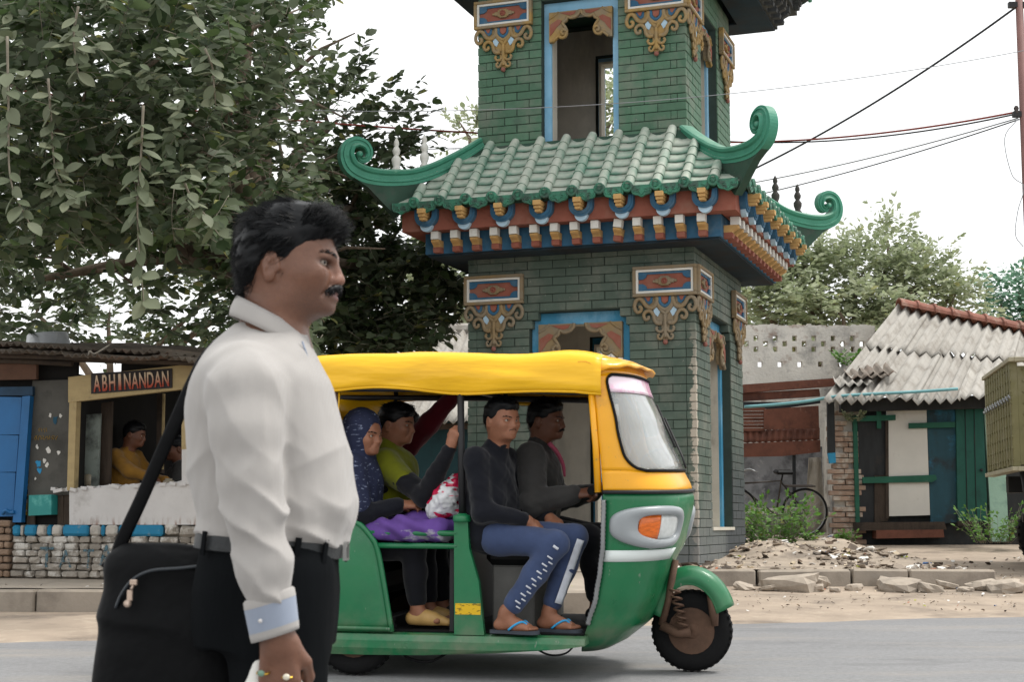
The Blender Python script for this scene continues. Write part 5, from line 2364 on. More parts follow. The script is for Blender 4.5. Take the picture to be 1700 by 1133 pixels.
def shirt_disp(V, N):
    sc = 800.0
    px = 850 + V[:, 0] / V[:, 1] * FPX
    py = 870 - (V[:, 2] - CAMZ) / V[:, 1] * FPX
    near = np.clip((MY - .16 - V[:, 1]) / .04, 0, 1)
    d = .0035 * sines(V, 3, 14, 3, (1, 1, .5))
    # folds that run down and forward from the shoulder
    u = V[:, 2] * .75 - V[:, 0] * .65
    w = V[:, 0] * .75 + V[:, 2] * .65
    d += .0055 * crease(48 * w + 2.5 * np.sin(7 * u) + 2.6 * sines(V, 8, 7, 2)) * np.exp(-((py - 640) / 70.) ** 2) * (.4 + .6 * near)
    # elbow and lower sleeve creases
    cr = np.exp(-((py - 870) / 45.) ** 2) + .75 * np.exp(-((py - 985) / 40.) ** 2) + .3
    d += near * cr * (.0075 * crease(62 * V[:, 2] + 50 * V[:, 0] + 3.6 * sines(V, 12, 11, 3)) - .001)
    d += near * .0035 * crease(50 * V[:, 0] + 3 * sines(V, 15, 12, 2)) * np.exp(-((py - 750) / 90.) ** 2)
    # blousing above the belt
    bl = np.exp(-((py - 880) / 42.) ** 2) * (1 - near)
    d += bl * (.011 * crease(60 * V[:, 2] + 34 * (V[:, 0] - .1) + 2.2 * sines(V, 20, 12, 2)))
    d += (1 - near) * .0045 * crease(40 * V[:, 2] - 30 * V[:, 0] + 2 * sines(V, 22, 8, 2)) * np.exp(-((py - 760) / 80.) ** 2)
    d += .0016 * sines(V, 30, 70, 2, (1, 1, .6))
    return d


shirt = field_object(F, 'shirt', SHIRT, man, 1, shirt_disp, mbase)
# front placket line and seam
mb = MB()
for dy, off in ((-.05, .0), (-.085, -.004)):
    pts = []
    for x, y in ((518, 575), (540, 640), (560, 705), (573, 760), (583, 812), (582, 850)):
        p = Vector(mp(x - 7 + off, y, 0)) + Vector((0, dy, 0))
        pts.append(p - mbase)
    mb.tube(catmull(pts, 4), .0022, 5)
mb.build('placket_seam', SHIRTB, shirt)
# cuff: three bands
mb = MB()
c0, c1 = Vector(mp(446, 986, -.240)), Vector(mp(457, 1056, -.236))
ax = (c1 - c0).normalized()
uu = Vector((0, 1, 0)).cross(ax).normalized()
vv = ax.cross(uu)


def cring(t, r):
    c = c0.lerp(c1, t)
    return [c - mbase + uu * r * 1.0 * math.cos(a) + vv * r * .86 * math.sin(a) + ax * .006 * math.cos(a) for a in np.linspace(0, 2 * PI, 28, endpoint=False)]


for mi, ts in ((0, ((.0, .046), (.05, .050), (.22, .0505))), (1, ((.22, .0502), (.5, .0492), (.80, .0480))), (0, ((.80, .0484), (.9, .0478), (1.0, .047), (1.0, .043), (.6, .042)))):
    mb.rings([cring(t, r) for t, r in ts], mi, True, False, False, True)
cu = mb.build('cuff', [SHIRT, SHIRTB], shirt)
mb = MB()
mb.sphere(Vector(mp(432, 1032, -.29)) - mbase, (.004, .003, .004), 8, 6)
mb.build('cuff_button', simple('pearl_button', srgb('#c7c4c2'), .3, 0), cu)
# collar
mb = MB()
NC = 40


def collar(u, v):
    a = -PI + 2 * PI * u                   # 0 = nape, +-PI = throat
    fr = abs(a) / PI
    top = Vector(mp(452, 512))
    cx = top.x + (-.050 if True else 0) * math.cos(a) + .018 * fr
    ex, ey = .068 + .004 * v, .068 + .004 * v
    x = top.x - ex * math.cos(a) - .004
    y = MY + ey * math.sin(a)
    zt = mp(452, 495)[2] - (.5 - .5 * math.cos(a)) * .078
    drop = .042 + .014 * fr ** 3
    if v < .5:
        t = v / .5
        z = zt - .008 + .012 * t
        k = 1 - .05 * (1 - t)
    else:
        t = (v - .5) / .5
        z = zt + .004 - drop * t
        k = 1 + .17 * t + .05 * math.sin(PI * t)
    return Vector((top.x + (x - top.x) * k + .012 * fr * fr, MY + (y - MY) * k, z)) - mbase


mb.sheet(lambda u, v: collar(.04 + .92 * u, v), NC, 8, .003)
mb.build('collar', SHIRT, shirt)

# trousers, belt
m = Mat('black_trouser_cloth', srgb('#101214'), .9, spec=.05)
m.vary(.18, 6, 4).bump(600, .2, .001, 2).bump(18, .35, .01, 3, stretch=(1, 1, .3))
TROU = m.m
F = Field((mbase.x - .42, MY - .3, MG + .02), (mbase.x + .40, MY + .3, .86), .007)
TY = [893, 915, 940, 980, 1030, 1075]
F.slices(Ms, [mp(450, y)[2] for y in TY], [mp(x, y)[0] for x, y in zip([566, 561, 560, 563, 562, 556], TY)], [mp(x, y)[0] for x, y in zip([339, 337, 332, 326, 326, 332], TY)], [.178, .18, .185, .19, .19, .185], 2.5, .02)
for L_ in (LEGN, LEGF):
    an = (L_[2][0], L_[2][1], MG + .09)
    hp_ = (L_[0][0] + .0, L_[0][1], L_[0][2])
    F.chain([hp_, L_[1], an], [.115, .088, .075], .03)


def trou_disp(V, N):
    return .006 * np.sin(26 * V[:, 0] + 2 * sines(V, 41, 6, 2)) * np.clip((.72 - V[:, 2]) / .1, 0, 1) + .004 * sines(V, 43, 20, 3, (1, 1, .5))


tr = field_object(F, 'trousers', TROU, man, 2, trou_disp, mbase)
LEATHER = simple('black_leather', srgb('#222527'), .5, .2, 20, .2, 120)


def waist(y, grow=.006):
    f0 = np.interp(y, TY, [566, 561, 560, 563, 562, 556])
    b0 = np.interp(y, TY, [339, 337, 332, 326, 326, 332])
    xf, xb, z = mp(f0, y)[0] + grow, mp(b0, y)[0] - grow, mp(450, y)[2]
    pts = []
    for a in np.linspace(0, 2 * PI, 56, endpoint=False):
        c, s = math.cos(a), math.sin(a)
        e = 2 / 2.5
        pts.append(Vector(((xf + xb) / 2 + (xf - xb) / 2 * math.copysign(abs(c) ** e, c), MY + (.182 + grow) * math.copysign(abs(s) ** e, s), z - .012 * c)) - mbase)
    return pts


mb = MB()
mb.rings([waist(894, .004), waist(895, .009), waist(917, .010), waist(919, .004)], 0, True, False, False, False)
blt = mb.build('belt', LEATHER, man)
W0, W1 = waist(888, .013), waist(926, .013)
for k in (42, 36, 46, 50, 3, 10):
    p, q = W0[k], W1[k]
    t = (W0[(k + 1) % 56] - W0[k - 1]).normalized() * .006
    n_ = Vector((t.y, -t.x, 0)).normalized() * .004
    mb = MB()
    mb.add([p - t, p + t, q + t, q - t, p - t + n_, p + t + n_, q + t + n_, q - t + n_], [(0, 1, 2, 3), (4, 5, 6, 7), (0, 4, 5, 1), (1, 5, 6, 2), (2, 6, 7, 3), (3, 7, 4, 0)])
    mb.build('belt_loop', TROU, blt)
mb = MB()
bc = waist(906, .014)[0]
for (y0, y1, z0, z1) in ((-.03, .03, .014, .019), (-.03, .03, -.019, -.014), (-.03, -.025, -.014, .014), (.025, .03, -.014, .014)):
    mb.b2(bc.x - .003, bc.x + .004, bc.y + y0, bc.y + y1, bc.z + z0, bc.z + z1)
mb.build('buckle', simple('dull_steel', srgb('#9a9a98'), .35, .1, 20, metal=.8), blt)
for L_ in (LEGN, LEGF):
    a = Vector((L_[2][0], L_[2][1], MG + .115))
    fd = Vector((1, -.05, 0)).normalized()
    F = Field(np.array(a) - .24, np.array(a) + .27, .008)
    F.cone(tuple(a + fd * -.03 - Vector((0, 0, .07))), tuple(a + fd * .09 - Vector((0, 0, .075))), .044, .045, .02)
    F.cone(tuple(a + fd * .05 - Vector((0, 0, .06))), tuple(a + fd * .185 - Vector((0, 0, .085))), .045, .026, .02)
    zc = MG + .006
    F.put(lambda X, Y, Z: (zc - Z) + X * 0 + Y * 0, F.lo, F.lo + F.n * F.h, .004, 'keep')
    field_object(F, 'shoe', LEATHER, man, 1, None, mbase)
# rings on the fingers
gold = simple('gold_ring', srgb('#c9a040'), .3, .1, 20, metal=.9)
mb = MB()
rc = Vector(mp(437, 1118, -.245)) - mbase
mb.tube([rc + Vector((.0115 * math.cos(a), .0115 * math.sin(a), .002 * math.sin(a))) for a in np.linspace(0, 2 * PI, 17)], .0022, 6, 0, cap=False)
mb.sphere(rc + Vector((-.002, -.0135, 0)), (.007, .004, .006), 10, 7, 1)
mb.build('finger_ring', [gold, simple('green_stone', srgb('#6f8f7c'), .12, 0)], man)
mb = MB()
rc = Vector(mp(478, 1124, -.24)) - mbase
mb.tube([rc + Vector((.0115 * math.cos(a), .0115 * math.sin(a), .002 * math.sin(a))) for a in np.linspace(0, 2 * PI, 17)], .0025, 6, 0, cap=False)
mb.sphere(rc + Vector((-.001, -.0135, 0)), (.007, .004, .006), 10, 7, 1)
mb.build('finger_ring', [gold, simple('ivory_stone', srgb('#d9d2bf'), .2, 0)], man)

# white cloth carrier clutched in that hand
WCL = cloth_mat('white_cotton', srgb('#dcdad4'), .9, .08)
cb0 = Vector(mp(455, 1128, -.215))
F = Field((cb0.x - .16, cb0.y - .1, MG + .28), (cb0.x + .16, cb0.y + .12, cb0.z + .06), .006)
F.cone(tuple(cb0 + Vector((-.03, 0, .025))), tuple(cb0 + Vector((-.055, .01, -.10))), .012, .03, .02)
F.cone(tuple(cb0 + Vector((.03, 0, .02))), tuple(cb0 + Vector((.05, .01, -.10))), .012, .03, .02)
F.ell(tuple(cb0 + Vector((0, .02, -.27))), (.115, .06, .19), .05)
cbag = field_object(F, 'cloth_bag', WCL, None, 2, lambda V, N: .006 * sines(V, 50, 40, 3, (1, 1, .3)), cb0, label='white cotton carrier bag gripped in the walking man\'s hand', cat='bag')
cbag.location = cb0

# black shoulder bag hanging behind him
m = Mat('black_bag_nylon', srgb('#08090b'), .6, spec=.12)
m.vary(.2, 12, 4).bump(420, .25, .001, 2).bump(9, .4, .02, 3)
BAGM = m.m
bc0 = Vector(mp(300, 1085, .06))
bag = empty('shoulder_bag', (bc0.x, bc0.y, bc0.z - .2), 0, label='bulging black zipped shoulder bag hanging behind the walking man', cat='bag')
bo = bag.location.copy()
F = Field((bc0.x - .26, bc0.y - .16, bc0.z - .28), (bc0.x + .24, bc0.y + .16, bc0.z + .24), .006)
Mb = Matrix.Translation((0, bc0.y, 0))
BY = [905, 915, 940, 980, 1040, 1130, 1230, 1300]
F.slices(Mb, [mp(300, y, .06)[2] for y in BY], [mp(x, y, .06)[0] for x, y in zip([345, 400, 420, 425, 425, 425, 425, 420], BY)], [mp(x, y, .06)[0] for x, y in zip([215, 186, 172, 172, 168, 158, 152, 158], BY)], [.02, .045, .065, .075, .08, .085, .085, .075], 3.2, .02)


def bag_disp(V, N):
    return .016 * crease(40 * V[:, 2] + 16 * V[:, 0] + 2.4 * sines(V, 61, 9, 2)) * np.exp(-((V[:, 2] - bc0.z - .13) / .07) ** 2) + .006 * sines(V, 62, 14, 3)


bb = field_object(F, 'bag_body', BAGM, bag, 2, bag_disp, bo)
mb = MB()
zp = [mp(x, y, d) for x, y, d in ((192, 1010, -.012), (203, 985, -.016), (222, 962, -.020), (252, 948, -.022), (300, 944, -.022), (350, 938, -.018), (395, 930, -.01))]
mb.tube(catmull([Vector(p) - bo for p in zp], 5), .0055, 6, 0, flat=.6)
mb.build('zip', simple('black_zip', srgb('#33383d'), .4, .1, 80), bb)
mb = MB()
z0 = Vector(mp(222, 968, -.035)) - bo
mb.box(z0, (.016, .006, .012), 0, bev=.002)
mb.tube([z0 + Vector((0, -.002, -.006)), z0 + Vector((-.004, -.004, -.014))], .003, 6)
mb.box(z0 + Vector((-.006, -.004, -.026)), (.012, .004, .022), 0, bev=.0015)
mb.lathe([(.0, -.004), (.008, -.003), (.008, .003), (.0, .004)], tuple(z0 + Vector((-.010, -.004, -.042))), 12, 'y', 0)
mb.build('zip_pull', simple('brass_zip_pull', srgb('#b9a596'), .3, .1, 30, metal=.6), bb)
mb = MB()
pts = catmull([Vector(p) - bo for p in (mp(190, 940, .06), mp(202, 900, .055), mp(232, 835, .05), mp(265, 760, .045), mp(296, 690, .04), mp(318, 640, .05), mp(345, 590, .09), mp(385, 558, .13), mp(430, 560, .15), mp(480, 640, .16), mp(500, 760, .17), mp(470, 880, .17), mp(420, 940, .13))], 5)
mb.tube(pts, .0145, 8, 0, True, up=(0, 1, 0), flat=.28)
mb.build('strap', BAGM, bag)
mb = MB()
e0 = Vector(mp(190, 940, .06)) - bo
mb.tube([e0 + Vector((-.02, 0, -.005)), e0 + Vector((0, 0, .02)), e0 + Vector((.018, 0, -.01))], .012, 8)
mb.build('strap_anchor', BAGM, bag)
# ================================================================== people riding in the taxi (positions in the taxi's own metres)
BLKNIT = cloth_mat('black_knit', srgb('#10121a'), .9, .2, 300)
GREYJK = cloth_mat('grey_jacket_cloth', srgb('#363534'), .85, .2, 350)
DENIM = cloth_mat('blue_track_cloth', srgb('#3a4766'), .9, .2, 300)
DARKTR = cloth_mat('dark_trousers_cloth', srgb('#0f1016'), .9, .2, 300)
MAROON = cloth_mat('maroon_cloth', srgb('#560f1d'), .85, .2, 300)
YELGRN = cloth_mat('yellow_green_cloth', srgb('#686c0e'), .85, .22, 300)
NAVY = Mat('navy_print_cloth', srgb('#20263f'), .9)
NAVY.vary(.2, 8).stain(srgb('#7f88a0'), 34, .62, .66, .8, detail=2, stretch=(.5, 1, 2.2))
NAVY = NAVY.m
TANSH = simple('tan_shoe', srgb('#b08d55'), .5, .15, 15)
SOLE = simple('dark_sandal_sole', srgb('#3b4048'), .8, .15, 20)
BLUES = simple('bright_blue_strap', srgb('#2f9ad0'), .5, .08, 20)

# driver
figure(dict(head=(.955, 0, 1.405), face=(1, -.10, -.03), chest=(.90, 0, 1.11), pelvis=(.87, 0, .78), sr=(.91, -.19, 1.185), sl=(.91, .19, 1.185),
            er=(.955, -.31, .94), wr=(1.19, -.33, .985), hr=(1.28, -.335, 1.0), el=(.955, .31, .94), wl=(1.19, .33, .985), hl=(1.28, .335, 1.0),
            pr=(.92, -.10, .77), pl=(.92, .10, .77), kr=(1.24, -.17, .74), kl=(1.24, .17, .74), ar=(1.28, -.15, .37), al=(1.28, .15, .37), tr=(1.4, -.15, .3), tl=(1.4, .15, .3)),
       'driver in a bulky grey jacket gripping the taxi handlebar', ('jacket', GREYJK), ('trousers', DARKTR), SKIN_B, 'short', M=AM, mous=.8, shoe=LEATHER, puff=.032, collar=.068, curl=(1.5, 1.5), hand_n=((.2, -.6, .8), (.2, .6, .8)), seed=11)
mb = MB()
mb.tube([from_auto(*p) for p in catmull([(.99, -.055, 1.27), (1.03, -.03, 1.22), (1.06, 0, 1.15), (1.07, .0, 1.08)], 4)], [.02, .022, .02, .022, .02, .02, .018, .018, .016, .016, .014, .012, .01], 8, flat=.6)
pb = mb.build('neck_scarf', cloth_mat('pink_scarf_cloth', srgb('#b7566f'), .85, .15), None, label='thin pink scarf at the driver\'s throat', cat='scarf')

# young man beside the driver
ym, yb = figure(dict(head=(.795, -.44, 1.395), face=(.78, -.62, -.04), chest=(.715, -.40, 1.10), pelvis=(.735, -.41, .78), sr=(.675, -.565, 1.175), sl=(.775, -.235, 1.175),
                     er=(.735, -.615, .89), wr=(.955, -.56, .855), hr=(1.05, -.50, .80), el=(.86, -.20, .92), wl=(1.04, -.33, .86), hl=(1.10, -.38, .83),
                     pr=(.79, -.52, .755), pl=(.82, -.36, .755), kr=(1.125, -.585, .725), kl=(1.20, -.44, .755), ar=(.855, -.60, .348), al=(1.065, -.47, .348), tr=(1.04, -.625, .27), tl=(1.25, -.50, .27)),
                'young man in black turtleneck and blue trackpants perched on taxi edge', ('turtleneck', BLKNIT), ('trackpants', DENIM), SKIN_C, 'short', M=AM, mous=.3, bare_feet=True, puff=.010, collar=.066, curl=(.5, .5), hand_n=((.1, -.5, .85), (.1, -.2, .95)), seed=21)
# sandals
for (ax_, ay_, dx, dy_) in ((.855, -.60, .98, -.13), (1.065, -.47, .98, -.16)):
    d = Vector((dx, dy_, 0)).normalized()
    s = Vector((-d.y, d.x, 0))
    c = Vector((ax_, ay_, .262)) - yb
    mb = MB()
    out = catmull([(-.085, 0), (-.075, .032), (0, .034), (.09, .045), (.16, .04), (.19, .0), (.16, -.045), (.09, -.045), (0, -.034), (-.075, -.032), (-.085, 0)], 4)[:-1]
    poly = [c + d * x + s * y for x, y in out]
    mb.rings([[p + Vector((0, 0, -.012)) for p in poly], [p + Vector((0, 0, .006)) for p in poly]], 0, True, True, True, False)
    for sg in (-1, 1):
        pts = [c + d * .03 + s * sg * .042 + Vector((0, 0, .01)), c + d * .07 + s * sg * .040 + Vector((0, 0, .04)), c + d * .105 + s * sg * .02 + Vector((0, 0, .052)), c + d * .135 + s * .012 * -1 + Vector((0, 0, .022))]
        mb.tube(catmull(pts, 4), .009, 6, 1, flat=.7)
    mb.build('sandal', [SOLE, BLUES], ym)
# white side stripes of the trackpants
WST = simple('white_stripe_cloth', srgb('#c9cdd6'), .85, .1, 30)


def leg_ribbon(k, a, r0, r1, t0, t1, w, off=(0, -1, 0)):
    k, a = Vector(k), Vector(a)
    ax = (a - k).normalized()
    o = Vector(off)
    o = (o - ax * o.dot(ax)).normalized()
    side = ax.cross(o).normalized()
    mb = MB()

    def fn(u, v):
        t = t0 + (t1 - t0) * v
        r = r0 + (r1 - r0) * t
        ang = (u - .5) * w / r
        return k.lerp(a, t) + (o * math.cos(ang) + side * math.sin(ang)) * (r + .007) - yb
    mb.sheet(fn, 4, max(2, int((t1 - t0) * 14)), .003)
    return mb


kn, an_ = (1.125, -.585, .725), (.855, -.60, .348)
for i in range(7):
    t = .14 + i * .105
    b = leg_ribbon(kn, an_, .072, .060, t, t + .018, .030, (.5, -1, .1))
    b.build('white_dash', WST, ym)
    b = leg_ribbon(kn, an_, .072, .060, t + .05, t + .066, .026, (1.1, -1, .3))
    b.build('white_dash', WST, ym)
leg_ribbon(kn, an_, .074, .062, 0, .03, .03, (.9, -1, .8)).build('white_patch', WST, ym)
leg_ribbon((1.20, -.44, .755), (1.065, -.47, .348), .072, .060, .0, .84, .042, (.9, -1, .2)).build('white_stripe', WST, ym)


# women and a man on the rear bench
def hood_navy(F, j, H):
    F.ell(tuple(H @ Vector((-.015, 0, .03))), (.125, .10, .125), .03, 'add', np.array(H.to_3x3()))
    F.cone(tuple(H @ Vector((-.03, 0, -.06))), tuple(j['chest'] + Vector((0, 0, .03))), .10, .14, .05)
    F.chain([tuple(j['sr'] + Vector((0, 0, -.02))), tuple(j['chest']), tuple(j['sl'] + Vector((0, 0, -.02)))], [.095, .14, .095], .05)
    F.cone(tuple(j['sr']), tuple(j['sr'].lerp(j['er'], .8)), .092, .085, .04)
    F.chain([tuple(j['chest'] + Vector((.02, 0, -.02))), tuple(j['chest'].lerp(j['pelvis'], .6) + Vector((.05, -.03, 0)))], [.15, .15], .04)
    F.ell(tuple(H @ Vector((.11, 0, -.02))), (.075, .056, .085), .02, 'sub', np.array(H.to_3x3()))


def hood_yellow(F, j, H):
    F.cone(tuple(H @ Vector((-.03, -.02, -.15))), tuple(j['chest'] + Vector((.01, 0, .03))), .075, .135, .05)
    F.chain([tuple(j['sr'] + Vector((0, 0, -.01))), tuple(j['chest'] + Vector((.02, 0, .0))), tuple(j['sl'])], [.085, .13, .08], .05)
    F.chain([tuple(j['chest'] + Vector((.02, -.03, -.05))), tuple(j['pelvis'].lerp(j['chest'], .35) + Vector((.08, -.06, 0)))], [.14, .15], .05)
    F.cone(tuple(j['sr']), tuple(j['sr'].lerp(j['er'], .5)), .085, .07, .04)
    F.ell(tuple(H @ Vector((.11, 0, -.02))), (.07, .052, .085), .02, 'sub', np.array(H.to_3x3()))


figure(dict(head=(-.005, -.42, 1.315), face=(.93, -.38, -.05), chest=(-.07, -.38, 1.06), pelvis=(-.14, -.37, .72), sr=(-.05, -.53, 1.11), sl=(-.05, -.22, 1.11),
            er=(.02, -.565, .87), wr=(.23, -.48, .925), hr=(.31, -.44, .93), el=(.02, -.18, .87), wl=(.22, -.30, .90), hl=(.3, -.35, .9),
            pr=(-.08, -.45, .70), pl=(-.08, -.29, .70), kr=(.30, -.46, .69), kl=(.31, -.28, .69), ar=(.33, -.46, .36), al=(.34, -.27, .36), tr=(.5, -.47, .28), tl=(.5, -.27, .28)),
       'woman in dark navy patterned shawl and tan shoes, nearest rear passenger', ('kurta', BLKNIT), ('salwar', DARKTR), SKIN_C, None, M=AM, shoe=TANSH, hood=('shawl', NAVY, hood_navy), curl=(1.0, 1.0), hand_n=((.1, -.5, .85), (.1, .3, .95)), seed=31)
figure(dict(head=(.09, -.10, 1.385), face=(.97, -.1, -.08), chest=(.06, -.10, 1.11), pelvis=(-.08, -.06, .72), sr=(.07, -.25, 1.15), sl=(.07, .06, 1.15),
            er=(.36, -.44, .97), wr=(.545, -.575, 1.25), hr=(.575, -.60, 1.34), el=(.16, .14, .88), wl=(.32, -.02, .86), hl=(.4, -.1, .86),
            pr=(-.02, -.13, .70), pl=(-.02, .03, .70), kr=(.34, -.13, .69), kl=(.34, .05, .69), ar=(.38, -.12, .36), al=(.38, .06, .36), tr=(.52, -.12, .28), tl=(.52, .06, .28)),
       'dark-haired woman in yellow green dupatta holding the taxi pillar bar', ('kurta', DARKTR), ('salwar', DARKTR), SKIN_C, 'thick', M=AM, shoe=LEATHER, hood=('dupatta', YELGRN, hood_yellow), curl=(1.5, .9), hand_n=((-.3, -.8, .1), (.1, .3, .95)), seed=41)
figure(dict(head=(.0, .36, 1.36), face=(1, 0, -.05), chest=(-.05, .36, 1.10), pelvis=(-.14, .36, .72), sr=(.02, .22, 1.20), sl=(-.05, .50, 1.12),
            er=(.22, .20, 1.40), wr=(.40, .18, 1.60), hr=(.45, .17, 1.68), el=(.02, .50, .86), wl=(.22, .40, .86), hl=(.3, .36, .86),
            pr=(-.08, .28, .70), pl=(-.08, .44, .70), kr=(.30, .28, .69), kl=(.30, .46, .69), ar=(.33, .28, .36), al=(.33, .46, .36), tr=(.48, .28, .28), tl=(.48, .46, .28)),
       'passenger in maroon with one sleeve raised to the taxi roof bar', ('maroon_top', MAROON), ('trousers', DARKTR), SKIN_B, 'short', M=AM, shoe=LEATHER, curl=(1.4, .9), hand_n=((-.5, -.8, .1), (.1, .3, .95)), seed=51)

# bundles on their laps
PURP = Mat('purple_cloth', srgb('#5b3d86'), .8)
PURP.vary(.2, 7).stain(srgb('#9b9aa2'), 6, .55, .62, .9, stretch=(1, 1, 2.5))
F = Field((-.05, -.70, .68), (.66, -.20, 1.0), .007)
F.chain([(.10, -.56, .79), (.28, -.58, .80), (.46, -.55, .79), (.55, -.46, .80)], [.05, .065, .06, .045], .04)
F.chain([(.20, -.42, .81), (.42, -.42, .84), (.52, -.38, .86)], [.06, .06, .04], .04)
c = (.3, -.5, .74)
o = field_object(F, 'cloth_bundle', PURP.m, None, 2, lambda V, N: .012 * np.sin(55 * V[:, 2] + 30 * V[:, 0] + 3 * sines(V, 71, 10, 2)) * .7 + .006 * sines(V, 72, 40, 2), c, label='crumpled purple and grey shawl bundled on the rear passengers\' laps', cat='shawl')
o.matrix_world = AM @ Matrix.Translation(c)
PLAST = Mat('white_pink_plastic', srgb('#cfd0d2'), .25, spec=.6)
PLAST.stain(srgb('#c2244a'), 7, .52, .54, 1, detail=2, stretch=(1, 1, 2)).stain(srgb('#4c4f52'), 9, .62, .66, .8, detail=2, off=(3, 1, 2))
F = Field((.36, -.62, .82), (.70, -.30, 1.16), .006)
F.chain([(.44, -.47, .90), (.50, -.48, .98), (.55, -.46, 1.08)], [.06, .065, .02], .04)
F.cone((.52, -.46, .92), (.60, -.44, .90), .05, .03, .03)
c = (.5, -.47, .86)
o = field_object(F, 'plastic_bag', PLAST.m, None, 1, lambda V, N: .012 * np.abs(sines(V, 75, 45, 2)) + .005 * sines(V, 76, 110, 2), c, label='shiny white and pink plastic bag standing on a passenger\'s lap', cat='bag')
o.matrix_world = AM @ Matrix.Translation(c)
# ================================================================== tea kiosk and its neighbours on the left
KO = at(335, 961, 13.6)
KO.z = .335
KR = R(-14)
KX = Vector((math.cos(KR), math.sin(KR), 0))
KY = Vector((-math.sin(KR), math.cos(KR), 0))


def kp(px, py, off=0.0):
    """kiosk-local (x, z) of a pixel on the plane 'off' metres behind the kiosk front"""
    d = at(px, py, 1.0) - Vector((0, 0, CAMZ))
    o = Vector((0, 0, CAMZ)) - (KO + KY * off)
    t = -o.dot(KY) / d.dot(KY)
    p = o + d * t
    return p.dot(KX), p.z + KO.z


WOODCR = Mat('cream_painted_wood', srgb('#a8956d'), .8, coord='Object').vary(.14, 5, 5, stretch=(1, 1, 3)).stain(srgb('#5f5442'), 4, .55, .7, .7).bump(60, .3).m
WOODDK = Mat('dark_old_wood', srgb('#41372f'), .9).vary(.3, 8, 5, stretch=(3, 3, .6)).stain(srgb('#25211e'), 4, .5, .65, .7).bump(50, .4).m
WOODGR = Mat('grey_painted_board', srgb('#4e4d49'), .85).vary(.2, 4, 5).stain(srgb('#33322f'), 3, .5, .66, .7).stain(srgb('#d8d6d0'), 6, .715, .73, .9, detail=4).stain(srgb('#2a87b5'), 4.2, .72, .76, .8, off=(5, 2, 1)).bump(30, .25).m
WHITEW = Mat('whitewashed_wall', srgb('#c3c1c0'), .92).vary(.08, 4, 6).stain(srgb('#8f8a86'), 3, .56, .7, .6).bump(30, .35)
_sx = _n(WHITEW.nt, 'ShaderNodeSeparateXYZ')
WHITEW.L(WHITEW.co, _sx.inputs[0])
_lo = WHITEW.ramp(_sx.outputs[2], .78, .90, 1, 0)
WHITEW.mix(srgb('#7c5643'), WHITEW.math('MULTIPLY', _lo, WHITEW.ramp(WHITEW.noise(9, 5, stretch=(2.2, 1, .5)), .52, .62)))
WHITEW = WHITEW.m
BLUEM = Mat('blue_door_paint', srgb('#1a5f96'), .5).vary(.12, 3, 5).stain(srgb('#15507c'), 2.4, .55, .72, .6).bump(4, .15, .03).m
TEAL = Mat('teal_box_paint', srgb('#257f7c'), .55).vary(.15, 5).stain(srgb('#70b8ae'), 5, .55, .66, .5).m
m = Mat('old_corrugated_sheet', srgb('#5d544b'), .8, coord='World')
m.per_object(.18).vary(.25, 5, 5).stain(srgb('#6f4a36'), 3, .52, .66, .6).up_dust(srgb('#8b8176'), .7).bump(40, .3)
OLDTIN = m.m
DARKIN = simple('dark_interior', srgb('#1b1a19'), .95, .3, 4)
m = Mat('painted_stone', srgb('#8f887f'), .95, coord='World')
m.per_object(.22).vary(.25, 14, 6).stain(srgb('#c9c6c0'), 7, .50, .60, .85, detail=6).stain(srgb('#5d564f'), 10, .60, .70, .6).bump(45, .7, .012)
KSTONE = m.m
PBLUE = Mat('blue_block_paint', srgb('#23779c'), .8, coord='World').vary(.12, 9).stain(srgb('#6b8490'), 8, .62, .7, .8).bump(50, .4).m
PALE = Mat('pale_block_paint', srgb('#b3aea6'), .9, coord='World').vary(.15, 9).stain(srgb('#77716a'), 7, .52, .66, .7).bump(50, .5).m
BROWNB = Mat('brown_brick', srgb('#85705f'), .95, coord='World').per_object(.18).vary(.2, 12).bump(50, .5).m


def letter_obj(cu, name, mat, parent):
    t = bpy.data.objects.new('tmp', cu)
    COL.objects.link(t)
    me = bpy.data.meshes.new_from_object(t.evaluated_get(bpy.context.evaluated_depsgraph_get()))
    bpy.data.objects.remove(t)
    bpy.data.curves.remove(cu)
    me.materials.clear()
    return link_mesh(me, name, mat, parent)


def poly_board(mb, pts, y0, y1, mi=0):
    """board from 4 local (x, z) corners"""
    mb.prism(pts, y0, y1, 'xz', mi)


# ---- stone wall under the kiosk, every block its own piece
sw = empty('stone_wall', (KO.x, KO.y, KO.z), KR, label='low stone wall with blue and white painted blocks under the tea kiosk', cat='wall')
xL, _ = kp(-190, 900)
xR, _ = kp(430, 900)
zt = kp(150, 891)[1] - KO.z
zc = kp(150, 872)[1] - KO.z
rk = random.Random(3)


def block_mesh(w, h, d, seed, jag=.012):
    r = random.Random(seed)
    mb = MB().box((0, 0, 0), (w, d, h), 0, bev=min(.02, h * .22))
    mb.v = [(x + r.uniform(-jag, jag), y + r.uniform(-jag, jag) * .8, z + r.uniform(-jag, jag) * .6) for x, y, z in mb.v]
    return mb.mesh('stone_block')


core = MB()
core.b2(xL, xR, .05, .32, -.05, zc - .01)
core.build('mortar_core', simple('wall_mortar', srgb('#5f5850'), .95, .25, 10, .4, 40), sw)
rows = 6
rh = zt / rows
gx = kp(20, 900)[0]
for r_ in range(rows):
    x = gx + rk.uniform(-.03, .02)
    while x < xR:
        w = rk.uniform(.10, .19)
        h = rh * rk.uniform(.86, .97)
        o = link_mesh(block_mesh(w - .012, h, .10, rk.random(), .009), 'stone_block', KSTONE, sw)
        o.location = (x + w / 2, .05 + rk.uniform(-.012, .008), (r_ + .5) * rh)
        x += w
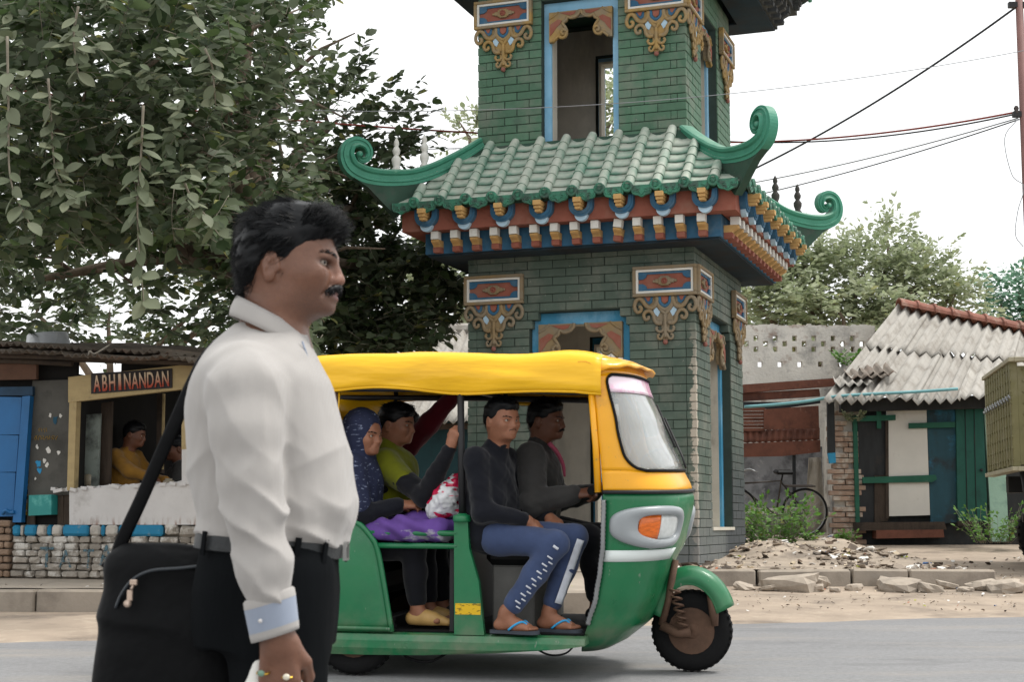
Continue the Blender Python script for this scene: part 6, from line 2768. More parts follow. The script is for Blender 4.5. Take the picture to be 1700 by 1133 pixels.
# painted course on top
cap = [(20, 34, 0), (34.5, 39, 1), (39.5, 60, 0), (60.5, 77, 1), (77.5, 85, 0), (85.5, 103, 1), (103.5, 148, 0), (149, 167, 1), (167.5, 174, 0), (174.5, 195, 1), (196, 271, 0)]
for a, b, c in cap:
    x0, x1 = kp(a, 880)[0], kp(b, 880)[0]
    o = link_mesh(block_mesh(x1 - x0 - .004, zc - zt - .004, .12, a, .003), 'stone_block', PBLUE if c == 0 else PALE, sw)
    o.location = ((x0 + x1) / 2, .045, (zc + zt) / 2)
x = kp(272, 880)[0]
while x < xR:
    w = rk.uniform(.13, .24)
    o = link_mesh(block_mesh(w - .01, zc - zt - .004, .12, x, .014), 'stone_block', KSTONE, sw)
    o.location = (x + w / 2, .05, (zc + zt) / 2 + rk.uniform(-.01, .01))
    x += w
# brown brick stack at the far left end
for r_ in range(8):
    x = xL + (.1 if r_ % 2 else 0)
    while x < gx - .03:
        w = min(.25, gx - .01 - x)
        o = link_mesh(block_mesh(w - .012, .056, .11, r_ * 7 + x, .004), 'brick', BROWNB, sw)
        o.location = (x + w / 2, .03 + rk.uniform(-.008, .008), .03 + r_ * .0655)
        x += w
# faded painted letters on the stones
LETM = Mat('faded_blue_lettering', srgb('#54727f'), .9, coord='World').vary(.3, 20)
LETM.L(LETM.ramp(LETM.noise(22, 4), .40, .58, 0, .8), LETM.b.inputs['Alpha'])
LETM = LETM.m
for ch, px0, px1, y0, y1 in (('T', 66, 92, 908, 942), ('A', 100, 120, 913, 943), ('T', 138, 158, 912, 944), ('A', 166, 190, 905, 940)):
    cu = bpy.data.curves.new('lettering', 'FONT')
    cu.body = ch
    cu.size = 1.0
    cu.extrude = .004
    cu.align_x = 'CENTER'
    o = letter_obj(cu, 'painted_letter', LETM, sw)
    x0, z0 = kp(px0, y1)
    x1, z1 = kp(px1, y0)
    o.location = ((x0 + x1) / 2, -.016, z0 - KO.z)
    o.rotation_euler = (PI / 2, 0, 0)
    o.scale = ((x1 - x0) / .62, (z1 - z0) / .70, 1)

# ---- the kiosk
ki = empty('tea_kiosk', (KO.x, KO.y, 0), KR, label='shabby roadside tea kiosk with ABHINANDAN signboard and tin roof', cat='kiosk')


def kpoly(*pp, off=0.0):
    return [kp(x, y, off) for x, y in pp]


mb = MB()
poly_board(mb, kpoly((115, 815), (160, 811), (230, 806), (330, 801), (400, 797), (400, 872), (115, 872)), .0, .14)
par = mb.build('parapet', WHITEW, ki)
mb = MB()
rz_ = random.Random(8)
for k in range(26):
    a = kp(118 + k * 8.3, 0)[0]
    zt_ = kp(118 + k * 8.3, 814 - k * .47)[1]
    mb.box((a, .06 + rz_.uniform(-.03, .05), zt_ - .002 + rz_.uniform(-.012, .012)), (rz_.uniform(.04, .09), .12, .03), 0, rot=Matrix.Rotation(rz_.uniform(-.3, .3), 3, 'Y'))
mb.build('broken_ledge', WHITEW, par)
mb = MB()
poly_board(mb, kpoly((116, 627), (400, 597), (400, 636), (116, 669)), -.03, .03)
lint = mb.build('lintel_board', WOODCR, ki)
mb = MB()
sg = kpoly((155, 621), (289, 613), (289, 645), (155, 655))
poly_board(mb, sg, -.042, -.031)
sign = mb.build('signboard', simple('black_sign_paint', srgb('#1d1616'), .6, .2, 12), ki)
# lettering, one object per letter, cream above and red below
LTA = Mat('sign_letter_paint', srgb('#c9b59a'), .6)
_s2 = _n(LTA.nt, 'ShaderNodeSeparateXYZ')
LTA.L(LTA.co, _s2.inputs[0])
LTA.mix(srgb('#9c3b22'), LTA.ramp(_s2.outputs[1], .10, .58, 1, 0))
LTA.vary(.15, 6)
word = 'ABHINANDAN'
for i, ch in enumerate(word):
    f0 = (i + .5) / len(word)
    px = 159.5 + f0 * 126
    yb_, yt_ = 651.5 - f0 * 9.5, 624.5 - f0 * 8
    cu = bpy.data.curves.new('lettering', 'FONT')
    cu.body = ch
    cu.extrude = .004
    cu.offset = .012
    cu.align_x = 'CENTER'
    o = letter_obj(cu, 'sign_letter', LTA.m, sign)
    x0, z0 = kp(px, yb_)
    z1 = kp(px, yt_)[1]
    w_ = kp(px + 5.4, yb_)[0] - kp(px - 5.4, yb_)[0]
    o.location = (x0, -.047, z0)
    o.rotation_euler = (PI / 2, R(-4), 0)
    o.scale = (w_ / (.30 if ch == 'I' else .66), (z1 - z0) / .70, 1)
mb = MB()
poly_board(mb, kpoly((117, 668), (129, 667), (124, 815), (113, 815)), -.02, .06)
mb.build('left_post', WOODCR, ki)
mb = MB()
poly_board(mb, kpoly((303, 648), (316, 646), (316, 746), (303, 747)), -.02, .06)
mb.build('right_post', WOODCR, ki)
mb = MB()
poly_board(mb, kpoly((303, 742), (332, 740), (332, 803), (303, 806)), -.015, .12)
mb.build('plaster_pier', WHITEW, ki)
mb = MB()
poly_board(mb, kpoly((262, 654, ), (271, 653), (270, 786), (261, 786), off=.9), .88, .94)
mb.build('inner_post', WOODDK, ki)
mb = MB()
poly_board(mb, kpoly((271.5, 654), (274, 654), (271, 780), (268.5, 780), off=.86), .84, .87)
mb.build('inner_post_edge', WOODCR, ki)
# interior: side walls, floor, back wall with a gap of daylight over it
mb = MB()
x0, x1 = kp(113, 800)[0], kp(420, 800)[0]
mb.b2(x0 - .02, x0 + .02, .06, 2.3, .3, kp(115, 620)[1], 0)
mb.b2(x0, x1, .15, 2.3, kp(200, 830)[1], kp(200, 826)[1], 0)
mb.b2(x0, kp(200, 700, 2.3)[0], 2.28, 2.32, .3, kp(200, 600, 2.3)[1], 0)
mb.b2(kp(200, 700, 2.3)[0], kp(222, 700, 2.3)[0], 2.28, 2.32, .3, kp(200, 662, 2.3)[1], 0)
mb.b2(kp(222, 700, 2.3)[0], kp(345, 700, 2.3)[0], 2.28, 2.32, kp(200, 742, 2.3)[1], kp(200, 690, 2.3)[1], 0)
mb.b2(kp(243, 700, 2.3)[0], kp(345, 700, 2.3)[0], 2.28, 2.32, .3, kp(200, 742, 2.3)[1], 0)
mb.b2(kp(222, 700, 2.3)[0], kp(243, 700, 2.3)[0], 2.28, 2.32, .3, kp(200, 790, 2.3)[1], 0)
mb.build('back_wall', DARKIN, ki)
mb = MB()
TARPB = simple('dark_tarpaulin', srgb('#2a2a31'), .7, .2, 6)


def tarp(u, v):
    px = 205 + 135 * u
    y = 690 + 8 * u + 40 * v + 4 * math.sin(u * 9)
    x_, z_ = kp(px, y, 2.1)
    return (x_, 2.1 + .05 * math.sin(u * 14) * v, z_)


mb.sheet(tarp, 20, 5, .006)
mb.build('tarpaulin', TARPB, ki)
for (a, b, ya, yb_, off) in ((130, 166, 690, 812, .25), (168, 186, 670, 812, .35), (190, 206, 676, 812, 1.2)):
    mb = MB()
    poly_board(mb, kpoly((a, ya), (b, ya - 3), (b - 4, yb_), (a - 3, yb_), off=off), off, off + .03)
    mb.build('inner_panel', Mat('dirty_glass_panel', srgb('#7c8580'), .3).vary(.25, 5).stain(srgb('#2f3030'), 4, .45, .62, .9).m if a == 130 else WOODDK, ki)
# goods on the counter
mb = MB()
for (px, h, r0) in ((246, .09, .04), (254, .12, .03), (280, .08, .05), (150, .16, .06), (140, .22, .05)):
    a = kp(px, 806, .3)
    mb.lathe([(0, 0), (r0, 0), (r0 * 1.05, h * .7), (r0 * .6, h * .85), (r0 * .65, h), (0, h)], (a[0], .3, a[1] - .02), 12)
mb.build('counter_jars', simple('tin_jar', srgb('#8d8473'), .4, .3, 6), ki, kind='stuff')


# ---- corrugated roof: each sheet a part
def corr_sheet(c00, c10, c01, c11, pitch=.076, amp=.018, th=.005, seg=8, wav=.01, seed=0, sag=0.0):
    """corrugated sheet spanned by four corners: c00-c10 is the low edge, c01-c11 the high edge"""
    c00, c10, c01, c11 = (Vector(c) for c in (c00, c10, c01, c11))
    n = int(max((c10 - c00).length, (c11 - c01).length) / pitch) * 4 + 1
    nrm = (c10 - c00).cross(c01 - c00).normalized()
    if nrm.z < 0:
        nrm = -nrm
    mb = MB()

    def fn(u, v):
        p = (c00 * (1 - u) + c10 * u) * (1 - v) + (c01 * (1 - u) + c11 * u) * v
        q = n / 4 * 2 * PI * u
        return p + nrm * (amp * math.cos(q) + wav * fbm(u * 3 + seed, v * 2.2, seed) * 2 - sag * math.sin(PI * u)) + Vector((0, 0, 0))
    mb.sheet(fn, n, seg, th)
    return mb


rp = [(-60, 572, 30, .02), (40, 582, 40, -.01), (118, 585, 46, .015), (200, 588, 50, 0), (275, 594, 60, .02), (345, 603, 70, -.02)]
rd = random.Random(12)
for layer in range(2):
    for k in range(5):
        pxa, pxb = -70 + k * 86 - layer * 40, 30 + k * 86 - layer * 40
        ya, yb_ = 582 + .055 * max(pxa, 0) + rd.uniform(-5, 5) - layer * 9, 582 + .055 * max(pxb, 0) + rd.uniform(-5, 5) - layer * 9
        f0 = -.42 + layer * .12 + rd.uniform(-.06, .06)
        A, B = kp(pxa, ya, f0), kp(pxb, yb_, f0)
        rise = .30
        mbq = corr_sheet((A[0], f0, A[1]), (B[0], f0 + rd.uniform(-.08, .08), B[1]), (A[0] + rd.uniform(-.04, .04), 2.5, A[1] + rise), (B[0], 2.5, B[1] + rise), seed=k + layer * 7, wav=.016)
        mbq.build('roof_sheet', OLDTIN, ki)
mb = MB()
for k, (a, b, ya, yb_, yy) in enumerate(((-60, 345, 588, 604, -.2), (40, 345, 594, 607, .02), (-60, 120, 598, 604, -.1))):
    A, B = kp(a, ya, yy), kp(b, yb_, yy)
    mb.tube([(A[0], yy, A[1]), ((A[0] + B[0]) / 2, yy, (A[1] + B[1]) / 2 + .01), (B[0], yy, B[1])], .028, 7)
mb.build('roof_poles', WOODDK, ki)
mb = MB()
A, B, C = kp(157, 597, -.3), kp(170, 590, -.3), kp(205, 578, -.1)
mb.tube(catmull([(A[0], -.42, A[1]), (A[0] + .02, -.42, A[1] + .06), (B[0], -.43, B[1]), (C[0], -.35, C[1])], 5), .008, 6)
mb.build('loose_cable', simple('pale_cable', srgb('#a39c90'), .6, .1, 10), ki)

# ---- upturned translucent tub on the roof
tp = kp(80, 578, .1)
tub = MB()
tub.lathe([(.0, .14), (.13, .14), (.17, .135), (.185, .12), (.205, .0), (.215, -.005), (.215, -.02), (.20, -.02), (.20, -.005), (.175, .115), (.0, .12)], (0, 0, 0), 28)
m = Mat('cloudy_plastic', srgb('#a9adb2'), .4)
m.vary(.1, 8)
m.b.inputs['Transmission Weight'].default_value = .25
to = tub.build('plastic_tub', m.m, None, label='cloudy white plastic tub upturned on the kiosk roof', cat='tub')
to.location = KO + KX * tp[0] + KY * .1
to.location.z = tp[1] + .005
to.rotation_euler = (R(5), R(-4), 0)

# ---- grey hoarding and blue tin door of the next stall
st = empty('tin_stall', (KO.x, KO.y, 0), KR, label='closed stall with blue tin door and grey scribbled board beside kiosk', cat='stall')
mb = MB()
poly_board(mb, kpoly((50, 632), (116, 630), (112, 822), (42, 824)), .04, .07)
gb = mb.build('grey_board', WOODGR, st)
# scribbled telephone number: short brush strokes
mb = MB()
YPAINT = simple('yellow_brush_paint', srgb('#b08a2a'), .8, .2, 20)
rs = random.Random(4)
for row, (xa, xb, y0) in enumerate(((60, 75, 714), (52, 92, 727))):
    n = 4 if row == 0 else 11
    for k in range(n):
        px = xa + (xb - xa) * (k + .5) / n
        pts = []
        for q in range(4):
            a = kp(px + rs.uniform(-1.4, 1.4), y0 + 3.4 - q * 2.3 + rs.uniform(-.6, .6))
            pts.append((a[0], .037, a[1]))
        mb.tube(catmull(pts, 3), .0035, 4, flat=.5)
mb.build('scribbled_number', YPAINT, gb, kind='stuff')
PEEL = simple('torn_poster_paper', srgb('#c9c7c2'), .9, .15, 20)
PEELB = simple('torn_poster_blue', srgb('#2f86b4'), .8, .25, 14)
rs = random.Random(6)
for k, (px, py, s, mt) in enumerate(((76, 748, 7, 0), (70, 765, 5, 0), (74, 772, 5, 0), (94, 752, 5, 0), (58, 742, 4, 0), (60, 770, 8, 1), (62, 782, 7, 1), (88, 697, 8, 2), (80, 690, 4, 0), (97, 690, 4, 0), (55, 795, 3, 0))):
    n = 9
    pts = []
    for q in range(n):
        a = 2 * PI * q / n
        r_ = s * rs.uniform(.45, 1.1)
        c = kp(px + r_ * .7 * math.cos(a), py + r_ * math.sin(a))
        pts.append(c)
    mb = MB()
    mb.prism(pts, .0375 - k * .0003, .0395, 'xz', 0)
    mb.build('poster_scrap', [PEEL, PEELB, simple('dark_blue_scrap', srgb('#1d4a5e'), .8)][mt], gb)
mb = MB()
poly_board(mb, kpoly((53, 823), (90, 822), (90, 855), (52, 857)), -.05, .06)
mb.build('teal_box', TEAL, st)
mb = MB()
for a, b in ((40, 52), (91, 100), (101, 112)):
    poly_board(mb, kpoly((a, 823), (b, 823), (b, 872), (a - 1, 872)), .05 + (a % 3) * .004, .08)
mb.build('lower_boards', WOODDK, st)
# blue door: three sheet panels in a frame, a little ajar
dr = empty('tin_door', parent=st)
for k, (y0, y1) in enumerate(((660, 722), (723.5, 784), (785.5, 858))):
    mb = MB()
    poly_board(mb, kpoly((-110, y0 - 3), (36 - k * 5.5, y0), (32 - k * 5.5, y1), (-110, y1 + 2)), .0 + k * .003, .02)
    mb.build('door_panel', BLUEM, dr)
mb = MB()
poly_board(mb, kpoly((40, 659), (53, 658), (38, 868), (24, 868)), -.03, .035)
mb.build('door_frame', BLUEM, dr)
mb = MB()
poly_board(mb, kpoly((-110, 645), (54, 642), (54, 657), (-110, 658)), .0, .05)
mb.build('door_head', simple('dark_blue_paint', srgb('#1d3a52'), .7, .3, 5), dr)
mb = MB()
a = kp(15, 848)
mb.tube(catmull([(a[0] - .05, -.02, a[1] - .03), (a[0], -.05, a[1]), (a[0] + .04, -.04, a[1] - .02), (a[0] + .08, -.04, a[1] - .015)], 4), .016, 7)
mb.build('door_chain', BLUEM, dr)
mb = MB()
poly_board(mb, kpoly((-110, 608), (66, 604), (66, 631), (-110, 634)), -.06, -.02)
mb.build('brown_board', simple('red_brown_board', srgb('#5d4437'), .9, .25, 6, .3, 40), st)
mb = MB()
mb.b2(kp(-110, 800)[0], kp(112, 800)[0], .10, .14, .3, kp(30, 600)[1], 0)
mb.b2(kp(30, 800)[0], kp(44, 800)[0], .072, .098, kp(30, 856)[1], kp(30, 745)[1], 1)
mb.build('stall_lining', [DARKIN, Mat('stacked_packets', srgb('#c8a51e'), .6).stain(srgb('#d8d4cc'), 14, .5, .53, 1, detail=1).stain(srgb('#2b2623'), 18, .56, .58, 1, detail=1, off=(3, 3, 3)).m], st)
mb = MB()
for k in range(5):
    pxa = -150 + k * 52
    A = kp(pxa, 572 + k * 2)
    B = kp(pxa + 60, 574 + k * 2)
# concealed earth behind the stalls
# men inside
MUST = cloth_mat('mustard_sweater_knit', srgb('#8a6428'), .9, .18, 250, bump=.3)
MK = Matrix.Translation((KO.x, KO.y, 0)) @ Matrix.Rotation(KR, 4, 'Z')
hx, hz = kp(222, 722, .75)
zf = .34
figure(dict(head=(hx, .75, hz), face=(.95, .2, -.15), chest=(hx - .10, .75, hz - .28), pelvis=(hx - .16, .78, hz - .62), sr=(hx - .10, .57, hz - .22), sl=(hx - .06, .92, hz - .22),
            er=(hx + .10, .50, hz - .36), wr=(hx + .32, .48, hz - .42), hr=(hx + .40, .48, hz - .45), el=(hx + .10, .95, hz - .42), wl=(hx + .3, .85, hz - .44), hl=(hx + .38, .82, hz - .46),
            pr=(hx - .16, .69, hz - .68), pl=(hx - .16, .87, hz - .68), kr=(hx - .14, .68, zf + .46), kl=(hx - .14, .88, zf + .46), ar=(hx - .16, .68, zf + .1), al=(hx - .16, .88, zf + .1), tr=(hx, .68, zf + .02), tl=(hx, .88, zf + .02)),
       'man in mustard sweater working inside the tea kiosk', ('sweater', MUST), ('trousers', DARKTR), SKIN_B, 'short', M=MK, shoe=LEATHER, puff=.02, hand_n=((0, -.3, .95), (0, .3, .95)), seed=81, voxel=.008)
hx, hz = kp(292, 745, 1.3)
figure(dict(head=(hx, 1.3, hz), face=(-.75, -.6, -.15), chest=(hx + .04, 1.33, hz - .27), pelvis=(hx + .06, 1.36, hz - .60), sr=(hx - .06, 1.48, hz - .20), sl=(hx + .12, 1.18, hz - .20),
            er=(hx - .16, 1.45, hz - .42), wr=(hx - .32, 1.3, hz - .44), hr=(hx - .4, 1.25, hz - .45), el=(hx + .06, 1.08, hz - .45), wl=(hx - .16, 1.05, hz - .46), hl=(hx - .24, 1.05, hz - .47),
            pr=(hx + .06, 1.44, hz - .66), pl=(hx + .06, 1.26, hz - .66), kr=(hx + .05, 1.44, zf + .42), kl=(hx + .05, 1.26, zf + .42), ar=(hx + .06, 1.44, zf + .1), al=(hx + .06, 1.26, zf + .1), tr=(hx - .08, 1.4, zf + .02), tl=(hx - .08, 1.22, zf + .02)),
       'man in a grey checked jacket facing out, deep inside the tea kiosk', ('jacket', GREYJK), ('trousers', DARKTR), SKIN_B, 'short', M=MK, shoe=LEATHER, puff=.022, hand_n=((0, .3, .95), (0, -.3, .95)), seed=91, voxel=.008)
# ================================================================== sheds, wall and stall behind the bank
m = Mat('asbestos_sheet', srgb('#a6a29b'), .9, coord='World')
m.per_object(.06).vary(.12, 3.5, 6).stain(srgb('#7d766d'), 3, .48, .66, .7).stain(srgb('#5f5a54'), 8, .66, .72, .6, off=(2, 4, 1)).bump(40, .3)
ASB = m.m
CLAY = Mat('clay_ridge_tile', srgb('#85594c'), .9, coord='World').per_object(.15).vary(.2, 8, 5).stain(srgb('#a38a7c'), 6, .52, .64, .6).bump(40, .4).m
GREEND = Mat('green_door_paint', srgb('#1c5348'), .7).vary(.18, 4, 5, stretch=(2, 2, .6)).stain(srgb('#0f3230'), 3, .52, .7, .6).stain(srgb('#2a6b7a'), 2.2, .58, .7, .5, off=(3, 3, 3)).bump(30, .2, stretch=(4, 1, .5)).m
GREENB = Mat('green_batten_paint', srgb('#1f5745'), .75).vary(.2, 6).stain(srgb('#6c7a6a'), 7, .6, .7, .6).m
BLACKB = Mat('blackened_board', srgb('#2c2e30'), .85).vary(.3, 5, 5, stretch=(3, 3, .6)).stain(srgb('#4b4038'), 4, .55, .7, .6).m
WHITEB = Mat('white_board', srgb('#cfccc5'), .75).vary(.06, 4).stain(srgb('#a79f94'), 5, .6, .74, .5).m
MINT = Mat('mint_plaster', srgb('#9dbfae'), .9).vary(.1, 4).stain(srgb('#6f8f86'), 3, .55, .7, .6).bump(30, .3).m
m = Mat('peeling_whitewash', srgb('#d2cec6'), .95, coord='World')
m.vary(.16, 2.2, 7).stain(srgb('#4f4f52'), 1.6, .50, .66, .75).stain(srgb('#8a6f60'), 4.5, .58, .68, .6).stain(srgb('#cdcac4'), 3.2, .56, .66, .7, off=(3, 2, 8)).bump(22, .5, .02)
PEELW = m.m
RUSTP = Mat('rusty_plate', srgb('#6d4436'), .85, coord='World').vary(.25, 5, 6).stain(srgb('#4a2f28'), 4, .5, .66, .7).stain(srgb('#9a8577'), 6, .64, .72, .6).bump(40, .3).m
BRICKR = Mat('old_brick', srgb('#9a8272'), .95, coord='World').per_object(.2).vary(.2, 10, 5).stain(srgb('#c0b8ac'), 6, .50, .62, .8).bump(45, .5).m


def quad_board(mb, pts, Y, th, mi=0):
    """board whose four pixel corners lie at depth Y, thickness th towards the back"""
    f = [at(x, y, Y) for x, y in pts]
    b = [p + Vector((0, th, 0)) for p in f]
    n = len(f)
    mb.add(f + b, [tuple(range(n)), tuple(range(2 * n - 1, n - 1, -1))] + [(i, (i + 1) % n, n + (i + 1) % n, n + i) for i in range(n)], mi)


def shed_part(parent, name, pts, Y, th, mat, **kw):
    mb = MB()
    quad_board(mb, pts, Y, th)
    o = Vector(parent.location)
    mb.v = [tuple(Vector(p) - o) for p in mb.v]
    return mb.build(name, mat, parent, **kw)


def local(mb, parent):
    o = Vector(parent.location)
    mb.v = [tuple(Vector(p) - o) for p in mb.v]
    return mb


SY = 21.8
g0 = at(1500, 890, SY)
shed = empty('tin_roof_shed', (g0.x, g0.y, g0.z), 0, label='green and white doored shed with sagging pale corrugated roof on the bank', cat='shed')
# roof: two courses of sheets on a skewed plane
E0, E1 = at(1372, 664, 21.2), at(1735, 655, 21.2)
R0, R1 = at(1492, 512, 24.2), at(1745, 562, 24.2)
rs = random.Random(14)
NS_ = 5
for row in range(2):
    for k in range(NS_):
        u0, u1 = k / NS_ - .004, (k + 1) / NS_ + .012
        if row == 0:
            v0, v1 = 0 + rs.uniform(-.03, .04), .56
        else:
            v0, v1 = .52 + rs.uniform(-.015, .015), 1.0
        lift = .03 * row + rs.uniform(0, .012)

        def Q(u, v):
            p = (E0.lerp(E1, u)).lerp(R0.lerp(R1, u), v)
            p.z += lift + .03 * fbm(u * 4, v * 3, 3) - .05 * math.sin(PI * u) * (1 - v)
            return p
        b = corr_sheet(Q(u0, v0), Q(u1, v0), Q(u0, v1), Q(u1, v1), .165, .044, .008, 8, .012, k + row * 9)
        local(b, shed).build('roof_sheet', ASB, shed)
# slipped broken pieces at the low left corner and loose bits lying on the roof
for k, (px, py, s, r0) in enumerate(((1388, 640, .55, 0), (1408, 628, .6, .3), (1432, 622, .5, .1))):
    p = at(px, py, 21.4 + k * .15)
    b = corr_sheet(p, p + Vector((s, .05, .03)), p + Vector((.05, .5, .16)), p + Vector((s, .55, .2)), .128, .03, .008, 4, .03, k + 40)
    local(b, shed).build('slipped_sheet', OLDTIN if k else ASB, shed)
# clay ridge tiles
nr = 9
for k in range(nr):
    a, b = R0.lerp(R1, k / nr), R0.lerp(R1, (k + 1.12) / nr)
    ax = (b - a)
    up = Vector((0, 0, 1))
    side = ax.cross(up).normalized()
    mb = MB()
    rings = []
    for t, r_ in ((0, .22), (.86, .20), (.88, .245), (1.0, .25)):
        c = a.lerp(b, t) + Vector((0, 0, .03))
        rings.append([c + side * (r_ * math.cos(q)) + up * (r_ * .62 * math.sin(q)) for q in np.linspace(-.1, PI + .1, 9)])
    mb.rings(rings, 0, False, False, False, False)
    mb.rings([rings[0], [p + (a - p) * .12 for p in rings[0]]], 0, False, False, False, False)
    local(mb, shed).build('ridge_tile', CLAY, shed)
shed_part(shed, 'eave_beam', [(1396, 662), (1720, 655), (1720, 676), (1396, 684)], 21.65, .12, BLACKB)
shed_part(shed, 'wall', [(1418, 676), (1760, 672), (1760, 905), (1420, 905)], 21.98, .2, BLACKB)
shed_part(shed, 'side_wall', [(1420, 676), (1425, 676), (1425, 900), (1420, 900)], 22.0, 2.2, PEELW)
d0 = shed_part(shed, 'door', [(1416, 690), (1423, 690), (1428, 878), (1421, 878)], 21.86, .06, GREENB)
shed_part(shed, 'door', [(1424, 690), (1472, 687), (1473, 868), (1428, 870)], 21.9, .04, BLACKB)
shed_part(shed, 'board', [(1452, 790), (1470, 789), (1474, 866), (1452, 868)], 21.88, .02, WOODDK)
shed_part(shed, 'white_panel', [(1472, 681), (1538, 679), (1544, 856), (1473, 858)], 21.87, .03, WHITEB)
shed_part(shed, 'board', [(1470, 690), (1475, 690), (1476, 862), (1471, 862)], 21.855, .02, WOODDK)
shed_part(shed, 'door', [(1539, 676), (1586, 674), (1590, 868), (1545, 872)], 21.89, .04, Mat('dark_teal_door', srgb('#1e4450'), .7).vary(.2, 4, 5, stretch=(2, 2, .6)).stain(srgb('#252a2d'), 2.5, .5, .64, .8).stain(srgb('#2c6e8c'), 3, .56, .68, .7, off=(1, 2, 3)).m)
gd = shed_part(shed, 'door', [(1587, 674), (1632, 672), (1640, 866), (1590, 868)], 21.85, .05, GREEND)
mb = MB()
for px in (1602, 1617):
    a, b = at(px, 676, 21.845), at(px + 4, 866, 21.845)
    mb.tube([a, b], .006, 4)
local(mb, shed).build('door_grooves', BLACKB, shed, kind='stuff')
mb = MB()
mb.lathe([(0, -.03), (.018, -.03), (.022, -.01), (.012, 0), (0, 0)], tuple(at(1629, 781, 21.84)), 10, 'y')
local(mb, shed).build('door_knob', DKMET, shed)
shed_part(shed, 'mint_wall', [(1633, 668), (1665, 666), (1675, 900), (1647, 900)], 21.9, .08, MINT)
for nm, pts in (('batten', [(1414, 692), (1487, 689), (1487, 698), (1414, 701)]), ('batten', [(1509, 703), (1586, 701), (1586, 710), (1509, 712)]), ('batten', [(1432, 793), (1553, 789), (1556, 796), (1548, 801), (1432, 803)])):
    shed_part(shed, nm, pts, 21.83, .03, GREENB)
shed_part(shed, 'batten', [(1456, 681), (1463, 681), (1463, 712), (1456, 712)], 21.835, .03, GREENB)
shed_part(shed, 'sill_beam', [(1420, 868), (1568, 867), (1572, 880), (1420, 882)], 21.75, .2, WOODDK)
shed_part(shed, 'step', [(1455, 881), (1566, 880), (1568, 893), (1455, 895)], 21.72, .25, RUSTP)
shed_part(shed, 'door_foot', [(1590, 866), (1612, 865), (1614, 873), (1590, 874)], 21.78, .06, WOODDK)
# brick pier at the corner: bricks individually laid
mb = MB()
quad_board(mb, [(1382, 662), (1420, 660), (1423, 905), (1386, 905)], 21.99, .3)
pier = local(mb, shed).build('brick_pier', PEELW, shed)
w_, h_ = at(1400, 800, 21.95).x - at(1380, 800, 21.95).x, .075
pb_ = MB().box((0, 0, 0), (.235, .1, .066), 0, bev=.006).mesh('brick')
pb_.materials.append(BRICKR)
x0 = at(1384, 800, 21.95).x
zb_ = at(1400, 905, 21.95).z
rp_ = random.Random(5)
for r_ in range(25):
    for c_ in range(2):
        if rp_.random() < .28 and r_ > 6:
            continue
        o = link_mesh(pb_, 'brick', None, pier)
        o.location = Vector((x0 + .09 + c_ * .24 - (.06 if r_ % 2 else 0) + rp_.uniform(-.01, .01), 21.95 + rp_.uniform(-.012, .01), zb_ + .04 + r_ * .077)) - g0
        o.rotation_euler = (0, rp_.uniform(-.02, .02), rp_.uniform(-.03, .03))
shed_part(shed, 'tarred_post', [(1374, 668), (1385, 668), (1387, 752), (1375, 753)], 21.7, .08, BLACKB)
shed_part(shed, 'blue_post_foot', [(1375, 753), (1387, 752), (1388, 769), (1378, 770)], 21.7, .08, Mat('turquoise_paint', srgb('#2b86ad'), .7).vary(.2, 6).m)
# turquoise water pipe slung under the eaves
mb = MB()
pp = [at(x, y, 21.3) for x, y in ((1236, 676), (1290, 672), (1345, 666), (1385, 659), (1440, 655), (1520, 651), (1590, 646))]
mb.tube(catmull(pp, 4), .022, 7)
po = mb.build('water_pipe', Mat('turquoise_pipe', srgb('#6fa3a8'), .6).vary(.15, 3).m, None, label='pale turquoise pipe slung along the eaves of the sheds', cat='pipe')

# ---- perforated boundary wall
WY = 24.6
wg = at(1320, 900, WY)
pw = empty('perforated_wall', wg, 0, label='peeling whitewashed wall pierced by rows of small square holes', cat='wall')
holes = []
for px in range(1223, 1440, 32):
    holes += [(px, 562), (px + 16, 571), (px + 32, 580)]
for px in (1229, 1262, 1295, 1328, 1362, 1395):
    holes.append((px, 605))
rowsy = sorted(set(h[1] for h in holes))
mb = MB()
pxl, pxr = 1205, 1452
edges_y = [540] + sum([[y - 4.5, y + 4.5] for y in rowsy], []) + [660]
for i in range(len(edges_y) - 1):
    ya, yb_ = edges_y[i], edges_y[i + 1]
    if yb_ - ya < .1:
        continue
    row = [y for y in rowsy if ya - .1 <= y - 4.5 and y + 4.5 <= yb_ + .1]
    xs_ = [pxl]
    if row:
        for hx_, hy_ in sorted(h for h in holes if h[1] == row[0]):
            if pxl < hx_ - 4 and hx_ + 4 < pxr:
                xs_ += [hx_ - 4, hx_ + 4]
    xs_.append(pxr)
    for a, b in zip(xs_[0::2], xs_[1::2]):
        A, B = at(a, yb_, WY), at(b, ya, WY)
        top = B.z
        if i == 0:
            n_ = 40
            for q in range(n_):
                xa, xb = A.x + (B.x - A.x) * q / n_, A.x + (B.x - A.x) * (q + 1) / n_
                mb.b2(xa, xb + .001, WY, WY + .12, A.z, top + .05 * fbm(xa * 3, 1) + .015 * rp_.uniform(-1, 1))
        else:
            mb.b2(A.x, B.x, WY, WY + .12, A.z, top)
A, B = at(1150, 910, WY), at(1452, 660, WY)
mb.b2(A.x, B.x, WY, WY + .12, A.z - .3, B.z)
local(mb, pw).build('plastered_masonry', PEELW, pw)

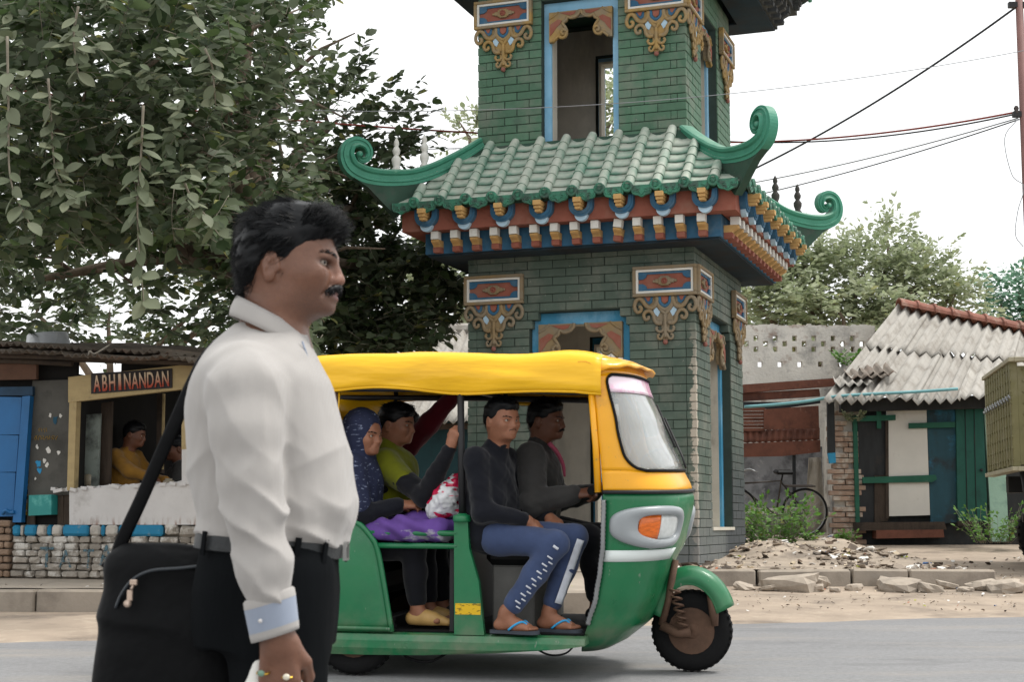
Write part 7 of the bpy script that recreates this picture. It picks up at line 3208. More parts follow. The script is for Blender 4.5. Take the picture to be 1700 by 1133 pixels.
# ---- rusty stall front between tower and shed
rg = at(1300, 895, 22.2)
stall = empty('rusty_stall', rg, 0, label='abandoned stall front of rusty plates and channels beside the tower', cat='stall')
shed_part(stall, 'steel_channel', [(1205, 641), (1387, 628), (1387, 641), (1205, 655)], 22.3, .12, RUSTP)
shed_part(stall, 'steel_channel', [(1205, 655), (1360, 646), (1362, 658), (1205, 668)], 22.35, .12, RUSTP)
shed_part(stall, 'torn_strip', [(1205, 667), (1300, 668), (1362, 662), (1362, 670), (1290, 680), (1205, 677)], 22.25, .02, simple('black_sheet', srgb('#22262a'), .8, .3, 5))
shed_part(stall, 'rust_plate', [(1268, 680), (1359, 674), (1360, 712), (1268, 714)], 22.2, .02, RUSTP)
b = MB()
for k in range(7):
    y = 678 + k * 5.6
    quad_board(b, [(1205, y), (1270, y - .5), (1270, y + 4.4), (1205, y + 4.8)], 22.22 + (k % 2) * .02, .03)
local(b, stall).build('slatted_plate', RUSTP, stall)
A, B = at(1205, 737, 22.2), at(1361, 731, 22.2)
C, D = at(1205, 716, 22.26), at(1361, 711, 22.26)
local(corr_sheet(A, B, C, D, .09, .02, .005, 3, .01, 3), stall).build('corrugated_plate', RUSTP, stall)
shed_part(stall, 'rust_plate', [(1205, 738), (1362, 731), (1362, 751), (1300, 758), (1205, 760)], 22.18, .02, RUSTP)
shed_part(stall, 'back_sheet', [(1205, 745), (1365, 742), (1366, 905), (1205, 905)], 23.2, .04, Mat('mottled_grey_wall', srgb('#8e9094'), .95).vary(.2, 3, 6).stain(srgb('#4c4d52'), 2.4, .48, .62, .8).stain(srgb('#c4c4c6'), 4, .58, .66, .6).m)
shed_part(stall, 'post', [(1316, 752), (1321, 752), (1322, 850), (1317, 850)], 22.3, .06, BLACKB)
mb = MB()


def sack(u, v):
    p = at(1342 + 22 * u + 10 * v * (u - .3), 760 + 125 * v, 22.0)
    return p + Vector((0, .06 * math.sin(u * 8 + v * 3) + .05 * fbm(u * 3, v * 4, 2), 0))


mb.sheet(sack, 10, 14, .01)
local(mb, stall).build('hanging_sacking', Mat('dusty_sacking', srgb('#8b8479'), .95).vary(.2, 6, 5).bump(60, .4).m, stall)
shed_part(stall, 'ledge', [(1205, 846), (1392, 842), (1392, 850), (1205, 856)], 22.25, .5, PEELW)

# ---- bicycle leaning inside the stall
bx = at(1334, 868, 21.3)
bz = bank_z(bx.x, 21.3) if bx.x < 5 else bx.z - .33
bike = empty('bicycle', (bx.x, 21.3, bz), R(12), label='old dark bicycle leaning at the rusty stall beside the bush', cat='bicycle')
bike.rotation_euler = (R(-8), 0, R(192))
BKM = simple('dark_bike_paint', srgb('#37302b'), .6, .3, 10)
for x_ in (0, 1.02):
    w = empty('wheel', (x_, 0, .34), parent=bike)
    t = MB()
    t.tube([(.325 * math.cos(a), 0, .325 * math.sin(a)) for a in np.linspace(0, 2 * PI, 41)], .018, 6, cap=False)
    t.build('tyre', BLACKR, w)
    t = MB()
    t.tube([(.305 * math.cos(a), 0, .305 * math.sin(a)) for a in np.linspace(0, 2 * PI, 41)], .010, 5, cap=False)
    t.build('rim', GREYMET, w)
    t = MB()
    for k in range(20):
        a = 2 * PI * k / 20
        t.tube([(0, .02 * (-1) ** k, 0), (.3 * math.cos(a), 0, .3 * math.sin(a))], .0025, 3)
    t.lathe([(.02, -.04), (.02, .04)], (0, 0, 0), 8, 'y')
    t.build('spokes', GREYMET, w, kind='stuff')
mb = MB()
mb.tube([(1.02, .0, .34), (.95, 0, .62), (.90, 0, .86)], .014, 6)
mb.tube([(.93, 0, .74), (.36, 0, .78), (.42, 0, .30)], .015, 6)
mb.tube([(.93, 0, .68), (.42, 0, .30), (0, .04, .34), (.36, 0, .76)], .013, 6)
mb.build('frame', BKM, bike)
mb = MB()
mb.tube([(.82, -.26, .92), (.9, -.2, .96), (.90, 0, .92), (.9, .2, .96), (.82, .26, .92)], .012, 6)
mb.build('handlebar', GREYMET, bike)
mb = MB()
mb.box((.33, 0, .90), (.26, .17, .06), 0, bev=.025)
mb.tube([(.36, 0, .76), (.34, 0, .88)], .012, 6)
mb.build('saddle', BLACKV, bike)
mb = MB()
mb.b2(-.12, .3, -.07, .07, .70, .72)
mb.build('carrier', BKM, bike)

# ---- shed behind the tower: grey corrugated roof over a dark teal wall
cg = at(720, 880, 23.0)
cs = empty('background_shed', cg, 0, label='low dark teal shed with grey corrugated roof seen behind the taxi', cat='shed')
E0, E1 = at(560, 706, 22.6), at(1075, 698, 22.6)
R0, R1 = at(640, 552, 25.6), at(1110, 540, 25.6)
for row in range(2):
    for k in range(6):
        u0, u1 = k / 6 - .003, (k + 1) / 6 + .01
        v0, v1 = (0, .55) if row == 0 else (.51, 1.0)

        def Q(u, v):
            p = (E0.lerp(E1, u)).lerp(R0.lerp(R1, u), v)
            p.z += .03 * row + rs.uniform(0, .02)
            return p
        b = corr_sheet(Q(u0, v0), Q(u1, v0), Q(u0, v1), Q(u1, v1), .128, .034, .008, 6, .012, k + row * 9 + 60)
        local(b, cs).build('roof_sheet', ASB, cs)
for k in range(10):
    a, b = R0.lerp(R1, k / 10), R0.lerp(R1, (k + 1.1) / 10)
    mb = MB()
    mb.tube([a, a.lerp(b, .86), a.lerp(b, .87), b], [.13, .12, .15, .15], 10, smooth=False)
    local(mb, cs).build('ridge_tile', ASB, cs)
shed_part(cs, 'wall', [(560, 700), (1080, 694), (1080, 905), (560, 905)], 23.0, .2, Mat('dark_teal_wall', srgb('#1f3f46'), .85).vary(.2, 2, 5).stain(srgb('#172a30'), 1.6, .5, .64, .7).m)
shed_part(cs, 'gable_wall', [(1074, 690), (1080, 690), (1080, 905), (1074, 905)], 23.05, 2.6, PEELW)
shed_part(cs, 'eave_beam', [(560, 706), (1078, 699), (1078, 708), (560, 716)], 22.75, .1, WOODDK)
# long plastered wall that closes the yard between kiosk and tower
yg = at(450, 900, 17.6)
mb = MB()
A, B = at(330, 905, 19.0), at(640, 720, 19.0)
mb.b2(A.x, B.x, 19.0, 19.2, .2, B.z)
mb.v = [tuple(Vector(p) - Vector((yg.x, 19.0, .3))) for p in mb.v]
o = mb.build('yard_wall', PEELW, None, label='plain peeling wall closing the yard between the kiosk and the tower', cat='wall')
o.location = (yg.x, 19.0, .3)
# ================================================================== trees and plants
def leaf_mat(name, c1, c2, dust, dustamt, trans=.25):
    m = Mat(name, c1, .6, spec=.3)
    g = _n(m.nt, 'ShaderNodeNewGeometry')
    m.mix(c2, m.ramp(g.outputs['Random Per Island'], .3, 1, 0, .9))
    w = _n(m.nt, 'ShaderNodeTexWhiteNoise', noise_dimensions='1D')
    m.L(g.outputs['Random Per Island'], w.inputs['W'])
    m.mix(dust, m.ramp(w.outputs['Value'], .15, 1, 0, dustamt))
    m.mix(srgb('#a5a13f'), m.ramp(w.outputs['Value'], .975, .98, 0, .5))
    tr = _n(m.nt, 'ShaderNodeBsdfTranslucent')
    mx = _n(m.nt, 'ShaderNodeMixShader')
    mx.inputs[0].default_value = trans
    m.L(m.c, tr.inputs[0])
    out = m.nt.nodes['Material Output']
    m.L(m.b.outputs[0], mx.inputs[1])
    m.L(tr.outputs[0], mx.inputs[2])
    m.L(mx.outputs[0], out.inputs[0])
    return m.m


LEAFT = np.array([(0, 0, 0), (.28, .43, .05), (.30, 0, 0), (.28, -.43, .05), (.66, .43, .03), (.70, 0, -.03), (.66, -.43, .03), (1, 0, -.10)], float)
LEAFF = [(0, 2, 1), (0, 3, 2), (1, 2, 5, 4), (2, 3, 6, 5), (4, 5, 7), (5, 6, 7)]


def leaves_mesh(P, D, Nn, L, W, name):
    """P base points, D directions, Nn normals (n,3), L lengths, W width factors"""
    P, D, Nn = (np.asarray(a, float) for a in (P, D, Nn))
    D /= np.linalg.norm(D, axis=1)[:, None] + 1e-9
    S = np.cross(Nn, D)
    S /= np.linalg.norm(S, axis=1)[:, None] + 1e-9
    Nn = np.cross(D, S)
    L, W = np.asarray(L)[:, None, None], np.asarray(W)[:, None, None]
    V = P[:, None, :] + L * (LEAFT[None, :, 0:1] * D[:, None, :] + W * LEAFT[None, :, 1:2] * S[:, None, :] + LEAFT[None, :, 2:3] * Nn[:, None, :])
    n, k = len(P), len(LEAFT)
    me = bpy.data.meshes.new(name)
    me.vertices.add(n * k)
    me.vertices.foreach_set('co', V.reshape(-1).astype(np.float32))
    lv = np.concatenate([np.array(f) for f in LEAFF])
    ls = np.array([len(f) for f in LEAFF])
    loops = (lv[None, :] + (np.arange(n) * k)[:, None]).ravel()
    tot = np.tile(ls, n)
    me.loops.add(len(loops))
    me.loops.foreach_set('vertex_index', loops.astype(np.int32))
    me.polygons.add(len(tot))
    me.polygons.foreach_set('loop_start', np.concatenate([[0], np.cumsum(tot)[:-1]]).astype(np.int32))
    me.polygons.foreach_set('loop_total', tot.astype(np.int32))
    me.polygons.foreach_set('use_smooth', np.ones(len(tot), bool))
    me.update(calc_edges=True)
    return me


class Spray:
    """collects twigs with alternate leaves"""

    def __init__(s, seed):
        s.r = random.Random(seed)
        s.P, s.D, s.N, s.L, s.W = [], [], [], [], []
        s.tw = MB()

    def twig(s, p, d, length, n, leaf, rad=.004, droop=.25, width=.62, upn=.7):
        r = s.r
        p = Vector(p)
        d = Vector(d).normalized()
        pts = [p.copy()]
        ph = r.uniform(0, 6.28)
        for i in range(n):
            d = (d + Vector((r.uniform(-.12, .12), r.uniform(-.12, .12), r.uniform(-.12, .12) - droop / n))).normalized()
            p = p + d * (length / n)
            pts.append(p.copy())
            side = d.cross(Vector((0, 0, 1)))
            if side.length < .1:
                side = Vector((1, 0, 0))
            side.normalize()
            sg = 1 if i % 2 else -1
            ld = (d * r.uniform(.35, .8) + side * sg * r.uniform(.5, 1) + Vector((0, 0, r.uniform(-.5, .25)))).normalized()
            nn = (Vector((0, 0, upn)) + Vector((r.uniform(-.8, .8), r.uniform(-1.0, .6), r.uniform(-.3, .6)))).normalized()
            l = leaf * r.uniform(.5, 1.25)
            s.P.append(tuple(p)); s.D.append(tuple(ld)); s.N.append(tuple(nn)); s.L.append(l); s.W.append(width * r.uniform(.85, 1.15))
        l = leaf * r.uniform(.7, 1.0)
        s.P.append(tuple(p)); s.D.append(tuple(d)); s.N.append((r.uniform(-.5, .5), r.uniform(-.8, .2), .8)); s.L.append(l); s.W.append(width)
        if rad:
            s.tw.tube(pts[::2] if len(pts) > 4 else pts, [rad] + [rad * .6] * (len(pts[::2] if len(pts) > 4 else pts) - 1), 4)

    def mesh(s, name):
        return leaves_mesh(s.P, s.D, s.N, s.L, s.W, name)


def in_poly(x, y, poly):
    c = False
    n = len(poly)
    for i in range(n):
        x0, y0 = poly[i]
        x1, y1 = poly[(i + 1) % n]
        if (y0 > y) != (y1 > y) and x < (x1 - x0) * (y - y0) / (y1 - y0) + x0:
            c = not c
    return c


BARK = Mat('grey_bark', srgb('#6b5f52'), .95).vary(.3, 9, 6, stretch=(1, 1, .3)).bump(22, .8, .03, stretch=(1, 1, .3)).m
TWIG = simple('twig_bark', srgb('#7d776a'), .9, .2, 10)

# ------------------------------------------------------------------ the big banyan on the left
LEAF_A = leaf_mat('dusty_leaf', srgb('#34452a'), srgb('#52653b'), srgb('#828a76'), .62, .45)
tb = at(415, 930, 16.0)
tree = empty('banyan_tree', (tb.x, 16.0, .3), 0, label='large dusty broad-leaved tree overhanging the kiosk behind the walking man', cat='tree')
to_ = Vector((tb.x, 16.0, .3))
OUT = [(-90, -90), (545, -90), (545, 5), (520, 60), (545, 100), (600, 105), (640, 150), (672, 165), (705, 200), (700, 238), (660, 262), (600, 305), (640, 330), (665, 385), (720, 420), (770, 465), (765, 505), (715, 555), (640, 590), (560, 600), (400, 600), (250, 555), (100, 555), (-90, 568)]
sp = Spray(21)
r = sp.r
hubs = []
cnt = 0
while cnt < 2250:
    px, py = r.uniform(-90, 780), r.uniform(-90, 600)
    if cnt % 7 == 0:
        px, py = r.uniform(500, 780), r.uniform(270, 600)
    if not in_poly(px, py, OUT):
        continue
    dens = 1.0
    if px < 400 and py > 400:
        dens = .22 if r.random() < .8 else .5
        if 90 < px < 300 and 395 < py < 545 and fbm(px * .013, py * .013, 3) < .12:
            dens = .06
    if px > 480 and py < 230:
        dens = .55
    if r.random() > dens:
        continue
    cnt += 1
    if px < 390:
        Y = r.uniform(11.2, 15.5) if py < 400 else r.uniform(13.6, 17.5)
    elif px < 520:
        Y = r.uniform(12.5, 17.5)
    else:
        Y = r.uniform(17.2, 18.4)
    p = at(px, py, Y)
    hubs.append(p)
    d = Vector((r.uniform(-.8, .9), r.uniform(-1, .4), r.uniform(-.55, .65)))
    if px > 480 and py < 280:
        d = Vector((r.uniform(.1, 1), r.uniform(-.6, .4), r.uniform(.0, 1.0)))
    ln = r.uniform(.30, .60)
    sp.twig(p - d.normalized() * ln * .6, d, ln, r.randint(7, 12), .150 * (1.0 if px < 400 else 1.0), .0045, .35)
# leading shoots that break the outline on the right
for (x0, y0, x1, y1) in ((600, 140, 592, 72), (560, 150, 612, 100), (640, 200, 690, 140), (610, 190, 655, 135), (650, 230, 712, 170), (560, 80, 520, 10), (650, 250, 690, 245), (690, 430, 760, 420), (700, 470, 775, 480), (690, 520, 760, 530), (660, 560, 720, 575), (630, 360, 690, 350)):
    a, b = at(x0, y0, 17.8), at(x1, y1, 17.6)
    sp.twig(a, b - a, (b - a).length, 10, .14, .006, .05)
    c = a.lerp(b, .5)
    sp.twig(c, (b - a) + Vector((.2, 0, .25)), .35, 7, .14, .004, .1)
# deep shade layer further back
for k in range(950):
    px, py = r.uniform(-90, 700), r.uniform(-90, 470)
    if not in_poly(px, py, OUT) or px > 430:
        continue
    p = at(px, py, r.uniform(16.5, 19.5))
    sp.twig(p, Vector((r.uniform(-1, 1), r.uniform(-1, 1), r.uniform(-.6, .6))), .5, 9, .15, 0, .3)
cm = sp.mesh('crown')
cr_ = link_mesh(cm, 'crown', LEAF_A, tree, kind='stuff')
cr_.location = -to_
sp.tw.build('twigs', TWIG, tree, kind='stuff').location = -to_
# trunk and limbs
mb = MB()
tr_pts = [Vector((tb.x, 16.0, .2)), Vector((tb.x + .1, 16.0, 1.3)), Vector((tb.x - .05, 15.9, 2.4)), Vector((tb.x + .1, 15.8, 3.3))]
mb.tube([Vector(p) - to_ for p in catmull(tr_pts, 4)], [.36, .32, .29, .27, .26, .25, .24, .24, .23, .23, .22, .22, .2], 12)
for k in range(7):
    a = 2 * PI * k / 7
    mb.tube([(.27 * math.cos(a), .27 * math.sin(a), .5), (.5 * math.cos(a), .5 * math.sin(a), .1), (.75 * math.cos(a), .75 * math.sin(a), -.15)], [.09, .1, .05], 7)
mb.build('trunk', BARK, tree)
fork = tr_pts[-1]
limbs = [(60, 250, 13.2), (200, 120, 13), (330, 60, 14), (120, 400, 14.5), (250, 330, 13), (480, 120, 16.8), (560, 200, 17.9), (620, 330, 18.1), (650, 450, 18.2), (420, 20, 15.5), (-40, 120, 13), (30, 470, 16)]
for k, (px, py, Y) in enumerate(limbs):
    e = at(px, py, Y)
    mid = fork.lerp(e, .5) + Vector((r.uniform(-.2, .2), r.uniform(-.2, .2), r.uniform(.1, .5)))
    b_ = MB()
    pts = catmull([fork - Vector((0, 0, .15)), fork.lerp(mid, .5) + Vector((0, 0, .1)), mid, mid.lerp(e, .6), e], 4)
    n = len(pts)
    b_.tube([Vector(p) - to_ for p in pts], [.13 * (1 - .85 * i / (n - 1)) for i in range(n)], 8)
    for q in range(5):
        i = r.randint(n // 3, n - 2)
        s0 = Vector(pts[i])
        e2 = s0 + Vector((r.uniform(-.9, .9), r.uniform(-.7, .5), r.uniform(-.3, .8)))
        b_.tube([s0 - to_, s0.lerp(e2, .5) + Vector((0, 0, .08)) - to_, e2 - to_], [.03, .02, .008], 5)
    b_.build('limb', BARK, tree)
# hanging shoots: stems and the leaves that show largest, leaf by leaf
base_leaf = []
for k in range(5):
    rr2 = random.Random(k)
    mbl = MB()
    W_ = .58 * rr2.uniform(.85, 1.15)
    cur = rr2.uniform(.05, .22)
    rows = [(0, .04), (.12, .26), (.3, .43), (.5, .5), (.7, .42), (.88, .22), (1, .02)]
    vs = []
    for t, w in rows:
        zc_ = -cur * t * t
        vs += [(t, -w * W_, zc_ + .05 * w), (t, 0, zc_ - .035), (t, w * W_, zc_ + .05 * w)]
    fs = []
    for i in range(len(rows) - 1):
        a = i * 3
        fs += [(a, a + 1, a + 4, a + 3), (a + 1, a + 2, a + 5, a + 4)]
    mbl.add(vs, fs, 0, True)
    me = mbl.mesh('leaf')
    me.materials.append(leaf_mat('near_leaf_%d' % k, srgb(('#4c5840', '#5d684f', '#6a725b', '#435236', '#757b62')[k]), srgb('#7a8068'), srgb('#969a87'), .5))
    base_leaf.append(me)


def near_leaf(p, d, nrm, L):
    D = Vector(d).normalized()
    S = Vector(nrm).cross(D)
    if S.length < 1e-3:
        S = D.orthogonal()
    S.normalize()
    N = D.cross(S)
    M = Matrix.Identity(4)
    for i in range(3):
        M[i][0], M[i][1], M[i][2] = D[i] * L, S[i] * L, N[i] * L
        M[i][3] = (Vector(p) - to_)[i]
    o = link_mesh(base_leaf[r.randrange(5)], 'leaf', None, tree)
    o.matrix_local = M


shoots = [((12, 60), (14, 180), (18, 300), (52, 378), 10.6, 20), ((80, 130), (85, 200), (92, 280), (118, 332), 10.8, 22), ((238, 175), (234, 260), (228, 360), (240, 520), 10.4, 34), ((305, 300), (318, 330), (335, 350), (365, 392), 10.9, 14),
          ((130, 10), (122, 60), (128, 110), (131, 130), 10.9, 12), ((340, 80), (352, 110), (356, 150), (358, 175), 11, 12)]
n_leaf = 0
for k, (p0, p1, p2, p3, Y, n) in enumerate(shoots):
    pts = catmull([at(*q, Y + .05 * j) for j, q in enumerate((p0, p1, p2, p3))], 8)
    mb = MB()
    mb.tube([Vector(p) - to_ for p in pts], [.010 - .006 * i / len(pts) for i in range(len(pts))], 6)
    mb.build('hanging_stem', TWIG, tree)
    for i in range(n):
        t = .12 + .88 * (i + .5) / n
        q = Vector(pts[int(t * (len(pts) - 1))])
        sg = 1 if i % 2 else -1
        d = Vector((sg * r.uniform(.15, 1.0), r.uniform(-.9, .3), r.uniform(-1.0, .05)))
        near_leaf(q, d, Vector((r.uniform(-.6, .6), -r.uniform(.1, 1.0), r.uniform(.2, .9))), r.uniform(.10, .175))
        n_leaf += 1
while n_leaf < 292:
    px, py = r.uniform(-10, 400), r.uniform(-10, 330)
    p = at(px, py, r.uniform(10.7, 11.6))
    for q in range(4):
        near_leaf(p + Vector((r.uniform(-.06, .06), 0, r.uniform(-.06, .06))), Vector((r.uniform(-1, 1), r.uniform(-.6, .2), r.uniform(-.6, .3))), Vector((r.uniform(-.4, .4), -r.uniform(.2, .9), r.uniform(.4, .9))), r.uniform(.07, .15))
        n_leaf += 1

# ------------------------------------------------------------------ trees beyond the sheds
def far_tree(name, label, base, clusters, mat, seed, n_tw, leaf, trunk_h, group=None, twr=.006):
    r2 = random.Random(seed)
    t = empty(name, base, 0, label=label, cat='tree', group=group)
    b = Vector(base)
    s = Spray(seed + 5)
    vol = [c[3] * c[4] for c in clusters]
    for k in range(n_tw):
        c = r2.choices(clusters, vol)[0]
        px, py, Y, rx, rz = c
        a, q = r2.uniform(0, 6.28), r2.random() ** .4
        ctr = at(px, py, Y)
        sc = Y / FPX
        e = r2.uniform(-1, 1)
        p = ctr + Vector((rx * sc * q * math.cos(a), rx * sc * .8 * e, rz * sc * q * math.sin(a)))
        d = (p - ctr) + Vector((r2.uniform(-.5, .5), r2.uniform(-.6, .3), r2.uniform(-.1, .6)))
        s.twig(p, d, r2.uniform(.3, .7), r2.randint(6, 10), leaf, twr * .6 if k % 3 == 0 else 0, .15, .55)
    o = link_mesh(s.mesh('crown'), 'crown', mat, t, kind='stuff')
    o.location = -b
    mb = MB()
    top = b + Vector((0, 0, trunk_h))
    mb.tube([Vector((0, 0, -.2)), Vector((.05, 0, trunk_h * .5)), Vector((0, 0, trunk_h))], [.2, .15, .12], 10)
    for c in clusters:
        e = at(c[0], c[1], c[2]) - b
        st_ = Vector((0, 0, trunk_h * .9))
        mb.tube([st_, st_.lerp(e, .5) + Vector((0, 0, .2)), e, e + Vector((r2.uniform(-.3, .3), 0, .4))], [.10, .07, .04, .01], 7)
    mb.build('trunk', BARK, t)
    if s.tw.v:
        s.tw.build('twigs', TWIG, t, kind='stuff').location = -b
    return t


LEAF_B = leaf_mat('pale_green_leaf', srgb('#838f6b'), srgb('#a3ae86'), srgb('#b7bca6'), .6, .45)  # leaf colour paled to stand in for haze and overexposure
LEAF_C = leaf_mat('blue_green_leaf', srgb('#4f7a62'), srgb('#6d9678'), srgb('#8fae97'), .5, .3)
LEAF_D = leaf_mat('bush_leaf', srgb('#3f6a24'), srgb('#6a9a35'), srgb('#7d9460'), .4, .3)
bt = at(1420, 800, 31)
far_tree('leafy_tree', 'pale leafy tree rising behind the perforated wall', (bt.x, 31, .65), [(1270, 520, 30, 70, 50), (1340, 500, 31, 80, 65), (1330, 425, 31, 36, 34), (1420, 475, 31, 75, 60), (1475, 425, 31.5, 36, 52), (1510, 490, 31, 66, 50), (1575, 515, 31, 48, 36), (1400, 530, 30, 110, 36), (1290, 480, 30.5, 44, 40), (1585, 485, 31.5, 24, 24), (1535, 455, 31.5, 30, 30)], LEAF_B, 4, 1700, .16, 2.2)
bt = at(1700, 800, 38)
far_tree('blue_green_tree', 'hazy blue green tree past the shed roof', (bt.x + .6, 38, .65), [(1690, 490, 38, 45, 25), (1720, 530, 38, 60, 35), (1660, 515, 38, 25, 14), (1700, 560, 38, 70, 25)], LEAF_C, 9, 420, .17, 3.0)
bt = at(800, 800, 30)
far_tree('background_tree', 'pale tree showing between the roof and the banyan behind the tower', (bt.x, 30, .65), [(745, 480, 29, 60, 55), (720, 530, 29, 60, 40), (800, 420, 30, 70, 90), (780, 230, 31, 26, 40), (870, 350, 31, 70, 120), (1015, 200, 31, 26, 60), (950, 250, 31, 60, 90), (1010, 470, 31, 70, 90), (650, 520, 29, 60, 60)], LEAF_B, 14, 1700, .16, 3.0)
bt = at(200, 800, 34)
far_tree('background_tree', 'shadowy tree mass seen under the banyan above the kiosk roof', (bt.x, 33, .65), [(60, 520, 33, 90, 60), (180, 540, 34, 60, 40), (330, 510, 33, 70, 70), (450, 470, 33, 90, 90)], LEAF_A, 19, 700, .2, 3.0)


def bush(name, label, px, py, Y, rx, rz, n, leaf, mat, seed, zbase):
    r2 = random.Random(seed)
    b = at(px, py, Y)
    b.z = zbase
    t = empty(name, b, 0, label=label, cat='plant')
    s = Spray(seed)
    sc = Y / FPX
    stems = MB()
    for k in range(n):
        a = r2.uniform(0, 6.28)
        q = r2.random() ** .6
        p0 = b + Vector((rx * sc * .45 * math.cos(a) * q, rx * sc * .4 * math.sin(a) * q, .0))
        d = Vector((math.cos(a) * .55, math.sin(a) * .5, r2.uniform(.6, 1.4)))
        ln = rz * sc * r2.uniform(.6, 1.05)
        s.twig(p0, d, ln, r2.randint(6, 10), leaf, .004, .35, .6, .8)
    link_mesh(s.mesh('foliage'), 'foliage', mat, t, kind='stuff').location = -b
    s.tw.build('stems', TWIG, t, kind='stuff').location = -b
    return t


bush('leafy_bush', 'bright green leafy bush between the tower and the bicycle', 1282, 895, 19.6, 80, 90, 120, .075, LEAF_D, 31, bank_z(at(1282, 890, 19.6).x, 19.6) - .02)
bush('weedy_shrub', 'sprawling green shrub growing by the mint wall and truck', 1648, 905, 20.6, 66, 66, 46, .07, LEAF_D, 33, .56)
bush('weed_tuft', 'small green weed sprouting beside the bicycle wheel', 1345, 895, 20.4, 22, 22, 14, .06, LEAF_D, 35, bank_z(at(1345, 890, 20.4).x, 20.4) - .01)
bush('weed_tuft', 'small green weed at the foot of the brick pier', 1405, 892, 20.8, 22, 20, 14, .06, LEAF_D, 37, bank_z(at(1405, 890, 20.8).x, 20.8) - .01)
bush('wall_fern', 'ferny weed sprouting from the top of the brick pier', 1416, 702, 21.7, 24, 20, 14, .07, LEAF_B, 39, at(1416, 700, 21.7).z)
bush('wall_weed', 'bright yellow green weed on top of the perforated wall', 1408, 612, 23.6, 22, 30, 12, .09, LEAF_D, 41, at(1408, 608, 23.6).z)
# ================================================================== truck, pole and cables
OLIVE = Mat('olive_truck_paint', srgb('#736f4c'), .7, coord='World').vary(.14, 4, 5).stain(srgb('#8f8a72'), 2.5, .5, .68, .6).stain(srgb('#4a3f30'), 7, .64, .72, .6).bump(30, .2).m
TY0 = 16.5
g = at(1690, 700, TY0)
gz = ground_z(TY0)
truck = empty('cargo_truck', (g.x, TY0, gz), R(-10), label='olive cargo truck with ribbed tailboard at the picture edge', cat='truck')
sc_ = TY0 / FPX


def tz(y):
    return at(1690, y, TY0).z - gz


zt, zb = tz(598), tz(775)
mb = MB()
mb.b2(0.02, 4.2, .05, 2.2, zb + .02, zt - .06, 0)
body = mb.build('cargo_bed', OLIVE, truck)
for k in range(11):
    y = .04 + k * .2
    mb = MB()
    mb.b2(-.06, .02, y, y + .13, zb + .02 * (k % 2), zt - .015 * (k % 3), 0, bev=.008)
    mb.build('tail_rib', OLIVE, body)
for k in range(8):
    x = .3 + k * .5
    mb = MB()
    mb.b2(x, x + .09, -.02, .05, zb, zt, 0, bev=.008)
    mb.build('side_rib', OLIVE, body)
mb = MB()
for z in (zt + .0, zb - .03):
    mb.b2(-.02, 4.25, -.05, .08, z - .02, z + .03, 0, bev=.005)
    mb.b2(-.08, .04, -.04, 2.25, z - .018, z + .028, 0, bev=.005)
mb.build('side_rails', Mat('pale_rail_paint', srgb('#a39d86'), .7, coord='World').vary(.15, 5).m, body)
mb = MB()
for k in range(11):
    for z in np.linspace(zb + .08, zt - .1, 9):
        mb.sphere((-.062, .02 + k * .2, z), (.008, .014, .014), 6, 4)
        mb.sphere((.08 + k * .35, .045, z), (.016, .01, .016), 6, 4)
mb.build('rivets', OLIVE, body, kind='stuff')
mb = MB()
for k in range(30):
    a = k / 29
    mb.tube([(-.075, a * 2.1, zt - .42 + .02 * math.sin(k * 2.1)), (-.08, a * 2.1 + .05, zt - .40 + .02 * math.sin(k * 2.1 + 1))], .012, 5)
mb.build('chain', GREYMET, body, kind='stuff')
mb = MB()
mb.b2(.1, 5.8, .35, .55, zb - .25, zb - .06, 0)
mb.b2(.1, 5.8, 1.6, 1.8, zb - .25, zb - .06, 0)
mb.build('chassis', DKMET, truck)
mb = MB()
mb.tube([(.02, .1, tz(860)), (.6, .1, tz(860)), (1.4, .1, tz(860))], .05, 8)
mb.tube([(.25, .06, zb - .05), (.25, .08, tz(860))], .03, 6)
mb.tube([(.06, .12, zb - .05), (.1, .12, tz(840)), (.2, .1, tz(862))], .045, 8)
mb.build('bumper_bar', DKMET, truck)
mb = MB()


def flap(u, v):
    return (.08 + .42 * u, .22 + .03 * math.sin(u * 6), zb - .05 - (.62 - .1 * u) * v)


mb.sheet(flap, 6, 6, .015)
mb.build('mud_flap', BLACKR, truck)
for x_ in (.62, 1.6, 4.6):
    for y_ in (.30, 1.9):
        w = empty('wheel', (x_, y_, .40), parent=truck)
        t = MB()
        t.lathe([(.20, -.11), (.30, -.13), (.37, -.12), (.395, -.09), (.40, 0), (.395, .09), (.37, .12), (.30, .13), (.20, .11)], (0, 0, 0), 30, 'y')
        for k in range(30):
            a = 2 * PI * k / 30
            t.box((.398 * math.cos(a), 0, .398 * math.sin(a)), (.02, .2, .035), 0, rot=Matrix.Rotation(-a, 3, 'Y'))
        t.build('tyre', BLACKR, w)
        t = MB()
        t.lathe([(.21, -.12), (.19, -.06), (.10, -.05), (.08, -.13), (0, -.13)], (0, 0, 0), 20, 'y')
        t.build('rim', OLIVE, w)
mb = MB()
mb.b2(4.35, 6.1, .0, 2.2, zb - .1, zt + .35, 0, bev=.08)
cab = mb.build('cab', OLIVE, truck)
mb = MB()
mb.b2(4.9, 5.7, -.012, .0, zt - .25, zt + .2, 0)
mb.build('cab_window', AGLASS, cab)

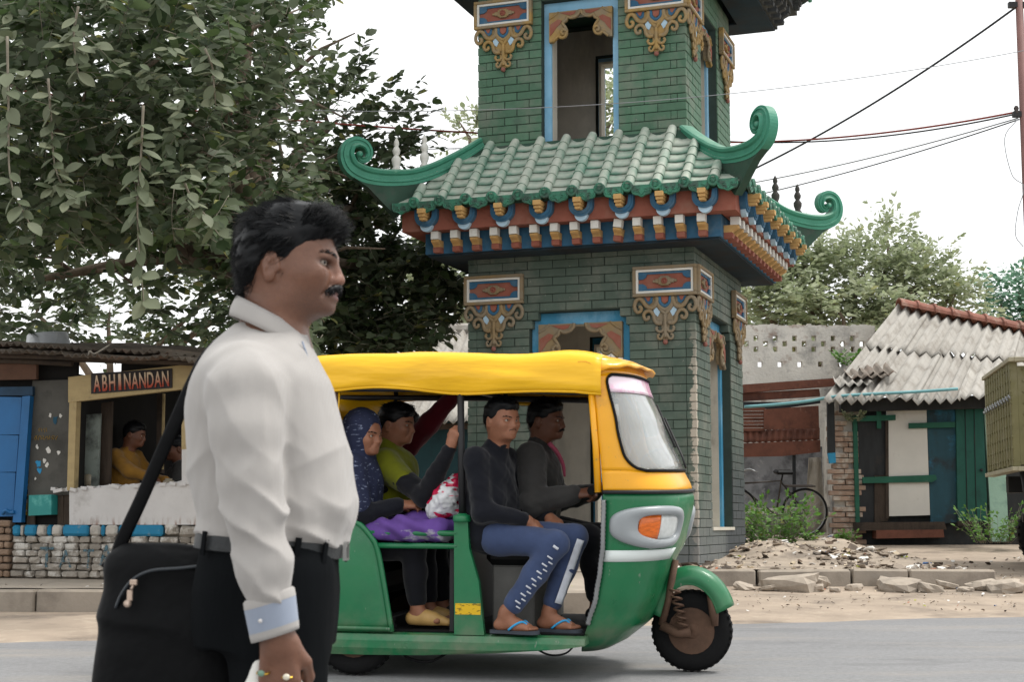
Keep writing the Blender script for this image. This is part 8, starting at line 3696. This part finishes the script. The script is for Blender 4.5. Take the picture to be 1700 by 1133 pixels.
# ---- pole and cables
pb = at(1698, 150, 16.2)
pole = empty('utility_pole', (pb.x, 16.2, ground_z(16.2)), 0, label='thin red brown steel pole at the right picture edge', cat='pole')
ph = at(1698, -60, 16.2).z - ground_z(16.2)
mb = MB()
mb.tube([(0, 0, -.1), (0, 0, ph * .5), (0, 0, ph)], [.055, .05, .04], 12)
mb.build('mast', Mat('red_oxide_pole', srgb('#7c5a55'), .7).vary(.2, 4).m, pole)
for y in (190, 8):
    z = at(1699, y, 16.2).z - ground_z(16.2)
    mb = MB()
    mb.b2(-.12, .2, -.03, .03, z - .03, z + .03)
    mb.build('cross_arm', DKMET, pole)
z = at(1692, 195, 16.2).z - ground_z(16.2)
for k, x in enumerate((-.08, .15)):
    mb = MB()
    mb.lathe([(.0, 0), (.03, 0), (.035, .03), (.02, .05), (.03, .07), (.015, .1), (0, .1)], (x, 0, z + .03), 10)
    mb.build('insulator', simple('brown_ceramic', srgb('#3a2f2b'), .4, .1, 10), pole)


def cable(label, pts, rad, mat, sub=6):
    P = catmull(pts, sub)
    mb = MB()
    o = Vector(P[0])
    mb.tube([Vector(p) - o for p in P], rad, 5)
    c = mb.build('overhead_cable', mat, None, label=label, cat='cable')
    c.location = o


CBLK = simple('black_cable', srgb('#23262b'), .6, 0)
CRED = simple('red_cable', srgb('#8e3f36'), .6, .1, 2)
CGRY = simple('grey_cable', srgb('#8a8d92'), .6, 0)


def sagline(a, b, s, n=9):
    return [a.lerp(b, i / n) - Vector((0, 0, 4 * s * (i / n) * (1 - i / n))) for i in range(n + 1)]


cable('thick black cable running diagonally from the pole top to the tower roof corner', sagline(at(1697, 4, 16.2), at(1255, 279, 19.2), .10), .013, CBLK)
cable('red cable strung from the pole behind the tower roof', sagline(at(1697, 184, 16.2), at(1180, 236, 19.6), .10), .012, CRED)
cable('black cable strung just beside the red one', sagline(at(1697, 187, 16.2), at(1180, 233, 19.6), .14), .010, CBLK)
cable('upper of two thin grey cables below the red one', sagline(at(1690, 196, 16.2), at(1200, 312, 20.0), .06), .008, CGRY)
cable('lowest thin dark cable slanting down to the tower eave', sagline(at(1692, 198, 16.2), at(1200, 336, 20.2), .06), .008, CBLK)
cable('faint thin wire crossing the sky in front of the upper tower storey', sagline(at(1760, 72, 14.6), at(330, 176, 14.6), .28, 14), .004, CGRY)
cable('orange red cable threading through the banyan to the tower', sagline(at(800, 221, 17.9), at(30, 150, 15.4), .05), .012, CRED)
cable('dark thin wire through the banyan behind the man', sagline(at(760, 428, 19.0), at(330, 455, 18.6), .05), .007, CBLK)
cable('thin wire hanging across the banyan beside the roof scroll', sagline(at(800, 245, 18.4), at(480, 238, 18.2), .04), .006, CBLK)
cable('steep thin wire rising beside the upper storey of the tower', [at(790, 212, 18.6), at(800, 150, 18.6), at(812, 80, 18.6), at(840, -40, 18.6)], .005, CBLK)
cable('thin pale wire looping down beside the red brown pole', [at(1690, 197, 16.1), at(1668, 230, 16.1), at(1680, 290, 16.1), at(1700, 310, 16.1), at(1690, 350, 16.1), at(1686, 390, 16.1), at(1699, 410, 16.1)], .005, CGRY)
